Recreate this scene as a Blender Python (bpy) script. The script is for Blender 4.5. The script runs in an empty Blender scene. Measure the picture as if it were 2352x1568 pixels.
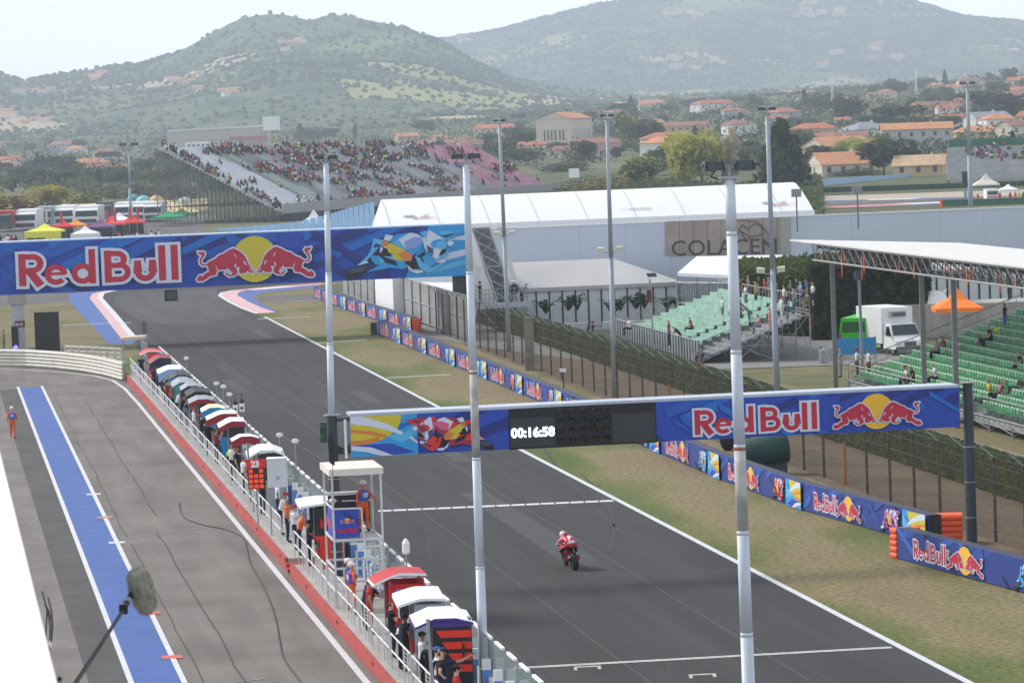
import bpy, bmesh, math, random
from mathutils import Vector, Matrix, noise
from mathutils.geometry import tessellate_polygon
# ---------------- camera, world, sun, exposure ----------------
SC = bpy.context.scene
COL = SC.collection
K = 8493.0; HC = 16.5
PIT = math.radians(3.45); ROL = math.radians(2.05)
F0 = Vector((0, math.cos(PIT), -math.sin(PIT))); U0 = Vector((0, math.sin(PIT), math.cos(PIT))); R0 = Vector((1, 0, 0))
RR = R0*math.cos(ROL) - U0*math.sin(ROL); UU = U0*math.cos(ROL) + R0*math.sin(ROL)
cd = bpy.data.cameras.new('camera'); cam = bpy.data.objects.new('camera', cd); COL.objects.link(cam)
cd.sensor_width = 36; cd.lens = K/2352*36; cd.clip_start = 0.5; cd.clip_end = 20000
cd.dof.use_dof = True; cd.dof.focus_distance = 125; cd.dof.aperture_fstop = 11
cam.matrix_world = Matrix(((RR.x, UU.x, -F0.x, 0), (RR.y, UU.y, -F0.y, 0), (RR.z, UU.z, -F0.z, HC), (0, 0, 0, 1)))
SC.camera = cam
SUN_EL = math.radians(40); SUN_AZ = math.radians(-58)      # azimuth from +Y toward +X (negative = left)
sdir = Vector((math.sin(SUN_AZ)*math.cos(SUN_EL), math.cos(SUN_AZ)*math.cos(SUN_EL), math.sin(SUN_EL)))
sl = bpy.data.lights.new('sun', 'SUN'); sl.energy = 3.3; sl.angle = math.radians(17); sl.color = (1, .95, .87)
so = bpy.data.objects.new('sun', sl); COL.objects.link(so); so.location = (0, 0, 400)
so.rotation_euler = sdir.to_track_quat('Z', 'Y').to_euler()
W = bpy.data.worlds.new('World'); SC.world = W; W.use_nodes = True
nt = W.node_tree; bg = nt.nodes['Background']
sk = nt.nodes.new('ShaderNodeTexSky'); sk.sky_type = 'NISHITA'; sk.sun_disc = False
sk.sun_elevation = SUN_EL; sk.sun_rotation = SUN_AZ; sk.air_density = 1.0; sk.dust_density = 2.0; sk.altitude = 50
tc = nt.nodes.new('ShaderNodeTexCoord'); mp = nt.nodes.new('ShaderNodeMapping'); mp.inputs['Scale'].default_value = (2.2, 2.2, 14)
nz = nt.nodes.new('ShaderNodeTexNoise'); nz.inputs['Scale'].default_value = 2.2; nz.inputs['Detail'].default_value = 5
cr = nt.nodes.new('ShaderNodeValToRGB'); cr.color_ramp.elements[0].position = .30; cr.color_ramp.elements[1].position = .62
cr.color_ramp.elements[0].color = (.78, .78, .78, 1)
mx = nt.nodes.new('ShaderNodeMixRGB'); mx.inputs['Color2'].default_value = (11.5, 11.8, 12.2, 1)
nt.links.new(tc.outputs['Generated'], mp.inputs['Vector']); nt.links.new(mp.outputs[0], nz.inputs['Vector'])
nt.links.new(nz.outputs['Fac'], cr.inputs['Fac']); nt.links.new(cr.outputs['Color'], mx.inputs['Fac'])
sz = nt.nodes.new('ShaderNodeSeparateXYZ'); mr_ = nt.nodes.new('ShaderNodeMapRange'); mr_.inputs['From Min'].default_value = .03; mr_.inputs['From Max'].default_value = .30
m2_ = nt.nodes.new('ShaderNodeMixRGB'); m2_.inputs['Color1'].default_value = (17, 17.3, 17.8, 1); m2_.inputs['Color2'].default_value = (5.6, 5.9, 6.5, 1)   # bright cloud bank low down, greyer overhead
nt.links.new(tc.outputs['Generated'], sz.inputs[0]); nt.links.new(sz.outputs['Z'], mr_.inputs['Value']); nt.links.new(mr_.outputs[0], m2_.inputs['Fac']); nt.links.new(m2_.outputs[0], mx.inputs['Color2'])
nt.links.new(sk.outputs['Color'], mx.inputs['Color1']); nt.links.new(mx.outputs['Color'], bg.inputs['Color'])
bg.inputs['Strength'].default_value = 0.115
SC.view_settings.view_transform = 'Standard'; SC.view_settings.look = 'None'
SC.view_settings.exposure = 0.20; SC.view_settings.gamma = 1
try:
    SC.cycles.volume_bounces = 0; SC.cycles.max_bounces = 6; SC.cycles.transparent_max_bounces = 12
    SC.cycles.use_denoising = True
except Exception: pass
# ---------------- geometry helpers ----------------
TA = .157
def ray(u, v): return F0 + RR*((u-1176)/K) + UU*((783.5-v)/K)
def G(u, v, z=0.0):
    d = ray(u, v); t = (z-HC)/d.z
    return Vector((d.x*t, d.y*t, z))
def A(u, v, y):
    d = ray(u, v); t = y/d.y
    return Vector((d.x*t, y, HC+d.z*t))
def P(c, y, z=0.0): return Vector((c-(.22 if 12 < c < 17 else .45 if c > 33 else 0)-TA*y, y, z))       # track frame: c = offset to the right of the camera, y = forward
def proj(p):
    q = Vector(p)-Vector((0, 0, HC)); f = q.dot(F0)
    return 1176+K*q.dot(RR)/f, 783.5-K*q.dot(UU)/f
DT = Vector((-TA, 1, 0)).normalized(); DP = Vector((DT.y, -DT.x, 0)); UP = Vector((0, 0, 1))
TROT = math.atan(TA)
def S(r, g, b):
    return tuple((x/255/12.92 if x/255 <= .04045 else ((x/255+.055)/1.055)**2.4) for x in (r, g, b))
MATS = {}
def M(name, col=(.5, .5, .5), rough=.7, metal=0., var=.0, scale=2., bump=0., col2=None, alpha=1., emit=0., spec=.4, detail=6):
    if name in MATS: return MATS[name]
    m = bpy.data.materials.new(name); MATS[name] = m; m.use_nodes = True
    n = m.node_tree; b = n.nodes['Principled BSDF']
    b.inputs['Roughness'].default_value = rough; b.inputs['Metallic'].default_value = metal
    b.inputs['Specular IOR Level'].default_value = spec
    b.inputs['Base Color'].default_value = (*col, 1)
    m.diffuse_color = (*col, 1)
    if var > 0 or col2:
        t = n.nodes.new('ShaderNodeTexCoord'); x = n.nodes.new('ShaderNodeTexNoise')
        x.inputs['Scale'].default_value = scale; x.inputs['Detail'].default_value = detail
        r = n.nodes.new('ShaderNodeValToRGB'); r.color_ramp.elements[0].position = .32; r.color_ramp.elements[1].position = .68
        c2 = col2 if col2 else tuple(min(1, c*(1+var)) for c in col)
        c1 = col if col2 else tuple(c*(1-var) for c in col)
        r.color_ramp.elements[0].color = (*c1, 1); r.color_ramp.elements[1].color = (*c2, 1)
        n.links.new(t.outputs['Object'], x.inputs['Vector']); n.links.new(x.outputs['Fac'], r.inputs['Fac'])
        n.links.new(r.outputs['Color'], b.inputs['Base Color'])
        if bump:
            bp = n.nodes.new('ShaderNodeBump'); bp.inputs['Strength'].default_value = bump; bp.inputs['Distance'].default_value = .05
            n.links.new(x.outputs['Fac'], bp.inputs['Height']); n.links.new(bp.outputs[0], b.inputs['Normal'])
    if alpha < 1: b.inputs['Alpha'].default_value = alpha
    if emit:
        b.inputs['Emission Color'].default_value = (*col, 1); b.inputs['Emission Strength'].default_value = emit
    return m
ORG = {}
class MB:
    def __init__(s): s.v = []; s.f = []; s.m = []; s.mats = []
    def mi(s, m):
        if m not in s.mats: s.mats.append(m)
        return s.mats.index(m)
    def add(s, vs, fs, m):
        b = len(s.v); s.v += [tuple(v) for v in vs]; k = s.mi(m)
        for f in fs: s.f.append(tuple(i+b for i in f)); s.m.append(k)
        return s
    def quad(s, a, b, c, d, m): return s.add([a, b, c, d], [(0, 1, 2, 3)], m)
    def poly(s, pts, m):
        t = tessellate_polygon([[Vector(p) for p in pts]])
        return s.add(pts, [tuple(x) for x in t], m)
    def obox(s, o, a, b, c, m):
        o, a, b, c = map(Vector, (o, a, b, c)); vs = [o, o+a, o+a+b, o+b, o+c, o+a+c, o+a+b+c, o+b+c]
        return s.add(vs, [(3, 2, 1, 0), (4, 5, 6, 7), (0, 1, 5, 4), (1, 2, 6, 5), (2, 3, 7, 6), (3, 0, 4, 7)], m)
    def box(s, cx, cy, cz, sx, sy, sz, m, rz=0.):      # centre x,y ; cz = bottom
        ca, sa = math.cos(rz), math.sin(rz); a = Vector((ca, sa, 0))*sx; b = Vector((-sa, ca, 0))*sy
        return s.obox(Vector((cx, cy, cz))-a/2-b/2, a, b, (0, 0, sz), m)
    def beam(s, p, q, w, h, m):                          # square beam between two points
        p, q = Vector(p), Vector(q); d = (q-p)
        x = d.cross(UP)
        x = Vector((1, 0, 0)) if x.length < 1e-5 else x.normalized()
        y = x.cross(d).normalized()
        return s.obox(p-x*w/2-y*h/2, x*w, d, y*h, m)
    def tube(s, p, q, r, m, n=8, r2=None):
        p, q = Vector(p), Vector(q); r2 = r if r2 is None else r2; d = (q-p).normalized()
        x = d.orthogonal().normalized(); y = d.cross(x)
        vs = [];
        for P_, rr in ((p, r), (q, r2)):
            for i in range(n):
                a = 2*math.pi*i/n; vs.append(P_+x*math.cos(a)*rr+y*math.sin(a)*rr)
        fs = [(i, (i+1) % n, n+(i+1) % n, n+i) for i in range(n)]+[tuple(range(n-1, -1, -1)), tuple(range(n, 2*n))]
        return s.add(vs, fs, m)
    def path(s, pts, r, m, n=6):
        for a, b in zip(pts, pts[1:]): s.tube(a, b, r, m, n)
        return s
    def lathe(s, o, prof, m, n=16, ax=UP):               # prof = [(r,h)...]
        ax = Vector(ax).normalized(); x = ax.orthogonal().normalized(); y = ax.cross(x); o = Vector(o); vs = []; fs = []
        for r, h in prof:
            for i in range(n):
                a = 2*math.pi*i/n; vs.append(o+ax*h+(x*math.cos(a)+y*math.sin(a))*max(r, 1e-4))
        for j in range(len(prof)-1):
            for i in range(n): fs.append((j*n+i, j*n+(i+1) % n, (j+1)*n+(i+1) % n, (j+1)*n+i))
        fs.append(tuple(range(n-1, -1, -1))); fs.append(tuple((len(prof)-1)*n+i for i in range(n)))
        return s.add(vs, fs, m)
    def ball(s, c, r, m, nu=10, nv=7, rot=None):
        rx, ry, rz = (r, r, r) if not hasattr(r, '__len__') else r; c = Vector(c); vs = []; fs = []
        for j in range(nv+1):
            t = math.pi*j/nv
            for i in range(nu):
                a = 2*math.pi*i/nu; p = Vector((rx*math.sin(t)*math.cos(a), ry*math.sin(t)*math.sin(a), rz*math.cos(t)))
                if rot: p = rot @ p
                vs.append(c+p)
        for j in range(nv):
            for i in range(nu): fs.append((j*nu+i, (j+1)*nu+i, (j+1)*nu+(i+1) % nu, j*nu+(i+1) % nu))
        return s.add(vs, fs, m)
    def shape(s, pts, O, U, V, m, off=0.):               # 2D polygon on a plane
        O, U, V = Vector(O), Vector(U), Vector(V); n = U.cross(V).normalized()
        return s.poly([O+U*x+V*y+n*off for x, y in pts], m)
    def build(s, name, parent=None, smooth=False, mod=None):
        me = bpy.data.meshes.new(name); o = ORG.get(parent, Vector((0, 0, 0))) if parent else Vector((0, 0, 0))
        me.from_pydata([Vector(v)-o for v in s.v], [], s.f)
        for m in s.mats: me.materials.append(m)
        me.polygons.foreach_set('material_index', s.m)
        if smooth: me.polygons.foreach_set('use_smooth', [True]*len(s.f))
        me.update(); ob = bpy.data.objects.new(name, me); COL.objects.link(ob)
        if parent: ob.parent = parent; ORG[ob] = o
        return ob
def tag(o, label, cat, group=None):
    o['label'] = label; o['category'] = cat
    if group: o['group'] = group
    return o
def struct(mb, name, kind='structure'):
    o = mb.build(name); o['kind'] = kind; return o
def thing(name, label, cat, loc=(0, 0, 0), group=None):
    o = bpy.data.objects.new(name, None); COL.objects.link(o); o.location = loc; o.empty_display_size = .3
    ORG[o] = Vector(loc); return tag(o, label, cat, group)
def dup(root, loc, rz=0., sc=None, label=None, group=None, mats=None):
    r = root.copy(); COL.objects.link(r); r.location = loc; r.rotation_euler = (0, 0, rz)
    if sc is not None: r.scale = (sc, sc, sc) if not hasattr(sc, '__len__') else sc
    if label: r['label'] = label
    if group: r['group'] = group
    def remat(o):
        if mats and o.type == 'MESH':
            for i_, sl_ in enumerate(o.material_slots):
                k = o.data.materials[i_].name if o.data.materials[i_] else ''
                if k in mats: sl_.link = 'OBJECT'; sl_.material = mats[k]
    def rec(src, par):
        for ch in src.children:
            c = ch.copy(); COL.objects.link(c); c.parent = par; remat(c); rec(ch, c)
    remat(r); rec(root, r)
    return r
def remat_tree(root, mats):
    def rr(o):
        if o.type == 'MESH':
            for s_ in o.material_slots:
                k = s_.material.name if s_.material else ''
                if k in mats: s_.link = 'OBJECT'; s_.material = mats[k]
        for c in o.children: rr(c)
    rr(root)
def lerp(a, b, t): return a+(b-a)*t
def interp(tab, x):
    if x <= tab[0][0]: return tab[0][1]
    for (x0, y0), (x1, y1) in zip(tab, tab[1:]):
        if x <= x1: return lerp(y0, y1, (x-x0)/(x1-x0))
    return tab[-1][1]
def arc(cx, cy, r, a0, a1, n=14): return [(cx+r*math.cos(math.radians(lerp(a0, a1, i/n))), cy+r*math.sin(math.radians(lerp(a0, a1, i/n)))) for i in range(n+1)]
def rnd(s): return random.Random(s)
# common materials
WHITE = M('white_paint', (.78, .79, .8), .5, var=.05, scale=3)
GREY = M('grey_steel', (.30, .31, .33), .5, .3, var=.15, scale=4)
DGREY = M('dark_steel', (.10, .105, .12), .6, .1, var=.2)
BLACK = M('black_plastic', (.015, .016, .018), .5)
RUST = M('rust', (.30, .12, .05), .9, var=.3, scale=6)
CONC = M('concrete', (.36, .35, .33), .9, var=.15, scale=1.2)
# ---------------- ground materials ----------------
def groundmat(name, stops, scale, stretch=(1, 1, 1), rot=0., rough=.9, bump=.0, fine=30., fineamt=.25, streak=None, edge=False):
    m = bpy.data.materials.new(name); MATS[name] = m; m.use_nodes = True; n = m.node_tree; b = n.nodes['Principled BSDF']
    b.inputs['Roughness'].default_value = rough; b.inputs['Specular IOR Level'].default_value = .25
    t = n.nodes.new('ShaderNodeTexCoord'); mp = n.nodes.new('ShaderNodeMapping'); mp.inputs['Scale'].default_value = stretch; mp.inputs['Rotation'].default_value = (0, 0, rot)
    x = n.nodes.new('ShaderNodeTexNoise'); x.inputs['Scale'].default_value = scale; x.inputs['Detail'].default_value = 8; x.inputs['Roughness'].default_value = .6
    r = n.nodes.new('ShaderNodeValToRGB'); el = r.color_ramp.elements
    while len(el) < len(stops): el.new(.5)
    for e, (p, c) in zip(el, stops): e.position = p; e.color = (*c, 1)
    y = n.nodes.new('ShaderNodeTexNoise'); y.inputs['Scale'].default_value = fine; y.inputs['Detail'].default_value = 4
    mm = n.nodes.new('ShaderNodeMapRange'); mm.inputs['From Min'].default_value = .3; mm.inputs['From Max'].default_value = .7
    mm.inputs['To Min'].default_value = 1-fineamt; mm.inputs['To Max'].default_value = 1+fineamt
    mu = n.nodes.new('ShaderNodeVectorMath'); mu.operation = 'MULTIPLY'
    L = n.links.new
    L(t.outputs['Object'], mp.inputs[0]); L(mp.outputs[0], x.inputs['Vector']); L(t.outputs['Object'], y.inputs['Vector'])
    rin = x.outputs['Fac']
    if edge:                                     # greener turf in the strip next to the asphalt
        sp_ = n.nodes.new('ShaderNodeSeparateXYZ'); ma = n.nodes.new('ShaderNodeMath'); ma.operation = 'MULTIPLY_ADD'; ma.inputs[1].default_value = TA
        me_ = n.nodes.new('ShaderNodeMapRange'); me_.inputs['From Min'].default_value = 29; me_.inputs['From Max'].default_value = 31.6; me_.inputs['To Min'].default_value = -.17; me_.inputs['To Max'].default_value = .02
        ad_ = n.nodes.new('ShaderNodeMath'); ad_.operation = 'ADD'
        L(t.outputs['Object'], sp_.inputs[0]); L(sp_.outputs['Y'], ma.inputs[0]); L(sp_.outputs['X'], ma.inputs[2]); L(ma.outputs[0], me_.inputs['Value']); L(me_.outputs[0], ad_.inputs[0]); L(x.outputs['Fac'], ad_.inputs[1]); rin = ad_.outputs[0]
    L(rin, r.inputs['Fac']); L(y.outputs['Fac'], mm.inputs['Value']); L(r.outputs['Color'], mu.inputs[0]); L(mm.outputs[0], mu.inputs[1])
    out = mu.outputs[0]
    if streak:                                   # long faint streaks along the track (tyre wear)
        ms = n.nodes.new('ShaderNodeMapping'); ms.vector_type = 'TEXTURE'; ms.inputs['Rotation'].default_value = (0, 0, TROT); ms.inputs['Scale'].default_value = (1, streak[0], 1)
        z = n.nodes.new('ShaderNodeTexNoise'); z.inputs['Scale'].default_value = streak[1]; z.inputs['Detail'].default_value = 5
        m3 = n.nodes.new('ShaderNodeMapRange'); m3.inputs['From Min'].default_value = .35; m3.inputs['From Max'].default_value = .65
        m3.inputs['To Min'].default_value = 1-streak[2]; m3.inputs['To Max'].default_value = 1+streak[2]
        m4 = n.nodes.new('ShaderNodeVectorMath'); m4.operation = 'MULTIPLY'
        L(t.outputs['Object'], ms.inputs[0]); L(ms.outputs[0], z.inputs['Vector']); L(z.outputs['Fac'], m3.inputs['Value']); L(out, m4.inputs[0]); L(m3.outputs[0], m4.inputs[1]); out = m4.outputs[0]
    L(out, b.inputs['Base Color'])
    if bump:
        bp = n.nodes.new('ShaderNodeBump'); bp.inputs['Strength'].default_value = bump; bp.inputs['Distance'].default_value = .06
        L(y.outputs['Fac'], bp.inputs['Height']); L(bp.outputs[0], b.inputs['Normal'])
    return m
ASPH = groundmat('asphalt_track', [(.3, (.041, .0395, .042)), (.7, (.052, .0505, .053))], .03, fine=12, fineamt=.16, streak=(26, 1.1, .15))  # foreground cloud shade is put into this darker base colour
ASPH2 = groundmat('asphalt_worn', [(.3, (.105, .100, .098)), (.7, (.135, .129, .126))], .06, fine=20, fineamt=.10, streak=(25, .8, .10))
PITA = groundmat('pit_asphalt', [(.25, (.130, .117, .108)), (.5, (.172, .155, .144)), (.75, (.205, .186, .172))], .22, fine=9, fineamt=.12, streak=(9, .9, .12))  # pit lane tones lowered to carry the cloud shade as well
PITD = groundmat('pit_dark', [(.3, (.072, .070, .070)), (.7, (.10, .098, .097))], .6, fine=10, fineamt=.15, streak=(6, .7, .1))
PITC = groundmat('pit_concrete', [(.3, (.150, .136, .127)), (.7, (.205, .187, .176))], .5, fine=8, fineamt=.10, streak=(5, .8, .12))
GRASS = groundmat('dry_grass', [(.32, (.075, .11, .022)), (.43, (.125, .135, .042)), (.53, (.20, .165, .085)), (.66, (.19, .145, .08)), (.76, (.125, .125, .045))], .11, stretch=(1.2, .4, 1), rot=.1, fine=4.5, fineamt=.42, bump=.6, edge=True)  # verge colours darkened too, cloud shade painted in
BANK = groundmat('brown_bank', [(.3, (.085, .065, .04)), (.6, (.15, .105, .07)), (.8, (.13, .115, .06))], .25, fine=4, fineamt=.35, bump=.6)
FIELD = groundmat('field', [(.3, (.05, .066, .024)), (.5, (.095, .105, .042)), (.7, (.19, .17, .085))], .006, fine=.4, fineamt=.3)
GRAVEL = groundmat('gravel', [(.3, (.38, .33, .27)), (.7, (.46, .41, .34))], .05, fine=4, fineamt=.1)
PAVE = groundmat('pale_path', [(.3, (.30, .27, .23)), (.7, (.38, .35, .30))], .1, fine=3, fineamt=.1)
STUB = groundmat('straw_field', [(.3, (.50, .40, .19)), (.7, (.60, .48, .24))], .05, fine=1.5, fineamt=.1)
BLUE = M('blue_runoff_paint', (.042, .105, .34), .65, var=.12, scale=.7)
LINE = M('white_line_paint', (.60, .61, .64), .6, var=.08, scale=2)
LINEW = M('worn_white_paint', (.42, .43, .42), .7, var=.25, scale=5)
KRED = M('kerb_red', (.56, .24, .25), .7, var=.15); KPINK = M('kerb_faded', (.66, .55, .56), .7, var=.1)
CRACK = M('tar_crack', (.05, .048, .046), .9)
# ---------------- terrain ----------------
ZT = [(-400, [0, 0, 0, 0, 2, 8]), (600, [0, 0, 0, 0, 3, 10]), (1100, [0, 0, 1, 4, 8, 15]), (1700, [0, 0, 2, 8, 15, 24]), (2800, [0, 0, 5, 16, 27, 38])]
ZD = [450, 700, 1000, 1500, 2000, 2600]
VA = [(-600, 290), (-300, 225), (-100, 160), (0, 166), (40, 176), (80, 190), (110, 182), (180, 168), (300, 152), (360, 146), (430, 128), (500, 88), (560, 52), (610, 36), (650, 31), (690, 33), (740, 47), (765, 40), (790, 34), (850, 44), (950, 62), (1040, 92), (1120, 140), (1200, 178), (1300, 205), (1500, 222), (1700, 214), (2000, 200), (2200, 196), (2400, 188), (2800, 180)]
VB = [(-600, 300), (0, 230), (500, 180), (800, 130), (950, 108), (1040, 92), (1100, 82), (1180, 68), (1290, 40), (1400, 12), (1500, 3), (1560, -8), (1700, -18), (1900, -10), (2100, 3), (2160, 16), (2230, 38), (2352, 48), (2800, 130)]
def hor(u): return 271.6-(u-1176)*.0358
def sm(t): t = max(0, min(1, t)); return t*t*(3-2*t)
def terrain(x, y):
    y = max(y, 1.0); u = 1176+x/y*K
    def col(D):
        zs = []
        for uu, row in ZT: zs.append((uu, interp(list(zip(ZD, row)), D)))
        return interp(zs, u)
    if y <= 2600:
        z = col(y); n = noise.fractal(Vector((x*.004, y*.004, 3)), 1, 2, 3)*min(1, max(0, (y-900)/900))*2.0
        return z+n
    z0 = col(2600)
    zA = HC-(interp(VA, u)-hor(u))*4600/K; zB = HC-(interp(VB, u)-hor(u))*7800/K
    if y < 4600: t = (y-2600)/2000; z = lerp(z0, zA, sm(t)*.45+t*t*.55)
    elif y < 5500: z = lerp(zA, min(zA, zB)*.45, sm((y-4600)/900))
    elif y < 7800: z = lerp(min(zA, zB)*.45, zB, sm((y-5500)/2300))
    else: z = lerp(zB, zB*.6, sm((y-7800)/1200))
    amp = sm((y-2600)/900)
    ra = abs(noise.fractal(Vector((x*.0011, y*.0008, 7)), 1, 2.1, 5))
    d = min(abs(y-4600), abs(y-7800))/900; damp = min(1, d)
    z -= amp*ra*75*damp*min(1, max(0.15, z/120))
    z += amp*(noise.fractal(Vector((x*.008, y*.006, 1)), 1, 2, 4))*(2.5+5*damp)
    return z
def hill_material():
    m = bpy.data.materials.new('hill_cover'); m.use_nodes = True; n = m.node_tree; b = n.nodes['Principled BSDF']; L = n.links.new
    b.inputs['Roughness'].default_value = 1; b.inputs['Specular IOR Level'].default_value = .1
    t = n.nodes.new('ShaderNodeTexCoord')
    x = n.nodes.new('ShaderNodeTexNoise'); x.inputs['Scale'].default_value = .0018; x.inputs['Detail'].default_value = 4
    d = n.nodes.new('ShaderNodeMixRGB'); d.blend_type = 'ADD'; d.inputs[0].default_value = 900; 
    vo = n.nodes.new('ShaderNodeTexVoronoi'); vo.inputs['Scale'].default_value = .0042
    wn = n.nodes.new('ShaderNodeTexNoise'); wn.inputs['Scale'].default_value = .004; wn.inputs['Detail'].default_value = 3
    ad = n.nodes.new('ShaderNodeVectorMath'); ad.operation = 'MULTIPLY_ADD'; ad.inputs[1].default_value = (220, 220, 0)
    L(t.outputs['Object'], x.inputs['Vector']); L(t.outputs['Object'], wn.inputs['Vector'])
    L(wn.outputs['Color'], ad.inputs[0]); L(t.outputs['Object'], ad.inputs[2]); L(ad.outputs[0], vo.inputs['Vector'])
    sx = n.nodes.new('ShaderNodeSeparateColor'); L(vo.outputs['Color'], sx.inputs[0])
    fr = n.nodes.new('ShaderNodeValToRGB'); e = fr.color_ramp.elements; fr.color_ramp.interpolation = 'CONSTANT'
    e[0].position = 0; e[0].color = (.18, .23, .07, 1); e[1].position = .3; e[1].color = (.32, .33, .12, 1)
    for p, c in ((.5, (.48, .38, .24)), (.68, (.16, .18, .06)), (.82, (.55, .43, .28)), (.93, (.20, .15, .11))):
        k = e.new(p); k.color = (*c, 1)
    L(sx.outputs[0], fr.inputs[0])
    fo = n.nodes.new('ShaderNodeTexNoise'); fo.inputs['Scale'].default_value = .02; fo.inputs['Detail'].default_value = 6
    fc = n.nodes.new('ShaderNodeValToRGB'); fc.color_ramp.elements[0].position = .35; fc.color_ramp.elements[1].position = .65
    fc.color_ramp.elements[0].color = (.025, .05, .022, 1); fc.color_ramp.elements[1].color = (.13, .165, .06, 1)
    L(t.outputs['Object'], fo.inputs['Vector']); L(fo.outputs['Fac'], fc.inputs[0])
    am = n.nodes.new('ShaderNodeMath'); am.operation = 'MULTIPLY_ADD'; am.inputs[1].default_value = .35   # mask = noise + voronoi channel
    L(sx.outputs[1], am.inputs[0]); L(x.outputs['Fac'], am.inputs[2])
    mr = n.nodes.new('ShaderNodeMapRange'); mr.inputs['From Min'].default_value = .735; mr.inputs['From Max'].default_value = .765
    L(am.outputs[0], mr.inputs['Value'])
    mx = n.nodes.new('ShaderNodeMixRGB'); L(mr.outputs[0], mx.inputs[0]); L(fc.outputs[0], mx.inputs[1]); L(fr.outputs[0], mx.inputs[2]); L(mx.outputs[0], b.inputs['Base Color'])
    return m
HILL = hill_material()
def strip_mesh(us, ds, name, mat):
    mb = MB(); W_ = len(us)
    vs = []
    for D in ds:
        for u in us:
            x = (u-1176)/K*D; vs.append((x, D, terrain(x, D)))
    fs = [(j*W_+i, j*W_+i+1, (j+1)*W_+i+1, (j+1)*W_+i) for j in range(len(ds)-1) for i in range(W_-1)]
    mb.add(vs, fs, mat); o = struct(mb, name); o.data.polygons.foreach_set('use_smooth', [True]*len(o.data.polygons)); return o
us = [-1900+i*14 for i in range(int(6100/14)+1)]
ds = [2500*(8100/2500)**(i/140) for i in range(141)]
strip_mesh(us, ds, 'hills', HILL)
gs = MB(); gv = []
dg = [-60, 0, 60, 120, 200, 300, 450]+[450*(2500/450)**(i/30) for i in range(1, 31)]
for D in dg:
    for i in range(41):
        x = (-1+i/20)*(420+D*.42) if D < 450 else (-1900+i*6100/40-1176)/K*D*1.0
        if D >= 450: x = lerp((-1900-1176)/K, (4200-1176)/K, i/40)*D*(1+max(0, (600-D)/600)*3)
        gv.append((x, D, (terrain(x, D) if D > 450 else 0)-.02))
gs.add(gv, [(j*41+i, j*41+i+1, (j+1)*41+i+1, (j+1)*41+i) for j in range(len(dg)-1) for i in range(40)], FIELD)
struct(gs, 'ground')
# forest cover on the hills
def forest():
    R = rnd(5); mb = MB(); m1 = M('forest_dark', (.04, .06, .026), 1, var=.4, scale=.02, spec=.05); m2 = M('forest_light', (.09, .115, .045), 1, var=.3, scale=.02, spec=.05)
    vs = []; fs = []; ks = []; cnt = 0
    a = mb.mi(m1); b_ = mb.mi(m2)
    while cnt < 36000:
        D = 2500+(R.random()**.8)*5400; u = R.uniform(-250, 2600); x = (u-1176)/K*D
        nv = noise.noise(Vector((x*.0022, D*.0016, 4)))+.35*noise.noise(Vector((x*.011, D*.008, 9)))
        if nv < -.12 and R.random() > .22: continue
        z = terrain(x, D); r = R.uniform(1.9, 3.9)*(D/4500)**.7; b0 = len(vs)
        for k in range(6):
            an = k*math.pi/3+R.random(); vs.append((x+r*math.cos(an), D+r*math.sin(an), z-1+R.uniform(0, r*.2)))
        for k in range(5):
            an = k*math.pi/2.5+R.random(); vs.append((x+r*.75*math.cos(an), D+r*.75*math.sin(an), z+r*R.uniform(.55, .85)))
        vs.append((x, D, z+r*R.uniform(1, 1.25)))
        for k in range(6): fs.append((b0+k, b0+(k+1) % 6, b0+6+k*5//6))
        for k in range(5): fs.append((b0+6+(k+1) % 5, b0+6+k, b0+(k*6//5+1) % 6)); fs.append((b0+6+k, b0+6+(k+1) % 5, b0+11))
        ks += [a if R.random() < .6 else b_]*16; cnt += 1
    mb.v = vs; mb.f = fs; mb.m = ks
    struct(mb, 'forest', 'stuff')
forest()
# ---------------- near sheets (each layer a little above the last) ----------------
def sheet(pts, mat, z, name): struct(MB().poly([(p[0], p[1], z) for p in pts], mat), name)
def cstrip(c0, c1, y0, y1, mat, z, name, n=1):
    mb = MB()
    for i in range(n):
        a, b = lerp(y0, y1, i/n), lerp(y0, y1, (i+1)/n)
        mb.quad(P(c0, a, z), P(c1, a, z), P(c1, b, z), P(c0, b, z), mat)
    return struct(mb, name)
# verge to the right of the track
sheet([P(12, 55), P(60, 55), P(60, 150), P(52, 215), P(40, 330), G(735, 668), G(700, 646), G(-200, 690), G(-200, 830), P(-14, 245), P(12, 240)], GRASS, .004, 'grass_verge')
sheet([P(39.2, 60), P(44.8, 60), P(45.2, 300), P(39.6, 300)], BANK, .010, 'dirt_bank')
sheet([P(45.6, 60), P(51.6, 60), P(50.6, 236), P(48.0, 330), P(45.6, 330)], PAVE, .010, 'path')
sheet([G(735, 668), G(735, 646), G(-200, 690), G(-200, 830), P(-14, 245), P(11, 240), P(12.5, 262)], groundmat('dry_grass_far', [(.32, (.10, .115, .035)), (.5, (.165, .145, .07)), (.7, (.20, .155, .085))], .09, fine=3, fineamt=.3), .008, 'grass_verge')
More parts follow.
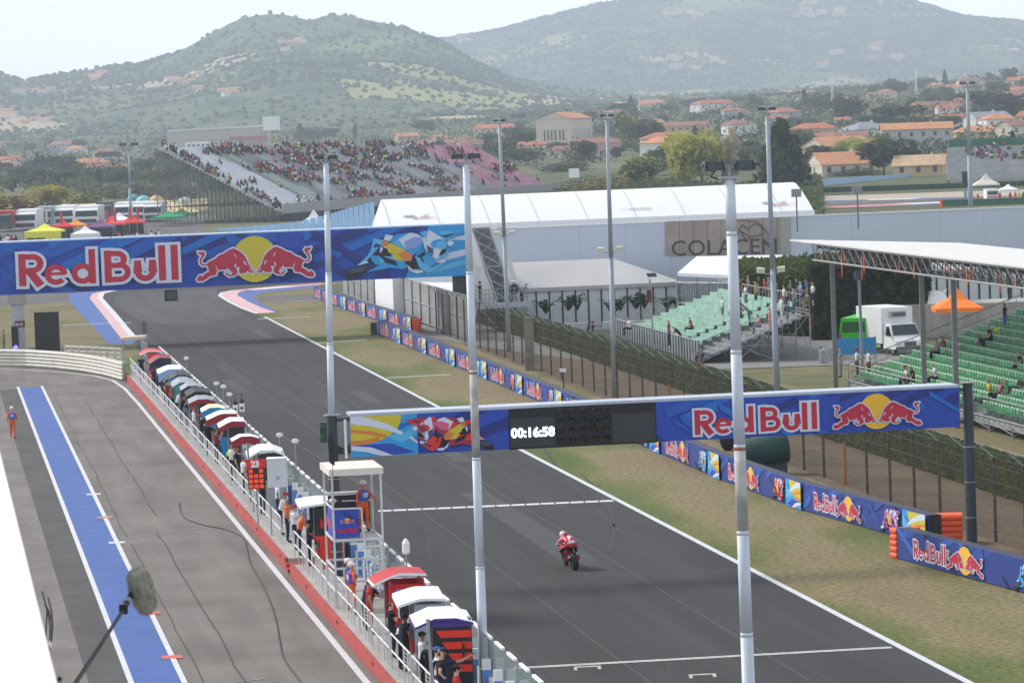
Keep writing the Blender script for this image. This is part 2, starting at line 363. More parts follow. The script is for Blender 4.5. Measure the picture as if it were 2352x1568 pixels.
# pit lane
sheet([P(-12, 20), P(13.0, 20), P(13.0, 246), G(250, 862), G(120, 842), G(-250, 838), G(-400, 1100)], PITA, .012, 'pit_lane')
cstrip(4.25, 5.42, 40, 241, PITD, .018, 'pit_dark_strip'); cstrip(-3, 4.25, 30, 238, PITC, .018, 'pit_apron')
cstrip(5.6, 7.0, 40, 242, BLUE, .026, 'blue_lane')
cstrip(5.42, 5.6, 40, 243, LINE, .032, 'lane_line'); cstrip(7.0, 7.18, 40, 243, LINE, .032, 'lane_line')
wl = [G(-60, 845), G(60, 849), G(150, 855), G(220, 863), G(262, 873), G(290, 892)]
mb = MB()
wp = wl+[P(12.7, 225), P(12.74, 60)]
for a, b in zip(wp, wp[1:]):
    d = Vector(((b-a).y, -(b-a).x, 0)).normalized()*.22
    mb.quad(a+UP*.024, a+d+UP*.024, b+d+UP*.024, b+UP*.024, LINE)
struct(mb, 'pit_wall_line')
for k, (c, y0, y1, w) in enumerate(((7.6, 150, 233, .025), (9.3, 158, 240, .035), (8.9, 60, 152, .04), (7.65, 60, 148, .03))):
    mb = MB(); R = rnd(k); n = 40; pr = None
    for i in range(n+1):
        y = lerp(y0, y1, i/n); cc = c+.13*noise.noise(Vector((y*.12, k, 0)))+R.uniform(-.02, .02); q = (P(cc-w/2, y, .03), P(cc+w/2, y, .03))
        if pr and R.random() > .12: mb.quad(pr[0], pr[1], q[1], q[0], CRACK)
        pr = q
    struct(mb, 'tar_crack')
for v0, sh in ((925, 0), (1218, 1), (1563, 2)):             # cross joints of the pit asphalt
    mb = MB(); a = G(150+120*sh, v0+20, .03); b = G(330+140*sh, v0-6, .03); d = Vector((0, .12, 0)); mb.quad(a, b, b+d, a+d, M('joint_pale', (.30, .28, .27), .9)); struct(mb, 'pit_joint')
for (u, v, col, nm) in ((222, 1137, LINE, 'white'), (258, 1294*0+1249, LINE, 'pale'), (256, 1190, M('orange_mark', (.5, .25, .1)), 'orange'), (335, 1412, M('red_mark', (.6, .12, .1)), 'red'), (420, 1513*0+1513, M('red_mark'), 'red')):
    y = G(u, v).y
    if nm == 'red' and u > 400: y = G(395, v).y
    struct(MB().quad(P(6.75, y, .036), P(7.4, y, .036), P(7.4, y+.7, .036), P(6.75, y+.7, .036), col), 'lane_marking')
# racetrack
far = [G(585, 720), G(553, 708), G(524, 693), G(500, 679), G(512, 670), G(560, 664), G(640, 657), G(735, 651), G(800, 640), G(730, 636), G(400, 650), G(300, 660), G(238, 673), G(233, 684), G(250, 712), G(275, 738), G(300, 765)]
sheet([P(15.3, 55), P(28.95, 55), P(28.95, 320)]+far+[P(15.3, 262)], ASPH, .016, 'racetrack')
sheet([G(-220, 690), G(-220, 715), G(60, 700), G(160, 692), G(235, 676), G(300, 662), G(300, 655)], ASPH2, .014, 'service_road')
sheet([G(575, 696), G(735, 688), G(735, 674), G(600, 680)], ASPH2, .014, 'service_road')
# worn light area at the corner
sheet([G(300, 672), G(500, 662), G(498, 682), G(530, 700), G(560, 724), G(480, 740), G(420, 745), G(330, 740), G(262, 700), G(262, 682)], groundmat('asphalt_corner', [(.3, (.062, .060, .060)), (.7, (.085, .082, .081))], .05, fine=20, fineamt=.1, streak=(25, .8, .15)), .020, 'worn_asphalt')
cstrip(28.95, 29.2, 55, 322, LINE, .022, 'track_edge_line', 4)
def ribbon(pts, w, mat, z, name, side=1, alt=None, step=None):
    mb = MB(); L_ = 0
    res = []
    for a, b in zip(pts, pts[1:]):
        a = Vector(a); b = Vector(b); n = max(1, int((b-a).length/(step or 5)))
        for i in range(n): res.append(a.lerp(b, i/n))
    res.append(Vector(pts[-1])); off = []
    for i, p in enumerate(res):
        d = (res[min(i+1, len(res)-1)]-res[max(i-1, 0)]); off.append(Vector((d.y, -d.x, 0)).normalized()*w*side)
    for i in range(len(res)-1):
        m = mat if not alt or i % 2 else alt
        mb.quad(res[i]+UP*z, res[i+1]+UP*z, res[i+1]+off[i+1]+UP*z, res[i]+off[i]+UP*z, m)
    return struct(mb, name)
kl = [G(318, 778), G(295, 752), G(270, 722), G(250, 700), G(236, 684), G(240, 674), G(262, 668), G(300, 661), G(400, 652)]
ribbon(kl, .5, LINE, .026, 'kerb_line', -1)
ribbon(kl, 1.3, KPINK, .024, 'kerb', -1, KRED, .9)
kr = [G(585, 720), G(553, 708), G(524, 694), G(500, 679), G(506, 672), G(530, 667), G(560, 664), G(640, 657), G(735, 650)]
ribbon(kr, .35, LINE, .026, 'kerb_line', 1)
ribbon([Vector(p)+Vector((.3, 0, 0)) for p in kr[:6]], 1.6, KPINK, .024, 'kerb', 1, KRED, 1.0)
ribbon(kr[5:], 3.2, KPINK, .024, 'kerb', 1, KRED, 3.0)
sheet([G(318, 778), G(232, 688), G(222, 676), G(290, 664), G(240, 664), G(160, 675), G(158, 690), G(250, 790), G(300, 790)], BLUE, .018, 'blue_runoff')
sheet([G(637, 716), G(592, 692), G(580, 682), G(600, 672), G(720, 660), G(735, 650), G(560, 664), G(512, 672), G(572, 716)], BLUE, .018, 'blue_runoff')
ribbon([G(586, 694), G(660, 692), G(735, 689)], .5, LINE, .030, 'kerb', 1, KRED, 6)
# white distance bars on the verge and lines over the track
for (u0, v0, u1, v1) in ((592, 732, 712, 728), (722, 788, 842, 781), (888, 868, 1035, 860), (142, 747, 250, 742), (250, 742, 300, 741)):
    a, b = G(u0, v0, .03), G(u1, v1, .03); d = Vector((0, .75 if v0 > 700 and u0 > 500 else .9, 0)); struct(MB().quad(a, b, b+d, a+d, LINEW), 'distance_bar')
a = G(868, 1174, .03); b = G(1412, 1150, .03); n = 16; mb = MB(); mg = M('line_grey', (.14, .14, .14))
for i in range(n):
    p, q = a.lerp(b, i/n), a.lerp(b, (i+.9)/n); d = Vector((0, .62, 0)); mb.quad(p, q, q+d, p+d, LINE)
    mb.quad(p+Vector((.1, -.22, -.002)), q+Vector((.1, -.22, -.002)), q+Vector((.1, 0, -.002)), p+Vector((.1, 0, -.002)), mg)
struct(mb, 'finish_line')
a = G(1180, 1535, .03); b = G(2050, 1487, .03); d = Vector((0, .38, 0)); struct(MB().quad(a, b, b+d, a+d, LINEW), 'start_line')
def bracket(u, v, w):
    mb = MB(); a = G(u, v, .03); b = G(u+w, v-w*.05, .03); ex = (b-a).normalized(); d = Vector((0, .22, 0)); mb.quad(a, b, b+d, a+d, LINEW)
    for p in (a, b-ex*.1): mb.quad(p-Vector((0, .5, 0)), p+ex*.1-Vector((0, .5, 0)), p+ex*.1, p, LINEW)
    struct(mb, 'grid_marking')
bracket(1318, 1532, 62); bracket(1582, 1550, 62)
# faint tyre marks
R = rnd(8); TM = M('tyre_mark', (.036, .035, .036), .8)
for (p0, p1, p2) in (((1330, 1085), (1440, 1180), (1395, 1260)), ((1240, 1020), (1330, 1150), (1520, 1300)), ((1560, 1500), (1520, 1530), (1540, 1545)), ((1480, 1250), (1630, 1330), (1600, 1350))):
    mb = MB(); pr = None
    for i in range(21):
        t = i/20; u = (1-t)**2*p0[0]+2*t*(1-t)*p1[0]+t*t*p2[0]; v = (1-t)**2*p0[1]+2*t*(1-t)*p1[1]+t*t*p2[1]; g = G(u, v, .021)
        q = (g, g+Vector((.09, 0, 0)))
        if pr: mb.quad(pr[0], pr[1], q[1], q[0], TM)
        pr = q
    struct(mb, 'tyre_mark')
SEAL = M('joint_seal', (.085, .083, .083), .9)
for y, c0, c1 in ((G(1300, 1325).y, 16, 29), (G(1100, 1040).y, 16, 22)):
    struct(MB().quad(P(c0, y, .022), P(c1, y, .022), P(c1, y+.12, .022), P(c0, y+.12, .022), SEAL), 'track_joint')
# long paving seams, old patches and worn streaks of the straight
SE2 = M('seam_pale', (.082, .080, .080), .85); PT1 = M('patch_dark', (.042, .041, .043), .85, var=.1, scale=.5); PT2 = M('patch_pale', (.056, .054, .056), .85, var=.1, scale=.5)
for k, (c0, c1, w) in enumerate(((20.3, 20.6, .05), (24.9, 24.6, .05), (17.6, 17.3, .04))):
    mb = MB(); ys = [60+i*4 for i in range(62)]
    for a_, b_ in zip(ys, ys[1:]):
        ca, cb = lerp(c0, c1, (a_-60)/250)+.04*noise.noise(Vector((a_*.2, k, 0))), lerp(c0, c1, (b_-60)/250)+.04*noise.noise(Vector((b_*.2, k, 0))); mb.quad(P(ca, a_, .0215), P(ca+w, a_, .0215), P(cb+w, b_, .0215), P(cb, b_, .0215), SE2)
    struct(mb, 'paving_seam')
R = rnd(18)
for k in range(9):
    mb = MB(); c = R.uniform(17, 27.5); y = R.uniform(95, 300); w = R.uniform(.5, 1.6); l = R.uniform(8, 30); zk = .0166+k*.0002; mb.quad(P(c, y, zk), P(c+w, y+.3, zk), P(c+w, y+l, zk), P(c, y+l-.4, zk), R.choice((PT1, PT2))); struct(mb, 'asphalt_patch')
for k in range(26):
    mb = MB(); c = R.uniform(16.5, 27); y = R.uniform(80, 320); dc = R.uniform(-1.5, 1.5); l = R.uniform(10, 45); w = R.uniform(.03, .08); mt = R.choice((TM, SE2, TM)); pr = None
    for i in range(9): t_ = i/8; cc = c+dc*t_*t_; q = (P(cc, y+l*t_, .0187+k*1e-4), P(cc+w, y+l*t_, .0187+k*1e-4)); pr and mb.quad(pr[0], pr[1], q[1], q[0], mt); pr = q
    struct(mb, 'rubber_streak')
# far things on the ground
sheet([G(450, 487), G(160, 489), G(120, 468), G(330, 462), G(480, 455), G(480, 480)], STUB, .03, 'straw_field')
sheet([G(-120, 560), G(470, 545), G(470, 490), G(-120, 500)], ASPH2, .02, 'car_park')
sheet([G(1780, 466), G(2500, 452), G(2500, 414), G(2240, 428), G(1800, 446)], GRAVEL, .02, 'gravel_trap')
sheet([G(1780, 482), G(2100, 474), G(2300, 468), G(2500, 462), G(2500, 445), G(2200, 453), G(1850, 466)], ASPH2, .04, 'racetrack')
ribbon([G(1840, 463), G(2000, 458), G(2240, 452)], 6, LINE, .05, 'kerb', 1, BLUE, 9)
ribbon([G(1880, 476), G(2050, 468), G(2240, 460)], 9, LINE, .06, 'kerb', 1, KRED, 14)
# ---------------- printed artwork ----------------
BM_ = M('print_mid_blue', S(34, 92, 186), .6); BB = M('print_blue', S(38, 74, 178), .6); BD = M('print_navy', S(36, 50, 130), .6); BL = M('print_azure', S(30, 108, 198), .6); BLL = M('print_sky', S(45, 155, 222), .6)
BC = M('print_cyan', S(90, 180, 230), .6); RD = M('print_red', S(186, 38, 66), .6); WH = M('print_white', S(205, 215, 235), .6); YE = M('print_yellow', S(205, 190, 50), .6); OR = M('print_orange', S(212, 128, 55), .6)
PU = M('print_lilac', S(130, 160, 225), .6); DK = M('print_black', S(30, 32, 42), .6); TY = M('print_tyre', S(60, 80, 95), .6); R2 = M('print_scarlet', S(214, 50, 40), .6); R3 = M('print_crimson', S(160, 45, 80), .6)
PK = M('print_pink', S(215, 95, 130), .6); MG = M('print_magenta', S(150, 60, 140), .6); MG2 = M('print_mauve', S(190, 120, 185), .6); YO = M('print_gold', S(235, 185, 50), .6)
class Art:
    """2D drawing plane: O origin (lower left), U right, V up (metres)."""
    def __init__(s, mb, O, U, V, step=.003):
        s.mb, s.O, s.U, s.V, s.k, s.st = mb, Vector(O), Vector(U).normalized(), Vector(V).normalized(), 1, step
    def pl(s, pts, m):
        s.mb.shape(pts, s.O, s.U, s.V, m, s.k*s.st); s.k += 1
    def layer(s, lst, m):
        for pts in lst: s.mb.shape(pts, s.O, s.U, s.V, m, s.k*s.st); s.k += .12
        s.k += 1
def stroke(pts, w, cap=0.):
    pts = [Vector((x, y)) for x, y in pts]
    if cap:
        d = (pts[0]-pts[1]).normalized(); pts[0] = pts[0]+d*cap
        d = (pts[-1]-pts[-2]).normalized(); pts[-1] = pts[-1]+d*cap
    L_, R_ = [], []
    for i, p in enumerate(pts):
        a = pts[max(i-1, 0)]; b = pts[min(i+1, len(pts)-1)]; d = (b-a).normalized(); n = Vector((-d.y, d.x))
        k = 1.
        if 0 < i < len(pts)-1:
            c = (p-a).normalized().dot((b-p).normalized()); k = 1/max(.6, math.sqrt(max(0.0, (1+c)/2)))
        L_.append(p+n*w/2*k); R_.append(p-n*w/2*k)
    return [tuple(p) for p in L_+R_[::-1]]
def circle(cx, cy, r, n=28, ry=None): return [(cx+r*math.cos(2*math.pi*i/n), cy+(ry or r)*math.sin(2*math.pi*i/n)) for i in range(n)]
RB = [([(.1, 0), (.1, 1)], .2), ([(.1, .9), (.36, .9)]+arc(.40, .69, .21, 90, -90)+[(.1, .48)], .175), ([(.30, .46), (.60, .0)], .23),
      (arc(1.035, .32, .235, 2, 318, 24), .165), ([(.86, .345), (1.31, .345)], .095),
      (arc(1.78, .32, .235, 0, 360, 26), .17), ([(2.05, 0), (2.05, 1.07)], .185),
      ([(2.49, 0), (2.49, 1)], .2), ([(2.49, .9), (2.70, .9)]+arc(2.76, .715, .185, 90, -90)+[(2.49, .53)], .165), ([(2.49, .53), (2.76, .53)]+arc(2.82, .315, .22, 88, -90)+[(2.49, .095)], .165),
      ([(3.32, .66), (3.32, .30)]+arc(3.53, .30, .21, 180, 360)+[(3.74, .30), (3.74, .66)], .18),
      ([(4.01, 0), (4.01, 1.1)], .2), ([(4.36, 0), (4.36, 1.1)], .2)]
def wordmark(a, x, y, h, sx=1., out=.085):
    T = lambda ps: [(x+p[0]*h*sx, y+p[1]*h) for p in ps]
    a.layer([T(stroke(p, w+2*out, out if len(p) == 2 else out*.8)) for p, w in RB]+[T(circle(1.78, .32, .2)), T(circle(1.03, .3, .2))], WH)
    a.layer([T(stroke(p, w)) for p, w in RB], RD)
BULL = [(130, 335), (165, 350), (235, 345), (262, 380), (250, 420), (215, 455), (190, 500), (188, 545), (225, 575), (275, 570), (340, 520), (440, 480), (500, 425), (580, 400), (680, 340), (760, 305), (820, 325), (900, 380), (970, 450), (1005, 530), (1030, 600), (1085, 680), (1125, 735), (1080, 765), (1025, 735), (1000, 715), (985, 750), (880, 765), (850, 720), (875, 650), (840, 645), (800, 650), (835, 740), (805, 775), (760, 800), (675, 810), (600, 750), (610, 735), (660, 755), (690, 790), (735, 760), (700, 700), (640, 680), (500, 685), (470, 690), (440, 770), (330, 790), (260, 840), (200, 870), (120, 870), (95, 840), (120, 790), (165, 760), (200, 790), (240, 740), (320, 700), (305, 620), (280, 590), (210, 600), (160, 560), (155, 490), (190, 430), (205, 410), (150, 385)]
def offset_poly(ps, d):
    vs = [Vector(p) for p in ps]; n = len(vs); out = []
    ar = sum(vs[i].x*vs[(i+1) % n].y-vs[(i+1) % n].x*vs[i].y for i in range(n)); sg = 1 if ar > 0 else -1
    for i in range(n):
        a, b, c = vs[i-1], vs[i], vs[(i+1) % n]; d1 = (b-a).normalized(); d2 = (c-b).normalized()
        n1 = Vector((d1.y, -d1.x)); n2 = Vector((d2.y, -d2.x)); m = (n1+n2)
        m = m.normalized() if m.length > .2 else n1
        out.append(tuple(b+m*d*sg*min(1.5, 1/max(.5, m.dot(n1)))))
    return out
def bulls(a, cx, cy, s, sx=1.):
    """two charging bulls before a sun; s = metres per traced pixel; centre of the sun at (cx,cy)"""
    T = lambda ps, f: [(cx+f*(p[0]-1150)*s*sx, cy-(p[1]-515)*s) for p in ps]
    ov = YO if s < .003 else YE
    a.pl([(cx+x*s*sx, cy+y*s) for x, y in circle(0, 0, 412, 36)], ov)
    for f in (1, -1):
        segs = []
        for i in range(len(BULL)):
            p, q = BULL[i], BULL[(i+1) % len(BULL)]
            segs.append(T(stroke([p, q], 52, 14), f))
        a.layer(segs, WH)
        a.pl(T(BULL, f), RD)
        a.layer([T([(775, 395), (800, 420), (825, 485), (800, 460)], f), T([(935, 555), (960, 540), (1005, 620), (985, 615)], f), T([(1035, 650), (1060, 690), (1115, 745), (1060, 715)], f), T([(445, 600), (460, 640), (480, 690), (450, 670)], f), T([(800, 570), (815, 610), (780, 650), (775, 630)], f), T([(640, 640), (735, 740), (715, 760), (650, 690)], f)], WH)
# rider artwork, traced on a 2350 x 1038 canvas
RIDER = [('tyre', [(135, 960), (150, 880), (220, 800), (340, 755), (505, 745), (525, 790), (430, 930), (300, 1000), (180, 1020)]), ('hi', [(180, 850), (260, 790), (490, 758), (505, 790), (400, 870), (250, 900)]),
 ('dark', [(490, 650), (560, 600), (620, 500), (740, 440), (830, 410), (870, 520), (930, 640), (900, 760), (700, 840), (460, 905), (640, 760)]), ('dark', [(1120, 690), (1250, 690), (1300, 620), (1450, 510), (1490, 640), (1400, 760), (1380, 855), (1250, 865), (1160, 780)]),
 ('l', [(330, 740), (500, 560), (560, 450), (620, 200), (785, 240), (745, 350), (650, 295), (600, 400), (705, 375), (600, 520), (500, 640), (520, 690)]), ('wh', [(330, 745), (480, 650), (520, 690)]), ('wh', [(740, 350), (770, 420), (725, 510), (712, 470)]),
 ('c', [(560, 550), (700, 560), (790, 670), (780, 750), (640, 740), (575, 650)]), ('l', [(690, 620), (720, 600), (770, 660), (770, 730), (710, 690)]),
 ('c', [(470, 890), (780, 700), (1010, 790), (970, 680), (760, 570), (940, 590), (1130, 690), (1145, 845), (1080, 850), (860, 815)]), ('l', [(760, 570), (940, 590), (1120, 690), (990, 680)]),
 ('or', [(780, 240), (885, 300), (850, 365), (750, 330)]), ('ye', [(750, 335), (835, 370), (885, 305), (945, 330), (1155, 475), (1020, 535), (940, 545), (860, 500), (830, 410), (800, 410)]), ('ye', [(890, 550), (1020, 540), (1110, 685), (980, 670)]), ('or', [(1020, 530), (1165, 480), (1255, 575), (1230, 690), (1115, 690)]),
 ('c', [(880, 265), (1000, 140), (1240, 105), (1390, 165), (1480, 240), (1440, 340), (1390, 480), (1255, 580), (1160, 475), (940, 330)]), ('l', [(940, 300), (1030, 245), (1120, 430), (1100, 430)]), ('w2', [(1030, 240), (1220, 115), (1340, 140), (1425, 225), (1290, 210), (1120, 290), (1150, 460)]), ('pu', [(1120, 290), (1290, 205), (1420, 215), (1420, 330), (1290, 430), (1150, 455)]),
 ('wh', [(780, 235), (820, 130), (955, 160), (880, 270)]), ('l', [(1380, 120), (1470, 80), (1560, 160), (1480, 240)]), ('w2', [(1420, 220), (1490, 230), (1500, 530), (1450, 420)]),
 ('c', [(1640, 120), (1740, 95), (2080, 130), (1950, 260), (1790, 285), (1700, 200)]), ('dark', [(1710, 215), (2010, 150), (1830, 232)]), ('l', [(1700, 110), (1800, 100), (2050, 135), (1750, 180)]),
 ('wh', [(1500, 200), (1520, 90), (1570, 90), (1780, 270), (1820, 340), (1810, 420), (1700, 640), (1640, 690), (1560, 560), (1490, 400)]), ('c', [(1545, 370), (1590, 300), (1690, 265), (1790, 280), (1820, 360), (1780, 460), (1600, 450)]), ('l', [(1620, 420), (1680, 320), (1800, 290), (1820, 380), (1770, 470), (1700, 480)]), ('dark', [(1680, 620), (1730, 490), (1805, 460), (1785, 560)]), ('hi', [(1490, 380), (1600, 460), (1590, 590), (1500, 470)]), ('l', [(1640, 690), (1700, 620), (1800, 560), (1840, 470), (1845, 590), (1780, 670)]),
 ('c', [(1400, 620), (1480, 560), (1640, 700), (1620, 780), (1510, 820), (1440, 740)]), ('l', [(1290, 595), (1380, 640), (1400, 720), (1470, 760), (1560, 850), (1740, 740), (1790, 740), (1580, 930), (1480, 945), (1350, 820)]), ('wh', [(1620, 720), (1790, 680), (1790, 745), (1700, 755)]),
 ('w2', [(1140, 750), (1250, 880), (1410, 890), (1415, 935), (1300, 955), (1180, 870)]), ('wh', circle(1880, 360, 55, 12))]
PALS = {'blue': dict(tyre=DK, hi=TY, dark=DK, l=BC, c=BLL, wh=WH, w2=WH, pu=PU, ye=YE, **{'or': OR}), 'red': dict(tyre=DK, hi=TY, dark=DK, l=R2, c=R2, wh=WH, w2=WH, pu=PK, ye=YE, **{'or': OR}),
        'mag': dict(tyre=DK, hi=WH, dark=DK, l=MG2, c=MG, wh=WH, w2=WH, pu=MG2, ye=YO, **{'or': OR}), 'crim': dict(tyre=DK, hi=TY, dark=DK, l=R3, c=R3, wh=WH, w2=PK, pu=PK, ye=YE, **{'or': OR})}
def rider_art(a, x, y, sx, sy, pal, flip=False):
    p_ = PALS[pal]; p2 = PALS['crim'] if pal == 'red' else p_
    for i, (k, pts) in enumerate(RIDER):
        P_ = p2 if i % 3 == 0 else p_
        a.pl([((x+(2100-px)*sx) if flip else (x+px*sx), y+(1038-py)*sy) for px, py in pts], P_[k])
def clipx(pts, x0, x1, y0, y1):
    def cl(ps, ins, itx):
        out = []
        for i in range(len(ps)):
            a, b = ps[i-1], ps[i]
            if ins(b):
                if not ins(a): out.append(itx(a, b))
                out.append(b)
            elif ins(a): out.append(itx(a, b))
        return out
    for ax, v, sg in ((0, x0, 1), (0, x1, -1), (1, y0, 1), (1, y1, -1)):
        if not pts: return []
        pts = cl(pts, lambda p: (p[ax]-v)*sg >= 0, lambda a, b: tuple(a[k]+(b[k]-a[k])*((v-a[ax])/(b[ax]-a[ax])) for k in (0, 1)))
    return pts
def camo(a, x0, x1, y0, y1, seed, dens=1., dark=False):
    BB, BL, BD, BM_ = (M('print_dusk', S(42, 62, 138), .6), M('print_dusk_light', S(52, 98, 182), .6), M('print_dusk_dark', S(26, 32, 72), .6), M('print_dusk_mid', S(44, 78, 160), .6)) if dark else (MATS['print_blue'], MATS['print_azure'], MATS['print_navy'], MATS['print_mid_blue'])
    R = rnd(seed); h = y1-y0; n = int((x1-x0)/h*3.2*dens)
    a.pl([(x0, y0), (x1, y0), (x1, y1), (x0, y1)], BB)
    for i in range(n):
        cx = R.uniform(x0-h*.5, x1); cy = R.uniform(y0, y1); L_ = h*R.uniform(.9, 2.2); w = h*R.uniform(.14, .34); an = R.choice((.35, .42, .3, .38, -.55)); m = R.choice((BD, BL, BM_, BL, BM_, BD))
        ux, uy = math.cos(an), math.sin(an); sk = R.uniform(.3, .9)*w
        pts = clipx([(cx, cy), (cx+L_*ux, cy+L_*uy), (cx+L_*ux-sk, cy+L_*uy+w), (cx-sk*.3, cy+w*.8)], x0, x1, y0, y1)
        if len(pts) > 2: a.pl(pts, m)
def sunburst(a, x, y, w, h, flip=False):
    """yellow disc quarter with white bow and azure rays (right or left end of a banner)"""
    F = (lambda q: x+w-q*w) if flip else (lambda q: x+q*w)
    a.pl([(F(0), y), (F(1), y), (F(1), y+h), (F(0), y+h)], BLL)
    def ad(ps, m):
        q = clipx([(F(px), y+py*h) for px, py in ps], x, x+w, y, y+h)
        if len(q) > 2: a.pl(q, m)
    ad([(0, .45), (.55, .45), (.95, .8), (.3, .75)], BL); ad([(0, .28), (.6, .3), (.95, .05), (.5, 0)], BB)
    ad([(.75, .3), (1, .5), (1, .9), (.82, .55), (.5, .5)], BC)
    ad(arc(.1, .95, .66, -120, 20, 16)+[(.1, 1.1)], YE); ad(arc(.1, .95, .66, -120, -60, 10)+arc(.1, 1.02, .62, -60, -120, 10), OR)
    ad([(0, 1), (0, .82), (.3, .74), (.55, .62), (.75, .5), (.78, .56), (.55, .78), (.3, .93), (.15, 1)], WH)
    ad([(0, .68), (.3, .62), (.55, .5), (.5, .44), (.2, .56), (0, .6)], OR)
    ad([(0, .28), (.3, .22), (.62, 0), (.45, 0), (.2, .12), (0, .16)], WH)
    ad([(.86, .42), (.9, .46), (1, .3), (.98, .26)], WH)
def textmesh(txt, size, mat, O, U, V, name, parent, bold=.0, ext=.0, align='LEFT', sx=1.):
    cu = bpy.data.curves.new('t', 'FONT'); cu.body = txt; cu.size = size; cu.offset = bold; cu.extrude = ext; cu.align_x = align; cu.resolution_u = 3
    ob = bpy.data.objects.new('t', cu); COL.objects.link(ob); dg = bpy.context.evaluated_depsgraph_get(); me = bpy.data.meshes.new_from_object(ob.evaluated_get(dg)); bpy.data.objects.remove(ob)
    mb = MB(); O, U, V = Vector(O), Vector(U).normalized(), Vector(V).normalized(); N = U.cross(V)
    mb.add([O+U*v.co.x*sx+V*v.co.y+N*v.co.z for v in me.vertices], [tuple(p.vertices) for p in me.polygons], mat)
    return mb.build(name, parent)
def addtext(mb, txt, size, mat, O, U, V, bold=.0, sx=1., align='LEFT'):
    cu = bpy.data.curves.new('t', 'FONT'); cu.body = txt; cu.size = size; cu.offset = bold; cu.align_x = align; cu.resolution_u = 2
    ob = bpy.data.objects.new('t', cu); COL.objects.link(ob); dg = bpy.context.evaluated_depsgraph_get(); me = bpy.data.meshes.new_from_object(ob.evaluated_get(dg)); bpy.data.objects.remove(ob)
    O, U, V = Vector(O), Vector(U).normalized(), Vector(V).normalized()
    mb.add([O+U*v.co.x*sx+V*v.co.y for v in me.vertices], [tuple(p.vertices) for p in me.polygons], mat)
# ---------------- start gantry (near) ----------------
DKP = M('gantry_post_paint', (.035, .045, .065), .45, var=.15, scale=2)
y0 = 131.0; L0 = A(808, 1053, y0); c_l = L0.x+TA*y0
def gp(s, z, back=0.): return Vector((L0.x, y0, 0))+DP*s+UP*z+DT*back
def svof(u, v):                                  # point of the banner plane seen at pixel u,v -> (s,z)
    d = ray(u, v); n = DT; t = (Vector((L0.x, y0, 0))-Vector((0, 0, HC))).dot(n)/d.dot(n); p = Vector((0, 0, HC))+d*t
    q = p-Vector((L0.x, y0, 0)); return q.dot(DP), p.z
ZB, ZTt = 4.42, 5.86; s1, _ = svof(2203, 930)
_, zb = svof(812, 1053); _, ztp = svof(805, 958); _, zb2 = svof(2203, 975); _, zt2 = svof(2200, 887)
ZB = (zb+zb2)/2; ZTt = (ztp+zt2)/2; W0 = s1
t = thing('start_gantry', 'blue start line gantry with lap clock and signal lights between two dark posts', 'gantry', gp(0, 0))
f = MB(); f.obox(gp(0, ZTt, .0), DP*W0, DT*1.2, UP*.10, M('cover_pale', (.46, .52, .62), .5, var=.1, scale=.6)); f.build('top_cover', t)
tr = MB()
for b in (.15, 1.05):
    for z in (ZB+.1, ZTt-.1): tr.tube(gp(0, z, b), gp(W0, z, b), .05, GREY, 6)
for i in range(14):
    a, b = W0*i/14, W0*(i+1)/14; tr.tube(gp(a, ZB+.1, 1.05), gp(b, ZTt-.1, 1.05), .03, GREY, 5); tr.tube(gp(a, ZB+.1, .15), gp(a, ZB+.1, 1.05), .03, GREY, 5); tr.tube(gp(a, ZTt-.1, .15), gp(b, ZTt-.1, 1.05), .03, GREY, 5)
tr.build('truss', t)
def zat(s): return lerp(ztp, zt2, s/W0)
H0 = ZTt-ZB
def seg(u0, u1):
    return svof(u0, 980)[0], svof(u1, 980)[0]
sA, sB = 0, svof(1169, 985)[0]; sC = svof(1507, 970)[0]
b1 = MB(); b1.obox(gp(sA, ZB, 0), DP*(sB-sA), DT*.06, UP*H0, WH); a = Art(b1, gp(sA, ZB, -.004), DP, UP)
wA = sB-sA; camo(a, 0, wA, 0, H0, 3); sunburst(a, 0, 0, wA*.42, H0); rider_art(a, wA*.34, -.03, wA*.60/2100, (H0+.05)/1038*.98, 'red', True)
[b1.quad(gp(sx-.012, ZB, -.19), gp(sx+.012, ZB, -.19), gp(sx+.012, ZTt, -.19), gp(sx-.012, ZTt, -.19), M('seam_dim', S(60, 80, 140), .7)) for sx in (2.6,)]; b1.build('banner_panel', t)
b2 = MB(); b2.obox(gp(sB, ZB-.02, -.02), DP*(sC-sB), DT*.3, UP*(H0+.0), M('display_housing', (.012, .013, .015), .6)); b2.build('display_housing', t)
scr = M('display_screen', (.03, .034, .038), .4)
d0, d1 = svof(1171, 990)[0], svof(1275, 985)[0]; d2, d3 = svof(1405, 975)[0], svof(1504, 970)[0]
c = MB(); c.obox(gp(d0, ZB+.05, -.06), DP*(d1-d0), DT*.03, UP*(H0*.72), scr); ck = c.build('clock_display', t)
DG = M('lit_digits', (.75, .93, 1), .5, emit=2.2)
def hug(x, y, s, mb):
    pass
tm = textmesh('00:16:58', .46, DG, gp((d0+d1)/2, ZB+.42, -.09), DP, UP, 'digits', ck, bold=.018, align='CENTER', sx=1.0)
c = MB(); c.obox(gp(d2, ZB+.05, -.06), DP*(d3-d2), DT*.03, UP*(H0*.72), scr); c.build('blank_display', t)
GL = M('lamp_green_off', (.012, .06, .045), .25); RL = M('lamp_red_off', (.09, .012, .012), .25); AL = M('lamp_amber_off', (.06, .035, .02), .25)
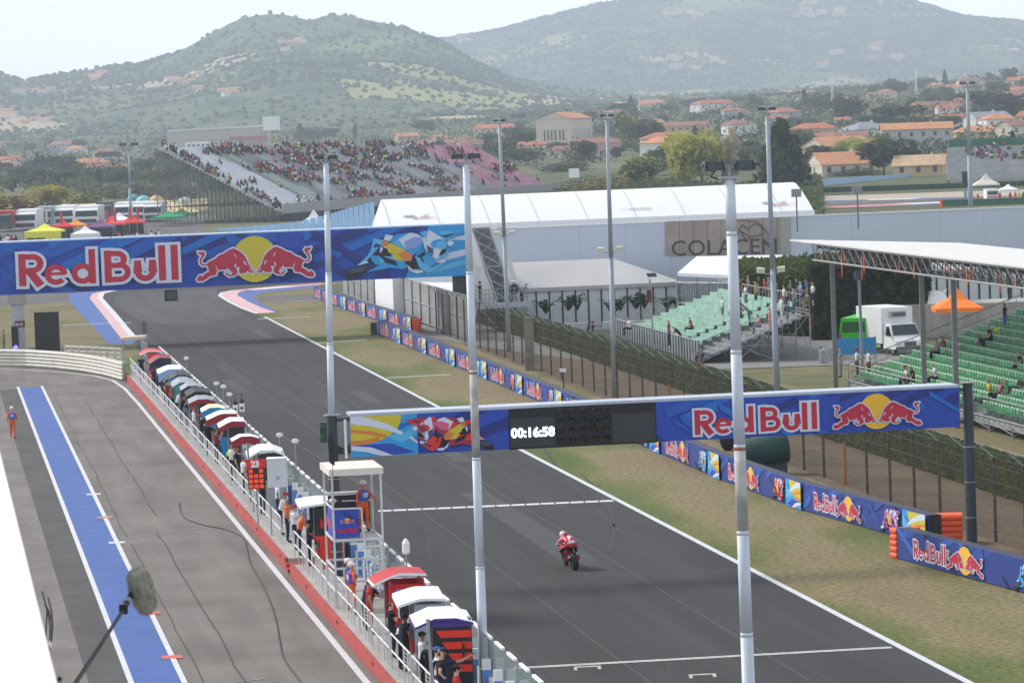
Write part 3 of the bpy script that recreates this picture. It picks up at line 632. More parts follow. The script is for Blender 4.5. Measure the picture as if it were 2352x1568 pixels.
for r in range(4):
    for k in range(5):
        s = lerp(d1, d2, (k+.5)/5); z = ZB+H0*(.86-.235*r); m = (AL, GL, RL, RL)[r]
        h = MB(); h.lathe(gp(s, z, -.02), [(.11, 0), (.12, -.02), (.12, -.03)], M('lamp_housing', (.02, .02, .022), .5), 12, DT)
        for i in range(9):
            aa = math.pi*i/8; bb = math.pi*(i+1)/8
            if i < 8: h.quad(gp(s+.13*math.cos(aa), z+.13*math.sin(aa), -.03), gp(s+.13*math.cos(bb), z+.13*math.sin(bb), -.03), gp(s+.12*math.cos(bb), z+.10*math.sin(bb), -.24), gp(s+.12*math.cos(aa), z+.10*math.sin(aa), -.24), M('lamp_housing'))
        o = h.build('signal_lamp', t); l = MB(); l.ball(gp(s, z, -.05), (.095, .05, .095), m, 10, 6); l.build('lens', o, True)
b3 = MB(); b3.obox(gp(sC, ZB, 0), DP*(W0-sC), DT*.06, UP*H0, WH); a = Art(b3, gp(sC, ZB, -.004), DP, UP)
w3 = W0-sC; camo(a, 0, w3, 0, H0, 11)
x0 = svof(1594, 960)[0]-sC; x1 = svof(1875, 950)[0]-sC; wordmark(a, x0, H0*.13, H0*.62, (x1-x0)/(4.46*H0*.62), .085)
xb = svof(2012, 940)[0]-sC; bulls(a, xb, H0*.5, H0*.92/830*.98); b3.build('banner_panel', t)
pl = P(15.15, 131.0); pr = G(2245, 1262)
tops = {}
for p, nm, h in ((gp(-.62, 0, .4), 'post', svof(765, 955)[1]), (gp(W0+.45, 0, .4), 'post', svof(2228, 880)[1])):
    q = MB(); q.tube(p, p+UP*h, .20, DKP, 16, .18)
    for z in (1.3, 2.6, 3.9): q.tube(p+UP*z, p+UP*(z+.04), .215, GREY, 16)
    q.tube(p, p+UP*.05, .4, DKP, 16); q.tube(p+UP*h, p+UP*(h+.03), .3, GREY, 12); q.build(nm, t)
    tops[nm+str(h)] = p
for z in (ZB+.15, ZTt-.12):
    q = MB(); q.beam(gp(-.6, z, .4), gp(.05, z, .4), .12, .12, DKP); q.build('arm', t)
    q = MB(); q.beam(gp(W0, z, .4), gp(W0+.45, z, .4), .12, .12, DKP); q.build('arm', t)
q = MB(); q.beam(gp(-.18, ZB-.05, .1), gp(-.18, ZTt-.1, .1), .09, .09, WHITE)
for i in range(5): q.beam(gp(-.5, ZB+.1+i*.08, .4), gp(.0, ZB+.45-.07*i, .2), .04, .04, BLACK)
q.build('frame', t)
# ---------------- tall floodlight masts ----------------
def flood_head(t, top, s, mirror=1):
    q = MB(); q.box(top.x, top.y, top.z, .85*s, .5*s, .09*s, GREY); q.tube(top+UP*.09*s, top+UP*.5*s, .06*s, GREY, 8); q.tube(top+Vector((-.75*s, 0, .42*s)), top+Vector((.75*s, 0, .42*s)), .04*s, GREY, 6)
    q.path([top+Vector((-.5*s, 0, .4*s)), top+Vector((-.72*s, -.1*s, .1*s)), top+Vector((-.45*s, 0, 0))], .025*s, BLACK); q.build('bracket', t)
    LH = M('floodlight_casing', (.022, .024, .03), .4); LG = M('floodlight_glass', (.25, .30, .34), .15)
    for k, (dx, rz) in enumerate(((-.62, .2), (.62, -.15))):
        c0 = top+Vector((dx*s, 0, .52*s)); q = MB(); ca, sa = math.cos(rz), math.sin(rz); ax = Vector((ca, sa, 0)); ay = Vector((-sa, ca, 0))
        vs = []
        for (x, y, z) in ((-.42, -.32, -.16), (.42, -.32, -.16), (.42, .32, .02), (-.42, .32, .02), (-.34, -.14, .17), (.34, -.14, .17), (.34, .24, .17), (-.34, .24, .17)):
            vs.append(c0+ax*x*s+ay*y*s+UP*z*s)
        q.add(vs, [(3, 2, 1, 0), (4, 5, 6, 7), (0, 1, 5, 4), (1, 2, 6, 5), (2, 3, 7, 6), (3, 0, 4, 7)], LH)
        q.tube(c0-ax*.44*s, c0+ax*.44*s, .05*s, LH, 8)
        o = q.build('floodlight', t); g = MB(); g.quad(vs[0]-UP*.01, vs[1]-UP*.01, vs[2]-UP*.01, vs[3]-UP*.01, LG)
        g.quad(vs[0]+ay*-.01+ax*.1*s, vs[1]+ay*-.01-ax*.1*s, vs[5]-ay*.01-ax*.08*s, vs[4]-ay*.01+ax*.08*s, M('floodlight_visor', (.05, .065, .08), .3)); g.build('glass', o)
def mast(name, label, base, top, r0, r1, joints, head=1.0, rusty=(), mat=None, lampz=None, lean=None):
    t = thing(name, label, 'lamp post', base); mat = mat or M('mast_paint', (.54, .60, .69), .5, var=.05, scale=1.5); top = Vector(top); base = Vector(base)
    js = [0]+list(joints)+[1]; q = MB()
    for i in range(len(js)-1):
        a, b = js[i], js[i+1]; ra, rb = lerp(r0, r1, a), lerp(r0, r1, b); m = mat if i not in rusty else M('mast_worn', (.40, .40, .38), .7, var=.35, scale=1.6, detail=9)
        pa, pb = base.lerp(top, a), base.lerp(top, b); q.tube(pa, pb, ra, m, 20, rb*1.02)
        if i: q.tube(pa-UP*.03, pa+UP*.05, ra*1.035, mat, 20, ra*1.015)
        if i in rusty: q.tube(pb-UP*.06, pb+UP*.0, rb*1.05, RUST, 16)
    q.build('pole', t, True)
    if head: flood_head(t, top, head)
    return t
def mastpx(name, label, ut, vt, D, ub, r0, r1, joints, head, rusty=()):
    top = A(ut, vt, D); bz = 0; g = None
    # foot: below the mast, following the photographed lean
    du = (ub-ut); 
    v = vt
    for k in range(60):
        v = hor(ub)+HC*K/D
    ubv = ut+(v-vt)*du; p = A(ubv, v, D); p.z = 0
    return mast(name, label, p, top, r0, r1, joints, head, rusty)
def mlean(ut, vt, D, m):                                     # foot pixel column from lean m (px per px)
    v = hor(ut)+HC*K/D; return A(ut+(v-vt)*m, v, D)
tp = A(749, 372, 131); bp_ = gp(-.62, svof(765, 955)[1]+.03, .4)
mast('floodlight_mast', 'white floodlight mast standing on top of the dark left post of the start gantry', bp_, A(749, 374, 131.5), .122, .095, (.28, .56, .8), .40)
b2_ = mlean(1068, 372, 103, .0368); b2_.z = 0
mast('floodlight_mast', 'middle white floodlight mast crossing the left picture of the start gantry', b2_, A(1070, 375, 103), .14, .09, (.26, .46, .62, .8), .40, (2,))
b3_ = mlean(1677, 410, 71, .0366); b3_.z = 0
mast('floodlight_mast', 'thickest and nearest white floodlight mast with rust stains, right of the gantry lettering', b3_, A(1676, 410, 71), .137, .098, (.42, .55, .66, .78, .93), .50, (2,))
GM = M('mast_grey', (.30, .35, .41), .5)
def greymast(ut, vt, D, lean, r, label, head=.8, tw=None):
    b = mlean(ut, vt, D, lean); b.z = 0 if D < 450 else terrain(b.x, b.y)
    t = mast('floodlight_mast', label, b, A(ut, vt, D), r*1.35, r*.8, (.5,), head, (), GM)
    if tw:
        for (uu, vv) in tw:
            q = MB(); p = A(uu, vv, D); q.beam(p-Vector((.35, 0, 0)), p+Vector((.35, 0, 0)), .05, .05, GREY)
            for sx in (-.55, .5): q.obox(p+Vector((sx-.2, -.15, .05)), (.4, 0, .03*(-1 if sx < 0 else 1)), (0, .3, .05), (0, -.05, .25), M('speaker_cream', (.62, .6, .5), .5))
            q.build('loudspeaker', t)
greymast(1147, 283, 262, .043, .13, 'slender grey floodlight mast just right of the stair tower', .40, ((1160, 541),))
greymast(1394, 273, 216, .0295, .125, 'slender grey floodlight mast in front of the grey hospitality tent', .40, ((1402, 580),))
greymast(1762, 260, 192, .036, .13, 'slender grey floodlight mast behind the spectators on the mint seats', .46, ((1772, 628),))
greymast(2222, 200, 500, .028, .26, 'tall floodlight mast by the far right grandstand', 1.05)
greymast(296, 342, 640, .026, .20, 'thin floodlight mast rising behind the parked trucks', 1.6)
# ---------------- footbridge gantry (far) ----------------
yf = 287.0; F_ = G(45, 803); 
def fp(s, z, back=0.): return Vector((F_.x, F_.y, 0))+DP*s+UP*z+DT*back
def fsv(u, v):
    d = ray(u, v); t = (Vector((F_.x, F_.y, 0))-Vector((0, 0, HC))).dot(DT)/d.dot(DT); p = Vector((0, 0, HC))+d*t; q = p-Vector((F_.x, F_.y, 0)); return q.dot(DP), p.z
_, za = fsv(0, 676); _, zb_ = fsv(1065, 634); _, zc = fsv(0, 558); _, zd = fsv(1062, 516); ZB2 = (za+zb_)/2; ZT2 = (zc+zd)/2; H2 = ZT2-ZB2
sl_ = fsv(-160, 620)[0]; sr = fsv(1078, 575)[0]; WB = sr-sl_
t = thing('footbridge', 'long blue footbridge across the far end of the straight with charging bull logo', 'footbridge', fp(0, 0))
q = MB(); q.obox(fp(sl_, ZB2, .1), DP*WB, DT*2.6, UP*.25, GREY); q.obox(fp(sl_, ZT2-.05, 2.6), DP*WB, DT*.08, UP*-(H2-.3), M('mesh_back', (.2, .22, .25), .7)); q.build('deck', t)
q = MB()
for i in range(9):
    a = lerp(sl_, sr, i/9)+.06; b = lerp(sl_, sr, (i+1)/9)-.06; q.obox(fp(a, ZT2, -.02), DP*(b-a), DT*2.7, UP*.09, M('skylight_blue', (.42, .55, .72), .4))
q.build('roof', t)
q = MB(); q.obox(fp(sl_, ZB2, 0), DP*WB, DT*.08, UP*H2, WH); a = Art(q, fp(sl_, ZB2, -.005), DP, UP, .006)
camo(a, 0, WB, 0, H2, 21, 1.3)
xr = fsv(845, 580)[0]-sl_; 
a.pl([(WB-5.2, 0), (WB, 0), (WB, H2), (WB-3.2, H2)], BLL); a.pl([(WB-3.6, .9), (WB, 1.7), (WB, 2.15), (WB-3.7, 1.5)], WH); a.pl([(WB-3.4, .2), (WB, 1.0), (WB, 1.3), (WB-4.2, .6)], BC); a.pl([(WB-3.0, 2.9), (WB, 3.2), (WB, 2.8)], WH)
kx = (fsv(1075, 575)[0]-fsv(770, 590)[0])/2200; rider_art(a, fsv(772, 590)[0]-sl_, .02, kx, H2/1038*.99, 'blue')
x0 = fsv(42, 610)[0]-sl_; x1 = fsv(408, 600)[0]-sl_; wordmark(a, x0, H2*.16, H2*.62, (x1-x0)/(4.46*H2*.62)); bulls(a, fsv(584, 590)[0]-sl_, H2*.5, H2*.92/830*.98); q.build('banner_panel', t)
q = MB(); pw = .95; q.obox(fp(-pw/2, 0, .1), DP*pw, DT*.9, UP*(ZB2+.1), M('pillar_white', (.42, .44, .50), .7, var=.12)); q.obox(fp(-pw*.72, ZB2-.75, -.1), DP*pw*1.4, DT*1.2, UP*.75, CONC)
pi_ = q.build('pillar', t); q = MB(); q.obox(fp(-.25, 1.75, .05), DP*.75, DT*.05, UP*.5, M('sign_maroon', (.16, .02, .03), .6)); addtext(q, 'N G', .3, WH, fp(-.2, 1.88, .04), DP, UP, .01); q.build('sign', pi_)
pq = fsv(392, 665); q = MB(); q.obox(fp(pq[0]-.5, ZB2-1.0, -.3), DP*1.0, DT*.5, UP*.85, BLACK); q.obox(fp(pq[0]-.36, ZB2-.85, -.32), DP*.72, DT*.02, UP*.55, M('screen_dim', (.07, .06, .07), .3)); q.build('signal_panel', t)
q = MB(); q.obox(fp(sr-1.2, ZB2-1.9, .2), DP*1.3, DT*1.5, UP*1.9, M('soffit_dark', (.08, .08, .085), .8)); q.obox(fp(sr-.9, 0, .4), DP*.8, DT*.8, UP*(ZB2-1.5), M('pillar_white')); q.build('pillar', t)
# stair tower at its right end
t = thing('stair_tower', 'steel lattice stair tower with white side panels at the right end of the footbridge', 'stair tower', fp(sr+.4, 0))
def tw(u, v, D=288.0): return A(u, v, D)
SW = M('stair_panel_white', (.62, .62, .62), .6, var=.1)
q = MB()
def slab(ps, th=.12, m=SW, mb=None):
    mb = mb or q; k = Vector((0, th, 0)); n = len(ps); mb.poly(ps, m); mb.poly([p+k for p in ps][::-1], m)
    for i in range(n): mb.quad(ps[i], ps[i]+k, ps[(i+1) % n]+k, ps[(i+1) % n], m)
slab([tw(1083, 580), tw(1094, 610), tw(1110, 612), tw(1145, 705), tw(1110, 706), tw(1083, 640)]); q.build('side_panel', t)
q = MB(); slab([tw(1140, 521), tw(1152, 521), tw(1210, 720), tw(1196, 720)]); slab([tw(1122, 521), tw(1126, 521), tw(1190, 720), tw(1183, 720)], .12, GREY); q.build('side_panel', t)
q = MB(); back = [tw(1084, 525, 290), tw(1126, 523, 290), tw(1185, 712, 290), tw(1142, 712, 290)]; q.poly(back, M('stair_mesh', (.13, .135, .15), .8, var=.2, scale=2)); q.build('mesh_screen', t)
q = MB()
lft = lambda k: tw(lerp(1084, 1146, k), lerp(525, 700, k)); rgt = lambda k: tw(lerp(1124, 1187, k), lerp(522, 697, k))
for i in range(6):
    a, b = i/6, (i+1)/6; q.beam(lft(a), rgt(b), .16, .10, GREY); q.beam(rgt(a)+Vector((0, .5, 0)), lft(b)+Vector((0, .5, 0)), .2, .1, M('lattice_dim', (.22, .22, .23), .6))
for k in (.5, 0, 1): q.beam(lft(k), rgt(k), .2, .12, GREY)
q.beam(lft(0), lft(1), .18, .12, M('lattice_cream', (.5, .49, .45), .6)); q.beam(rgt(0), rgt(1), .18, .12, M('lattice_cream')); q.build('lattice', t)
DKy = 286.0; q = MB(); a, b = tw(1095, 700, DKy), tw(1212, 693, DKy); q.obox(a, b-a, (0, 1.5, 0), (0, 0, -.35), M('platform_pale', (.45, .48, .52), .6)); o = q.build('platform', t)
q = MB()
for i in range(13):
    p = a.lerp(b, i/12); q.tube(p, p+UP*1.15, .03, GREY, 5)
for z in (.4, .8, 1.15): q.tube(a+UP*z, b+UP*z, .03, GREY, 5)
q.build('handrail', t)
q = MB()
for k in (.05, .35, .65, .95):
    p = a.lerp(b, k); q.tube(p-UP*.3, Vector((p.x, p.y, 0)), .06, GREY, 6); q.tube(p-UP*.3, Vector((p.x+1.5, p.y-1, .3)), .035, GREY, 5)
q.build('support_frame', t)
# ---------------- people ----------------
PS = {k: M('p_'+k, c, .8, spec=.2) for k, c in dict(skin=(.42, .24, .17), hair=(.03, .022, .018), shirt=(.5, .5, .5), fore=(.4, .24, .17), legs=(.05, .05, .06), shin=(.05, .05, .06), shoe=(.04, .04, .04)).items()}
EYE = M('p_eye', (.01, .01, .01), .3)
def pmat(n, c): return M('cloth_'+n, c, .85, spec=.2, var=.08, scale=9)
CL = {n: pmat(n, c) for n, c in dict(white=(.70, .71, .74), red=(.45, .03, .03), navy=(.018, .025, .06), black=(.015, .015, .018), orange=(.72, .13, .03), blue=(.05, .13, .42), grey=(.20, .21, .24), maroon=(.22, .02, .035), yellow=(.65, .50, .03), green=(.03, .20, .10),
      khaki=(.28, .23, .15), denim=(.08, .13, .22), pink=(.6, .25, .3), sky=(.18, .38, .65), lime=(.45, .75, .05), violet=(.13, .10, .42)).items()}
HR = {'dark': (.02, .015, .012), 'brown': (.08, .04, .02), 'grey': (.25, .24, .23), 'blond': (.35, .24, .12), 'white': (.72, .73, .74), 'red': (.5, .04, .03), 'helmet': (.70, .71, .72)}
HR = {k: M('hair_'+k, c, .6) for k, c in HR.items()}
SKN = [PS['skin'], M('skin_fair', (.55, .34, .26), .7), M('skin_tan', (.33, .18, .12), .7)]
def V3(*a): return Vector(a)
def pose(kind):
    J = dict(pel=V3(0, 0, .96), wai=V3(0, 0, 1.10), che=V3(0, .01, 1.30), nek=V3(0, 0, 1.47), chin=V3(0, .02, 1.545), hed=V3(0, .012, 1.635), top=V3(0, 0, 1.70))
    for s, k in ((-1, 'l'), (1, 'r')):
        J['sh'+k] = V3(.185*s, 0, 1.405); J['el'+k] = V3(.235*s, -.02, 1.13); J['wr'+k] = V3(.25*s, .05, .90); J['ha'+k] = V3(.25*s, .07, .83)
        J['hi'+k] = V3(.09*s, 0, .90); J['kn'+k] = V3(.105*s, .02, .50); J['an'+k] = V3(.11*s, -.01, .09); J['to'+k] = V3(.13*s, .15, .04)
    if kind == 'hips':
        for s, k in ((-1, 'l'), (1, 'r')): J['el'+k] = V3(.37*s, -.08, 1.17); J['wr'+k] = V3(.2*s, .04, 1.02); J['ha'+k] = V3(.14*s, .08, 1.0)
    if kind in ('lean', 'bend'):
        a = .35 if kind == 'lean' else .75
        for n in ('wai', 'che', 'nek', 'chin', 'hed', 'top', 'shl', 'shr'):
            p = J[n]-J['pel']; J[n] = J['pel']+V3(p.x, p.y*math.cos(a)+p.z*math.sin(a), p.z*math.cos(a)-p.y*math.sin(a))
        for s, k in ((-1, 'l'), (1, 'r')): J['el'+k] = J['sh'+k]+V3(.05*s, .14, -.24); J['wr'+k] = J['el'+k]+V3(-.03*s, .24, -.03); J['ha'+k] = J['wr'+k]+V3(-.02*s, .07, -.01)
    if kind == 'fold':
        for s, k in ((-1, 'l'), (1, 'r')): J['el'+k] = V3(.24*s, .05, 1.15); J['wr'+k] = V3(.02*s, .2, 1.20); J['ha'+k] = V3(-.06*s, .19, 1.22)
    if kind == 'phone':
        for s, k in ((-1, 'l'), (1, 'r')): J['el'+k] = V3(.25*s, .12, 1.20); J['wr'+k] = V3(.08*s, .30, 1.42); J['ha'+k] = V3(.04*s, .33, 1.48)
    if kind == 'point': J['elr'] = V3(.42, .12, 1.38); J['wrr'] = V3(.62, .24, 1.50); J['har'] = V3(.69, .28, 1.55)
    if kind == 'marshal': J['ell'] = V3(-.33, .0, 1.18); J['wrl'] = V3(-.46, .12, 1.0); J['hal'] = V3(-.52, .14, .95); J['knr'] = V3(.15, .05, .5); J['anr'] = V3(.17, 0, .09); J['tor'] = V3(.22, .14, .04)
    if kind == 'walk':
        J['knl'] = V3(-.1, .16, .53); J['anl'] = V3(-.1, .20, .12); J['tol'] = V3(-.1, .36, .08); J['knr'] = V3(.1, -.02, .5); J['anr'] = V3(.1, -.24, .14); J['tor'] = V3(.1, -.12, .03)
        J['ell'] = V3(-.25, -.12, 1.15); J['wrl'] = V3(-.24, -.10, .92); J['hal'] = V3(-.24, -.08, .85); J['elr'] = V3(.25, .05, 1.15); J['wrr'] = V3(.22, .2, .98); J['har'] = V3(.22, .25, .93)
    if kind == 'sit':
        for s, k in ((-1, 'l'), (1, 'r')):
            J['kn'+k] = V3(.13*s, .45, .93); J['an'+k] = V3(.13*s, .42, .50); J['to'+k] = V3(.14*s, .57, .46)
            J['el'+k] = V3(.24*s, .10, 1.15); J['wr'+k] = V3(.16*s, .32, 1.06); J['ha'+k] = V3(.13*s, .38, 1.04)
        for n in ('wai', 'che', 'nek', 'chin', 'hed', 'top', 'shl', 'shr', 'ell', 'elr'):
            J[n] = J[n]+V3(0, .10*(J[n].z-.96)/.5, 0)
        for n in J: J[n] = J[n]-V3(0, 0, .42) if kind == 'sit' else J[n]
    return J
RAD = dict(pel=(.155, .115), wai=(.14, .105), che=(.165, .115), nek=(.055, .055), chin=(.062, .07), hed=(.078, .095), top=(.058, .07), sh=(.062, .062), el=(.043, .043), wr=(.028, .028), ha=(.04, .022), hi=(.095, .1), kn=(.064, .064), an=(.04, .045), to=(.04, .032))
SEGS = [('pel', 'wai', 'shirt'), ('wai', 'che', 'shirt'), ('che', 'nek', 'shirt'), ('nek', 'chin', 'skin'), ('chin', 'hed', 'skin'), ('hed', 'top', 'skin')]
for k in 'lr': SEGS += [('che', 'sh'+k, 'shirt'), ('sh'+k, 'el'+k, 'shirt'), ('el'+k, 'wr'+k, 'fore'), ('wr'+k, 'ha'+k, 'skin'), ('pel', 'hi'+k, 'legs'), ('hi'+k, 'kn'+k, 'legs'), ('kn'+k, 'an'+k, 'shin'), ('an'+k, 'to'+k, 'shoe')]
SL = ['skin', 'hair', 'shirt', 'fore', 'legs', 'shin', 'shoe']
def make_body(kind, fat=1.):
    J = pose(kind); names = list(J); me = bpy.data.meshes.new('person'); names.sort(key=lambda n: n != 'pel')
    me.from_pydata([J[n] for n in names], [(names.index(a), names.index(b)) for a, b, _ in SEGS], [])
    o = bpy.data.objects.new('person', me); COL.objects.link(o); o.modifiers.new('s', 'SKIN'); sv = me.skin_vertices[0].data
    for i, n in enumerate(names):
        r = RAD.get(n) or RAD[n[:2]]; f_ = fat if n in ('pel', 'wai', 'che') else 1
        sv[i].radius = (r[0]*f_, r[1]*f_)
    sv[0].use_root = True
    ss = o.modifiers.new('b', 'SUBSURF'); ss.levels = 1; ss.render_levels = 1
    dg = bpy.context.evaluated_depsgraph_get(); m2 = bpy.data.meshes.new_from_object(o.evaluated_get(dg)); bpy.data.objects.remove(o)
    mb = MB(); mats = [PS[k] for k in SL]
    for m in mats: mb.mi(m)
    H = (J['hed']+J['top'])/2; fw = V3(0, 1, 0)
    vs = [v.co.copy() for v in m2.vertices]; mb.v = [tuple(v) for v in vs]
    for p in m2.polygons:
        c = p.center; best = None
        for a, b, r in SEGS:
            A_, B_ = J[a], J[b]; t = max(0, min(1, (c-A_).dot(B_-A_)/max(1e-6, (B_-A_).length_squared))); d = (c-A_.lerp(B_, t)).length
            ra = (RAD.get(a) or RAD[a[:2]])[0]; rb = (RAD.get(b) or RAD[b[:2]])[0]; d /= lerp(ra, rb, t)
            if best is None or d < best[0]: best = (d, r, t, a)
        r = best[1]
        if r == 'shirt' and best[3][:2] == 'sh' and best[2] > .62: r = 'fore'
        if r == 'shirt' and c.z < J['pel'].z+.02: r = 'legs'
        q = c-J['hed']
        if r == 'skin' and best[3] in ('chin', 'hed') and (q.z > .055 or (q.y < -.01 and q.z > -.05)): r = 'hair'
        mb.f.append(tuple(p.vertices)); mb.m.append(SL.index(r))
    h = J['hed']
    mb.add([h+V3(-.018, .085, -.03), h+V3(.018, .085, -.03), h+V3(0, .085, .02), h+V3(0, .125, -.025)], [(0, 1, 3), (1, 2, 3), (2, 0, 3)], PS['skin'])
    for s in (-1, 1):
        mb.ball(h+V3(.035*s, .088, .005), .013, EYE, 5, 4); mb.ball(h+V3(.088*s, .0, -.01), (.014, .022, .032), PS['skin'], 6, 4)
    mb.obox(h+V3(-.025, .085, -.06), (.05, 0, 0), (0, .006, 0), (0, 0, .01), M('p_lips', (.3, .1, .09), .6))
    for k, s in (('l', -1), ('r', 1)):                       # thumb and four fingers, slightly curled
        d = (J['ha'+k]-J['wr'+k]).normalized(); sd = d.cross(V3(s, 0, 0)).normalized() if abs(d.x) < .9 else V3(0, 1, 0); nrm = d.cross(sd).normalized()
        for i in range(4):
            b = J['ha'+k]+sd*(.024-.016*i); L_ = (.075, .085, .08, .062)[i]; e1 = b+d*L_*.5; e2 = e1+(d*.8+nrm*s*-.5).normalized()*L_*.5; mb.tube(b, e1, .0085, PS['skin'], 5); mb.tube(e1, e2, .008, PS['skin'], 5, .006)
        b = J['wr'+k]+d*.03+sd*.022; mb.tube(b, b+d*.04+sd*.03, .0095, PS['skin'], 5, .007)
    ob = mb.build('person', None, True); return ob, J
PROTO = {}
PN = [0]
def person(kind, loc, rz, shirt='grey', legs='navy', hair='dark', sleeves=False, shorts=False, label='', h=1.75, group=None, helmet=None, vest=None, capc=None, shoe='black', fat=1.):
    if kind not in PROTO:
        PROTO[kind] = list(make_body(kind)); ob = PROTO[kind][0]; first = True
    else:
        ob = PROTO[kind][0].copy(); COL.objects.link(ob)
    sk = SKN[PN[0] % 3]; PN[0] += 1
    J = PROTO[kind][1]
    mm = [sk, HR[hair], CL[shirt], CL[shirt] if sleeves else sk, CL[legs], sk if shorts else CL[legs], CL[shoe]]
    for i, m in enumerate(mm): ob.material_slots[i].link = 'OBJECT'; ob.material_slots[i].material = m
    k = h/1.75; ob.location = loc; ob.rotation_euler = (0, 0, rz); ob.scale = (k*fat, k*fat, k)
    tag(ob, label, 'person', group)
    ORG[ob] = V3(0, 0, 0)
    hd = J['hed']
    if helmet:
        q = MB(); q.ball(hd+V3(0, .0, .035), (.115, .135, .105), HR[helmet], 12, 8); q.box(hd.x, hd.y+.12, hd.z+.03, .17, .10, .015, HR[helmet]); q.build('helmet', ob, True)
        q = MB()
        for s in (-1, 1): q.ball(hd+V3(.10*s, .0, -.02), (.03, .04, .05), CL['orange'], 8, 5)
        q.build('ear_defender', ob, True)
    if capc:
        q = MB(); q.ball(hd+V3(0, .0, .04), (.098, .115, .08), CL[capc], 10, 6); q.box(hd.x, hd.y+.15, hd.z+.045, .15, .11, .012, CL[capc]); q.build('cap', ob, True)
    if vest:
        q = MB(); c = J['che']; prof = [(-.26, .15, .125), (-.12, .155, .125), (0, .172, .135), (.09, .165, .125), (.13, .10, .09)]
        n = 14; vs = []
        for dz, rx, ry in prof:
            for i in range(n): a = 2*math.pi*i/n; vs.append(V3(c.x+rx*1.04*math.cos(a), c.y+ry*1.1*math.sin(a)-.005, c.z+dz))
        q.add(vs, [(j*n+i, j*n+(i+1) % n, (j+1)*n+(i+1) % n, (j+1)*n+i) for j in range(4) for i in range(n)], CL[vest])
        for s in (1, -1):
            q.poly([c+V3(-.09*s, .150*s, -.12), c+V3(.09*s, .150*s, -.12), c+V3(.10*s, .158*s, .04), c+V3(-.10*s, .158*s, .04)], M('vest_print', (.45, .45, .70), .7, var=.3, scale=14))
        q.build('vest', ob, True)
    return ob
def face(a, b):                                             # rotation so that local +Y looks from a to b
    d = Vector(b)-Vector(a); return math.atan2(-d.x, d.y)
# ---------------- pit wall ----------------
PW = 'pit_wall'
REDP = M('red_wall_paint', (.40, .06, .055), .7, var=.12, scale=1.5)
t = thing('pit_wall', 'raised concrete pit wall platform with a low red painted face along the pit lane', 'wall', P(13.1, 120))
q = MB()
for (ya, yb) in ((60, 135.2), (137.2, 246)):
    q.add([P(13.1, ya, 0), P(15.13, ya, 0), P(15.13, yb, 0), P(13.1, yb, 0), P(13.1, ya, .44), P(15.13, ya, .44), P(15.13, yb, .44), P(13.1, yb, .44)], [(4, 5, 6, 7), (0, 1, 5, 4), (1, 2, 6, 5), (2, 3, 7, 6), (3, 0, 4, 7)], CONC)
q.build('platform', t)
q = MB()
for (ya, yb) in ((60, 135.2), (137.2, 246)):
    q.obox(P(13.0, ya, 0), P(13.12, ya)-P(13.0, ya), P(13.0, yb)-P(13.0, ya), (0, 0, .46), REDP)
for i in range(19):
    y = 62+i*9.6; q.obox(P(12.97, y, .30), (.06, 0, 0), P(13, y+.25)-P(13, y), (0, 0, .1), M('drain_dark_red', (.2, .03, .03), .8))
q.build('red_face', t)
q = MB()
for k in range(2): q.obox(P(13.0, 137.2-.45*k, 0), P(14.2, 137)-P(13, 137), DT*-.45, (0, 0, .3-.15*k), REDP)
q.obox(P(13.0, 135.2, 0), P(15.0, 135.2)-P(13.0, 135.2), DT*.08, (0, 0, .46), REDP); q.obox(P(14.2, 135.3, 0), (.8, 0, 0), DT*1.8, (0, 0, .44), CONC); q.build('steps', t)
q = MB(); q.obox(P(15.14, 60, 0), (.20, 0, 0), P(15, 247)-P(15, 60), (0, 0, 1.16), M('parapet_concrete', (.42, .42, .41), .85, var=.12, scale=.8)); q.build('parapet', t)
# glass screens: one panel per 2.1 m
GC = 15.30
GLS = M('screen_glass', (.40, .55, .56), .08, alpha=.30, spec=.6); GEDGE = M('glass_edge_white', (.88, .89, .87), .35); BRD = M('board_blue', (.10, .25, .62), .6); BRW = M('board_white', (.75, .77, .80), .6)
g0 = None; n = 0
y = 72.0; R = rnd(2)
while y < 246:
    if g0 is None:
        g0 = thing('glass_screen', 'clear glass screen panel with a white top edge and a blue and white post board on the pit wall', 'glass screen', P(GC, y, 1.16), 'glass screens along the pit wall')
        g0['label'] = 'clear glass screen with white top edge and blue post board along the pit wall'
        o = P(GC, y, 1.16); dy = P(GC, y+2.0)-P(GC, y)
        mb = MB(); mb.obox(o+dy*.06, dy*.88, (.02, 0, 0), (0, 0, 1.0), GLS); mb.build('glass', g0)
        mb = MB(); mb.obox(o+dy*.16+UP*.97+Vector((-.02, 0, 0)), dy*.66, (.09, 0, 0), (0, 0, .07), GEDGE); mb.build('top_edge', g0)
        mb = MB(); mb.obox(o-UP*.68+Vector((-.30, 0, 0)), dy*.05, (.24, 0, 0), (0, 0, .86), BRD); mb.obox(o+UP*.18+Vector((-.30, 0, 0)), dy*.05, (.24, 0, 0), (0, 0, .30), BRW); mb.build('board', g0)
        mb = MB(); mb.obox(o, dy*.035, (.05, 0, 0), (0, 0, 1.0), GREY); mb.build('post', g0)
    else: dup(g0, P(GC, y, 1.16))
    y += 2.1
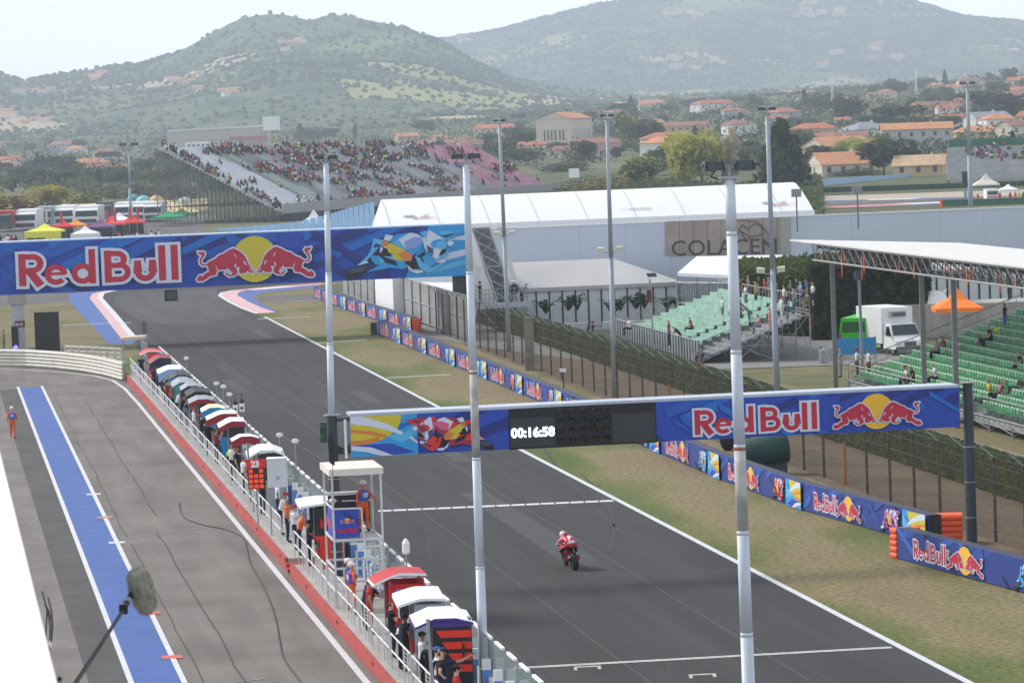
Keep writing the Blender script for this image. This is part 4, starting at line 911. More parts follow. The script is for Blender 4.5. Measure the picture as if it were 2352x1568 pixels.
# darker end screens
t = thing('end_screen', 'slatted grey screen closing the far end of the pit wall', 'screen', P(15.1, 247, 0))
q = MB()
for i in range(7): q.tube(P(14.6+.0*i, 247+i*.9, .3), P(14.6, 247+i*.9, 2.3), .04, GREY, 6)
for z in (.5, 1.4, 2.25): q.tube(P(14.6, 247, z), P(14.6, 252.4, z), .03, GREY, 5)
q.build('frame', t); q = MB(); q.obox(P(14.6, 247, .4), (.02, 0, 0), P(14.6, 252.4)-P(14.6, 247), (0, 0, 1.8), M('screen_slate', (.12, .16, .22), .5)); q.build('panel', t)
# platform railings
g0 = None; y = 66.
RLM = M('railing_white', (.66, .67, .67), .45)
while y < 244:
    if not (132.5 < y < 137.5):
        L_ = 4.35
        if g0 is None:
            g0 = thing('railing', 'white tubular railing section on the pit wall platform', 'railing', P(13.35, y, .44), 'railing sections along the pit wall platform')
            p = lambda s, z: P(13.35, y+s, .44+z)
            mb = MB()
            for z in (.55, 1.05): mb.tube(p(0, z), p(L_, z), .028, RLM, 6)
            mb.build('rail', g0)
            for s in (0, .55, 1.45, 2.9, L_):
                mb = MB(); mb.tube(p(s, 0), p(s, 1.05), .024, RLM, 6); mb.build('post', g0)
            mb = MB()
            for z in (.68, .80, .92): mb.tube(p(.55, z), p(1.45, z), .014, GREY, 5)
            mb.build('bars', g0)
        else: dup(g0, P(13.35, y, .44))
    y += 4.75
# ---------------- pit wall stands ----------------
def stand(y, c, roof, upper, lower, label, w=1.2, d=1.2, h=2.25, curve=.12, tilt=.08, fas=.075, front=None, text=None, tcol=WHITE, back=None, trim=None, slope=.2, textz=None, tsize=.34, extra=None):
    z0 = .44; t = thing('pit_stand', label, 'pit stand', P(c, y, z0))
    w0, w1 = -w/2, w/2
    p = lambda a, b, z: P(c+a, y, z0+z)+DT*b
    q = MB(); n = 8; over = .16
    prof = []
    for i in range(n+1):
        k = i/n; a = lerp(w0-over, w1+.04, k); zz = h+curve*math.sin(math.pi*k)+slope*min(1, k*2.2)-slope*.5; prof.append((a, zz))
    if curve > .08: prof = [(w0-over, h-.15), (w0-over+(w+over)*.34, h+curve*.45), (w0-over+(w+over)*.72, h+curve*.45), (w1+.04, h-.06)]
    for (a, za), (b, zb) in zip(prof, prof[1:]):
        A1, A2, B1, B2 = p(a, -d/2-.1, za-tilt/2), p(a, d/2+.1, za+tilt/2), p(b, -d/2-.1, zb-tilt/2), p(b, d/2+.1, zb+tilt/2)
        q.quad(A1, B1, B2, A2, roof); q.quad(A1-UP*.05, A2-UP*.05, B2-UP*.05, B1-UP*.05, DGREY); q.quad(A1-UP*fas-UP*.002, B1-UP*fas-UP*.002, B1, A1, trim or roof); q.quad(A2-UP*.07, A2, B2, B2-UP*.07, roof)
    a, za = prof[0]; q.quad(p(a, d/2+.1, za+tilt/2), p(a, -d/2-.1, za-tilt/2), p(a, -d/2-.1, za-tilt/2-.12), p(a, d/2+.1, za+tilt/2-.12), trim or roof)
    q.build('roof', t)
    for b in (-d/2, d/2-.05):
        q = MB(); hh = h-.18
        q.obox(p(w0+.32, b, .9), p(w1, b, .9)-p(w0+.32, b, .9), DT*.05, UP*(hh-.9), upper)
        q.poly([p(w0+.32, b-.004, 1.2), p(w1, b-.004, 1.2), p(w1, b-.004, 0), p(w0+.62, b-.004, 0), p(w0+.5, b-.004, .8)], lower)
        q.poly([p(w0+.32, b+.05, 1.2), p(w0+.5, b+.05, .8), p(w0+.62, b+.05, 0), p(w1, b+.05, 0), p(w1, b+.05, 1.2)], lower)
        o = q.build('end_panel', t)
        if b < 0:
            if text: textmesh(text, tsize, tcol, p(w0+.30 if fas > .25 else w0+.45, b-.115 if fas > .25 else b-.012, textz or 1.45), DP, UP, 'lettering', o, bold=.014)
            if extra: extra(o, p, b, w0, w1)
    q = MB(); q.obox(p(w1-.06, -d/2+.05, .3), (.05, 0, 0), DT*(d-.1), UP*(h-.35), back or upper); q.build('back_panel', t)
    q = MB(); q.obox(p(w0+.45, -d/2+.08, .75), p(w1, 0, 0)-p(w0+.45, 0, 0), DT*(d-.16), UP*.06, DGREY); q.obox(p(w0+.75, -d/2+.2, 0), (.4, 0, 0), DT*(d-.4), UP*.75, lower); q.build('desk', t)
    for k in (-.35, .35):
        q = MB(); q.obox(p(w1-.28, k-.26, 1.2), (.05, 0, .02), DT*.52, UP*.36, BLACK); q.build('monitor', t)
    for b in (-d/2+.03, d/2-.03):
        q = MB(); q.tube(p(w0+.34, b, 0), p(w0+.34, b, h-.1), .03, GREY, 6); q.build('post', t)
    return t
def cm(n, r, g, b): return M('stand_'+n, S(r, g, b), .45)
SW_ = cm('white', 235, 236, 238); SR = cm('red', 190, 22, 30); SRB = cm('bright_red', 225, 45, 28); SN = cm('navy', 28, 34, 62); SB = cm('black', 26, 26, 30); SO = cm('orange', 235, 95, 25); SP = cm('purple', 72, 52, 140)
SDR = cm('dark_red', 140, 22, 38); STE = cm('teal', 32, 140, 145); SLB = cm('pale_blue', 130, 165, 205); SCY = cm('azure', 25, 130, 190); SCR = cm('cream', 235, 235, 190); SY = cm('yellow', 225, 195, 40); SG = cm('grey', 150, 160, 170); SGN = cm('green', 20, 140, 60)
CS = 14.12
def ypx(v, u=700, z=2.62): return (HC-z)*K/(v-hor(u))
def ex_stripes(o, p, b, w0, w1):
    for i in range(4):
        q = MB(); zz = 1.75-.32*i; q.poly([p(w0+.55+.16*i, b-.010, zz), p(w1-.02, b-.010, zz), p(w1-.02, b-.010, zz+.2), p(w0+.42+.16*i, b-.010, zz+.2)], SRB); q.build('stripe', o)
    q = MB(); q.poly([p(w0+.3, b-.010, 2.05), p(w1-.02, b-.010, 2.05), p(w1-.02, b-.010, 2.2), p(w0+.3, b-.010, 2.2)], SP); q.build('stripe', o)
def ex_screen(o, p, b, w0, w1):
    q = MB(); q.obox(p(w0+.55, b-.05, 1.08), DP*.62, DT*.04, UP*.48, SW_); q.obox(p(w0+.60, b-.055, 1.13), DP*.52, DT*.01, UP*.38, BLACK); q.build('screen', o)
    q = MB(); q.obox(p(w0+.52, b-.03, 1.60), DP*.52, DT*.02, UP*.36, SG); q.obox(p(w0+.545, b-.034, 1.62), DP*.47, DT*.01, UP*.32, BB); a = Art(q, p(w0+.545, b-.036, 1.62), DP, UP, .001); bulls(a, .235, .2, .0001); q.build('logo_plate', o)
    q = MB(); addtext(q, 'JUST', .2, SW_, p(w0+.72, b-.012, .62), DP, UP, .012); addtext(q, 'ASK', .2, SW_, p(w0+.68, b-.012, .40), DP, UP, .012); q.build('lettering', o)
def ex_orange(o, p, b, w0, w1):
    q = MB(); q.poly([p(w1-.45, b-.010, 1.9), p(w1-.15, b-.010, 2.05), p(w1-.02, b-.010, 2.0), p(w1-.02, b-.010, 1.25), p(w1-.2, b-.010, 1.3), p(w1-.12, b-.010, 1.8)], SO); q.build('stripe', o)
    q = MB(); q.poly([p(w0+.55, b-.010, 1.85), p(w0+.72, b-.010, 1.7), p(w0+.78, b-.010, 1.4), p(w0+.55, b-.010, 1.5)], SR); q.build('stripe', o)
R3_ = [(1412, 975, SW_, SB, SB, 'pit stand with white roof marked blue, purple and orange stripes on black', dict(trim=SP, extra=ex_stripes, curve=.16, w=1.42)),
 (1368, 925, SW_, SG, SG, 'plain pit stand with pale grey end and white roof next to the striped one', dict(trim=SW_, curve=.02, h=2.35)),
 (1322, 838, SR, SR, SR, 'red pit stand with a white monitor and logo plate on its end', dict(trim=SW_, extra=ex_screen, curve=.04, h=2.4, w=1.4)),
 (1150, 680, SW_, SB, SRB, 'white roofed pit stand with black and bright orange end behind the marshal tower', dict(extra=ex_orange, text='KTM', tcol=SB, textz=.8, curve=.02, h=2.4, w=1.35, d=1.7)),
 (1032, 572, SW_, SB, SG, 'pit stand with a big rounded white canopy behind the orange number board', dict(w=1.35, curve=.30, h=2.45, trim=SW_)),
 (1000, 527, SW_, SG, SB, 'pit stand with arched white roof and dark red HONDA fascia, nearest of three', dict(trim=SDR, text='HONDA', textz=1.76, tsize=.27, curve=.12, fas=.36, h=2.3)),
 (968, 508, SW_, SB, SB, 'pit stand with short white roof and dark red band over a black body', dict(curve=.03, trim=SDR, fas=.26)),
 (951, 488, SW_, SB, SCY, 'pit stand with flat white roof and HONDA lettering on dark red', dict(trim=SDR, text='HONDA', textz=1.70, tsize=.26, curve=.02, fas=.34)),
 (932, 470, SCR, SCY, SB, 'pit stand with cream roof and azure fascia over a yellow emblem', dict(trim=SCY, curve=.12, h=2.3, fas=.36)),
 (912, 446, SG, SB, SB, 'pit stand with pale grey roof and thin dark red fascia', dict(trim=SDR, curve=.12, fas=.22)),
 (895, 428, SB, SB, SRB, 'pit stand with black roof carrying yellow and pale graphics', dict(trim=SB, curve=.16, fas=.26)),
 (883, 418, SG, SN, SRB, 'pit stand with pale arched roof over a navy fascia', dict(trim=SN, curve=.18, fas=.3)),
 (872, 398, SG, SB, STE, 'pit stand with pale arched roof over teal side', dict(trim=SW_, curve=.2)),
 (858, 386, SB, STE, SLB, 'pit stand with slim black curved canopy above a teal panel', dict(curve=.2)),
 (846, 366, SW_, SLB, STE, 'pale blue pit stand with teal side and white roof edge', dict(trim=SLB, curve=.02, h=2.2, fas=.5)),
 (823, 342, SDR, SN, SB, 'navy pit stand with white roof edge and thin red band', dict(trim=SN, curve=.05, fas=.4)),
 (803, 322, SRB, SRB, SN, 'bright red pit stand at the far end of the pit wall', dict(trim=SW_, curve=.15))]
for v, u, rf, up_, lo, lb, kw in R3_:
    _r = rnd(v*7+u); kw = dict(kw); kw.setdefault('w', _r.uniform(1.0, 1.32)); kw.setdefault('d', _r.uniform(.8, 1.5)); kw['h'] = kw.get('h', 2.25)+_r.uniform(-.12, .14); kw['tilt'] = _r.uniform(0, .22); kw['slope'] = _r.uniform(.02, .32)
    y = ypx(v, u, kw.get('h', 2.25)+.5); stand(y, CS-.0, rf, up_, lo, lb, **kw)
# yellow emblem and number board
t = thing('number_board', 'pit board of glowing orange number tiles behind the rounded canopy', 'pit board', P(14.0, 148.5, .44))
b0 = A(590, 1122, 148.5); q = MB(); q.obox(b0-Vector((.34, 0, .0)), (.68, 0, 0), (0, .05, 0), (0, 0, .85), BLACK); q.build('frame', t)
LEDO = M('lit_orange', (.95, .07, .02), .5, emit=.25); q = MB()
for i in range(4):
    for k in range(3):
        if (i, k) != (3, 1): q.obox(b0+Vector((-.30+.21*k, -.01, .04+.205*i)), (.16, 0, 0), (0, .01, 0), (0, 0, .15), LEDO)
q.build('tiles', t)
q = MB(); q.obox(b0+Vector((-.40, -.02, .86)), (.80, 0, 0), (0, .05, 0), (0, 0, .34), SRB); addtext(q, '23', .34, SW_, b0+Vector((-.2, -.03, .90)), (1, 0, 0), (0, 0, 1), .02); q.build('header', t)
q = MB(); q.tube(b0, Vector((b0.x, b0.y, .44)), .03, GREY, 6); q.build('pole', t)
t = thing('equipment_box', 'tall white equipment box standing against the glass screens', 'box', P(14.6, 145, .44)); b0 = A(637, 1118, 145)
q = MB(); q.obox(b0-Vector((.38, 0, 0)), (.76, 0, 0), (0, .6, 0), (0, 0, 1.1), M('box_white', (.6, .64, .68), .5)); q.obox(b0+Vector((-.40, -.02, 1.1)), (.8, 0, 0), (0, .64, 0), (0, 0, .05), SW_); q.build('body', t)
q = MB(); q.obox(b0+Vector((-.05, -.01, .3)), (.16, 0, 0), (0, .01, 0), (0, 0, .14), M('print_faint', (.35, .38, .5), .6)); q.build('emblem', t)
q = MB(); 
for s in (-.3, .3): q.tube(b0+Vector((s, .1, 0)), Vector((b0.x+s, b0.y+.1, .44)), .03, GREY, 5)
q.build('legs', t)
# ---------------- marshal tower ----------------
tc_ = P(13.3, 122.5, .44); t = thing('marshal_tower', 'white scaffold marshal tower with flat roof and printed banners on the pit wall', 'tower', tc_)
TY = 2.6; TWD = 1.62
def tp_(a, b, z): return P(13.3+a, 122.5, 0)+DT*b+UP*z
TWH = M('tower_white', (.62, .63, .66), .5)
q = MB()
for a in (0, TWD):
    for b in (0, TY): q.beam(tp_(a, b, .44), tp_(a, b, 4.85), .07, .07, TWH)
for z in (1.0, 1.75, 2.7):
    q.beam(tp_(0, 0, z), tp_(TWD, 0, z), .06, .07, TWH); q.beam(tp_(0, TY, z), tp_(TWD, TY, z), .06, .07, TWH); q.beam(tp_(0, 0, z), tp_(0, TY, z), .06, .07, TWH); q.beam(tp_(TWD, 0, z), tp_(TWD, TY, z), .06, .07, TWH)
q.build('frame', t)
q = MB(); q.obox(tp_(-.1, -.12, 4.85), DP*(TWD+.2), DT*(TY+.3), UP*.22, M('roof_cream', (.72, .68, .62), .6)); q.build('roof', t)
q = MB(); q.obox(tp_(0, 0, 2.62), DP*TWD, DT*TY, UP*.1, GREY); q.build('floor', t)
q = MB(); q.beam(tp_(0, 0, 3.75), tp_(TWD*.58, 0, 3.75), .05, .05, TWH); q.beam(tp_(0, 0, 3.75), tp_(0, TY, 3.75), .05, .05, TWH); q.beam(tp_(TWD*.58, 0, 3.75), tp_(TWD*.66, 0, 1.6), .05, .05, TWH); q.beam(tp_(0, TY, 3.75), tp_(TWD, TY, 3.75), .05, .05, TWH); q.build('guard_rail', t)
q = MB(); q.obox(tp_(.05, -.03, 2.78), DP*(TWD*.5), DT*.02, UP*.92, BB); a = Art(q, tp_(.05, -.035, 2.78), DP, UP, .0015); camo(a, 0, TWD*.5, 0, .92, 5, .6); bulls(a, TWD*.25, .56, .00023)
addtext(q, 'Red Bull', .2, RD, tp_(.10, -.06, 2.95), DP, UP, .012); q.build('banner', t)
q = MB(); q.obox(tp_(-.03, .1, 2.78), DT*(TY*.55), DP*.02, UP*.92, BB); q.obox(tp_(-.035, .5, 3.0), DT*(.8), DP*.004, UP*.3, RD); q.build('banner', t)
q = MB(); q.obox(tp_(.1, TY-.1, 3.0), DP*(TWD-.2), DT*.05, UP*.95, BLACK); q.obox(tp_(.05, TY-.15, 3.95), DP*(TWD-.1), DT*.3, UP*.1, TWH); q.build('back_screen', t)
q = MB()
for i in range(5): q.obox(tp_(TWD*.62, -.25-.16*i, 2.45-.42*i), DP*.5, DT*.2, UP*.05, TWH)
q.beam(tp_(TWD*.62, -.1, 2.7), tp_(TWD*.62, -1.05, .44), .05, .08, TWH); q.beam(tp_(TWD*.94, -.1, 2.7), tp_(TWD*.94, -1.05, .44), .05, .08, TWH); q.build('ladder', t)
t = thing('feather_flag', 'small black feather flag fixed to the marshal tower corner', 'flag', tp_(0, -.1, 4.2)); q = MB(); q.tube(tp_(.02, -.14, 3.9), tp_(.02, -.14, 6.2), .015, GREY, 5); q.build('pole', t); q = MB(); q.poly([tp_(-.06, -.16, 5.3), tp_(.1, -.16, 5.2), tp_(.12, -.16, 5.9), tp_(0, -.16, 6.3), tp_(-.1, -.16, 6.1)], BLACK); q.build('cloth', t)
tlb = A(743, 992, 130.4); t = thing('signal_light', 'dark green signal light box on the left post of the start gantry', 'signal light', tlb)
q = MB(); q.obox(tlb-Vector((.12, 0, .36)), (.24, 0, 0), (0, .2, 0), (0, 0, .72), M('signal_green', (.02, .06, .045), .4)); q.build('casing', t)
for s in (-.18, .18): q = MB(); q.ball(tlb+Vector((-.02, -.02, s)), (.09, .05, .12), M('signal_green'), 10, 6); q.build('hood', t)
# antennas, cameras and small boxes standing on the parapet
def ant(u, v, y, label, kind=0):
    p = A(u, v, y); p0 = Vector((p.x, p.y, 1.0)); t = thing('antenna' if kind != 2 else 'wall_camera', label, 'antenna' if kind != 2 else 'camera', p0)
    q = MB(); q.tube(p0, p, .03, GREY, 6); q.build('pole', t)
    q = MB()
    if kind == 0: q.ball(p, (.16, .05, .11), SW_, 8, 5); q.build('dish', t)
    elif kind == 1: q.lathe(p, [(.08, 0), (.13, .06), (.13, .36), (.10, .42), (.03, .52)], SW_, 12); q.build('housing', t)
    elif kind == 2:
        q.obox(p+Vector((-.12, -.12, 0)), (.24, 0, 0), (0, .24, 0), (0, 0, .42), SW_); q.ball(p+UP*.2+Vector((0, -.14, 0)), (.07, .04, .07), BLACK, 8, 5); q.build('housing', t)
        q = MB(); q.lathe(p+UP*.42, [(.10, 0), (.12, .1), (.05, .22)], BLACK, 8); q.tube(p+UP*.6, p+UP*.95, .015, BLACK, 5); q.build('top_antenna', t)
for (u, v, c_, k, lb) in ((428, 822, 0, 0, 'white dish antenna on the wall, farthest from the start gantry'), (497, 880, 0, 0, 'white dish antenna near the far pit stands, left one of a pair'), (513, 887, 0, 0, 'white dish antenna near the far pit stands, right one of a pair'), (527, 905, 0, 0, 'pale dish antenna on a short pole beside the glass screens'),
                          (541, 948, 0, 2, 'black topped white camera unit on the wall, left one of two'), (556, 945, 0, 2, 'black topped white camera unit on the wall, right one of two'), (642, 998, 0, 0, 'square white antenna panel just beyond the curved canopy'), (678, 1012, 0, 0, 'small pale antenna left of the dark gantry post'), (933, 1272, 0, 1, 'white cylinder antenna on a thin pole next to the marshal tower')):
    y = 15.3*K*1.0; yy = None
    # depth where the parapet line passes under this column
    for i in range(600):
        y_ = 70+i*.3; uu, _ = proj(P(15.15, y_, 2.2))
        if uu < u: yy = y_; break
    ant(u, v, yy or 120, lb, k)
# grey lamp poles on the platform
for (ut, vt, y, lb) in ((568, 1020, 154.6, 'thin grey pole on the platform by the rounded canopy'), (983, 1425, 97, 'thin grey pole in front of the striped pit stand')):
    t = thing('pole', lb, 'pole', Vector((A(ut+8, vt, y).x, y, .44))); q = MB(); q.tube(Vector((A(ut+8, vt, y).x, y, .44)), A(ut, vt, y), .045, GREY, 8); q.build('shaft', t); q = MB(); q.tube(A(ut, vt, y), A(ut, vt, y)+UP*.05, .06, GREY, 8); q.build('cap', t)
t = thing('sign_post', 'small dark sign on a pole at the far end of the glass', 'sign', A(332, 760, 246)); q = MB(); q.tube(A(336, 765, 246), Vector((A(338, 800, 246).x, 246, 0)), .04, GREY, 6); q.build('pole', t); q = MB(); q.obox(A(332, 768, 246)-Vector((.15, 0, 0)), (.3, 0, 0), (0, .05, 0), (0, 0, .9), DGREY); q.build('panel', t)
t = thing('canopy_table', 'beige flat canopy at the far end of the pit wall', 'canopy', P(13.2, 242, .44)); a_ = A(306, 781, 243); q = MB(); q.obox(a_-Vector((.9, 0, 0)), (1.6, .2, .05), (0, 2.0, 0), (0, 0, .18), M('canopy_beige', (.55, .45, .33), .7)); q.build('top', t)
q = MB(); [q.tube(Vector((a_.x+s, a_.y+.2, 0)), a_+Vector((s, .2, 0)), .05, GREY, 6) for s in (-.7, .5)]; q.build('legs', t)
# ---------------- people on the wall ----------------
def wp_(u, v, z=None, h=1.75, base=.44):                       # place by the head pixel
    zt = base+h-.04; return G(u, v, zt)
def pw(kind, u, v, rz, label, base=.44, h=1.75, **k):
    g = wp_(u, v, None, h, base); g.x = max(g.x, 13.12-TA*g.y+.28); return person(kind, Vector((g.x, g.y, base)), rz, label=label, h=h, **k)
LK = -TROT
RT = -math.pi/2+TROT                                         # facing the track
pw('hips', 781, 1293, RT+.3, 'marshal in orange with white helmet beside the red pit stand', shirt='orange', legs='orange', sleeves=True, helmet='helmet', vest='violet')
pw('stand', 770, 1285, RT-.4, 'marshal in orange and blue half hidden behind the tower leg', shirt='blue', legs='orange', sleeves=True, helmet='helmet')
pw('lean', 817, 1330, RT+.5, 'man in black shirt leaning on the railing by the red stand', shirt='black', legs='black')
pw('stand', 832, 1332, RT, 'person in red shirt standing under the red stand roof', shirt='red', legs='red')
pw('bend', 886, 1396, RT-.2, 'team member in white and blue shirt bending under the plain stand', shirt='white', legs='black', hair='grey')
pw('lean', 912, 1407, RT+.9, 'man in navy T-shirt with his hand on the railing', shirt='navy', legs='navy')
pw('stand', 952, 1470, LK+.1, 'man in black team shirt with headphones seen from behind', shirt='black', legs='black', hair='dark', sleeves=True)
pw('hips', 924, 1497, RT, 'bald team member in black beside the railing at the bottom', shirt='black', legs='navy')
pw('point', 1014, 1492, RT+1.2, 'heavy man in navy shirt stretching out his arm at the bottom', shirt='navy', legs='navy', hair='dark', fat=1.15)
pw('stand', 998, 1486, RT, 'man in blue cap behind the man stretching out his arm', shirt='navy', legs='black', capc='blue')
pw('stand', 1042, 1530, RT, 'crew member in black and red at the bottom edge of the glass screens', shirt='red', legs='black', capc='black')
pw('stand', 652, 1145, RT, 'team member in orange and navy behind the black and orange stand', shirt='orange', legs='navy', hair='grey')
pw('lean', 678, 1172, RT-.2, 'team member in orange T-shirt leaning at the black and orange stand', shirt='orange', legs='navy')
pw('stand', 737, 1172, LK, 'crew member in orange shirt and shorts next to the marshal tower', shirt='orange', legs='navy', shorts=True, h=1.8)
pw('stand', 636, 1103, RT, 'crew member in pale shirt by the white equipment box', shirt='white', legs='navy')
pw('phone', 497, 1020, RT-.3, 'crew member in white shirt reaching under the nearest HONDA roof', shirt='white', legs='black', sleeves=True)
pw('stand', 508, 1030, RT, 'crew member in black standing behind the white shirt', shirt='black', legs='black')
pw('stand', 520, 1048, RT+.3, 'crew member in black trousers by the rounded canopy', shirt='white', legs='black')
pw('bend', 484, 1010, RT, 'crew member in bright lime vest stooping near the yellow emblem', shirt='lime', legs='black')
pw('stand', 424, 935, RT, 'crew member in white shirt near the cream roofed stand', shirt='white', legs='black', sleeves=True)
pw('stand', 452, 968, LK, 'crew member in black near the azure stand', shirt='black', legs='black')
pw('stand', 408, 918, RT, 'crew member in dark clothing next to the orange panel', shirt='black', legs='black')
pw('stand', 352, 868, RT, 'crew member in navy under the pale blue stand', shirt='navy', legs='navy')
pw('lean', 338, 850, RT, 'crew member in black by the navy stand', shirt='black', legs='black', capc='orange')
pw('stand', 318, 832, RT, 'marshal in violet vest at the far end of the wall', shirt='orange', legs='orange', vest='violet')
pw('stand', 308, 815, LK, 'marshal in dark clothing beneath the beige canopy', shirt='navy', legs='navy')
pw('stand', 550, 1075, RT, 'crew member in red between the rounded canopy and the number board', shirt='red', legs='black')
R = rnd(27)
for i, (u, v) in enumerate(((466, 985), (440, 952), (386, 895), (372, 885), (362, 874), (395, 905), (330, 842), (540, 1062), (564, 1090), (606, 1130), (668, 1160), (700, 1195), (806, 1322), (868, 1382), (900, 1412), (938, 1452), (972, 1488))):
    c = R.choice(['black', 'navy', 'black', 'white', 'grey', 'maroon']); pw(R.choice(['stand', 'lean', 'fold', 'phone', 'hips']), u+6, v, RT+R.uniform(-.6, .6), f'{("first", "second", "third", "fourth", "fifth", "sixth", "seventh", "eighth", "ninth", "tenth", "eleventh", "twelfth", "thirteenth", "fourteenth", "fifteenth", "sixteenth", "seventeenth")[i]} crew member in {c} counted along the front of the pit stands', shirt=c, legs=R.choice(['black', 'navy']), hair=R.choice(['dark', 'brown', 'grey']), capc=R.choice([None, 'black', 'red', 'navy']))
# marshals on the tower and in the pit lane
g = A(838, 1226, 124.6); person('marshal', Vector((g.x, g.y, 2.72)), math.pi+.5, label='marshal in orange overalls and blue vest standing on the tower', h=1.76, shirt='orange', legs='orange', sleeves=True, helmet='helmet', vest='blue')
g = A(755, 1150, 124.2); person('sit', Vector((g.x, g.y, 2.62)), RT+.4, label='seated marshal in red with white helmet inside the tower', h=1.7, shirt='red', legs='red', helmet='helmet')
g = G(30, 1008); person('walk', Vector((g.x, g.y, .02)), .15, label='marshal in orange overalls walking along the pit lane', h=1.78, shirt='orange', legs='orange', sleeves=True, helmet='helmet', vest='blue')
g = G(136, 1553, 1.70); person('phone', Vector((g.x, g.y, .02)), 0.3, label='dark haired person in lilac shirt on the apron at the bottom edge', h=1.75, shirt='pink', legs='denim')
# ---------------- racing motorcycle with its rider ----------------
B0 = G(1322, 1309); BR = TROT+.06; 
bt = thing('racing_motorcycle', 'red and black racing motorcycle speeding away down the straight', 'motorcycle', (0, 0, 0))
TYR = M('tyre_rubber', (.012, .012, .013), .55); RIM = M('rim_dark', (.05, .05, .055), .3, .8); FRD = M('fairing_red', S(185, 22, 32), .35); FBK = M('fairing_black', (.012, .012, .016), .35); FVI = M('fairing_violet', S(70, 50, 130), .35); FWH = M('fairing_white', S(230, 225, 240), .35)
def wheel(y, r, w, nm):
    q = MB(); n = 24; prof = [(r-.10, -w/2*.8), (r-.04, -w/2), (r-.012, -w*.36), (r, -w*.12), (r, w*.12), (r-.012, w*.36), (r-.04, w/2), (r-.10, w/2*.8)]
    q.lathe((0, y, r), prof, TYR, n, (1, 0, 0)); o = q.build(nm, bt, True); q = MB(); q.lathe((0, y, r), [(r-.11, -.05), (r-.11, .05)], RIM, 20, (1, 0, 0)); q.lathe((0, y, r), [(.13, -w*.42), (.13, -w*.38)], M('brake_disc', (.4, .4, .4), .3, .9), 16, (1, 0, 0)); q.build('rim', o)
wheel(0, .325, .20, 'rear_wheel'); wheel(1.42, .30, .12, 'front_wheel')
q = MB()
for s in (-.12, .12): q.beam((s, 0, .325), (s*.9, .55, .42), .035, .09, RIM)
q.build('swingarm', bt)
def loft(secs, m, n=12, mm=None):
    q = MB(); vs = []
    for (y, z, rx, rz_) in secs:
        for i in range(n): a = 2*math.pi*i/n; vs.append((rx*math.cos(a), y, z+rz_*math.sin(a)))
    fs = [(j*n+i, j*n+(i+1) % n, (j+1)*n+(i+1) % n, (j+1)*n+i) for j in range(len(secs)-1) for i in range(n)]
    q.add(vs, fs+[tuple(range(n)), tuple((len(secs)-1)*n+i for i in range(n-1, -1, -1))], m); return q
loft([(-.22, .88, .05, .03), (-.05, .86, .12, .07), (.2, .82, .13, .10), (.4, .78, .12, .12)], FBK).build('tail_unit', bt, True)
q = MB(); q.poly([(-.115, -.06, .84), (-.06, -.2, .86), (-.10, .1, .90), (-.145, .15, .84)], FVI); q.poly([(.06, -.2, .86), (.115, -.06, .84), (.145, .15, .84), (.10, .1, .90)], FWH); q.ball((0, -.235, .86), (.04, .02, .02), FRD, 6, 4); q.build('tail_light', bt)
loft([(.45, .62, .14, .22), (.8, .60, .22, .30), (1.1, .62, .23, .30), (1.35, .72, .18, .22), (1.55, .80, .06, .08)], FRD).build('fairing', bt, True)
loft([(.35, .85, .10, .06), (.6, .88, .17, .11), (.9, .90, .15, .10)], FBK).build('fuel_tank', bt, True)
q = MB(); q.quad((-.14, 1.05, .98), (.14, 1.05, .98), (.12, 1.3, .88), (-.12, 1.3, .88), FBK); q.build('windscreen', bt)
for s in (-1, 1):
    q = MB(); q.obox((.22*s, 1.15, .62), (.10*s, 0, .02), (0, .15, 0), (0, 0, .02), FVI); q.build('winglet', bt)
    q = MB(); q.tube((.12*s, 1.05, .86), (.30*s, .95, .84), .02, RIM, 6); q.build('handlebar', bt)
for (s, z) in ((1, .60), (-1, .52)):
    q = MB(); q.tube((.13*s, .45, .42), (.16*s, -.05, z), .045, M('exhaust_steel', (.3, .28, .26), .3, .9), 10, .055); q.build('exhaust', bt)
for s in (-.1, .1): q = MB(); q.beam((s, 1.42, .30), (s, 1.2, .86), .05, .05, RIM); q.build('fork', bt)
# rider: one continuous crouched body
def skinned(pts, segs, slots, nm, classify, rad):
    me = bpy.data.meshes.new(nm); names = list(pts); names.sort(key=lambda k: k != 'pel'); me.from_pydata([pts[k] for k in names], [(names.index(a), names.index(b)) for a, b, _ in segs], [])
    o = bpy.data.objects.new(nm, me); COL.objects.link(o); o.modifiers.new('s', 'SKIN'); sv = me.skin_vertices[0].data
    for i, k in enumerate(names): sv[i].radius = rad[k]
    sv[0].use_root = True; o.modifiers.new('b', 'SUBSURF').levels = 1; o.modifiers['b'].render_levels = 1
    m2 = bpy.data.meshes.new_from_object(o.evaluated_get(bpy.context.evaluated_depsgraph_get())); bpy.data.objects.remove(o)
    mb = MB(); [mb.mi(m) for m in slots]; mb.v = [tuple(v.co) for v in m2.vertices]
    for p in m2.polygons: mb.f.append(tuple(p.vertices)); mb.m.append(classify(p.center))
    return mb
RP = dict(pel=V3(0, .05, 1.0), wai=V3(0, .28, 1.10), che=V3(-.02, .52, 1.14), nek=V3(-.04, .72, 1.16), hed=V3(-.06, .82, 1.20))
RDd = dict(pel=(.19, .15), wai=(.16, .13), che=(.19, .15), nek=(.08, .08), hed=(.10, .10))
sg = [('pel', 'wai', 0), ('wai', 'che', 0), ('che', 'nek', 0), ('nek', 'hed', 0)]
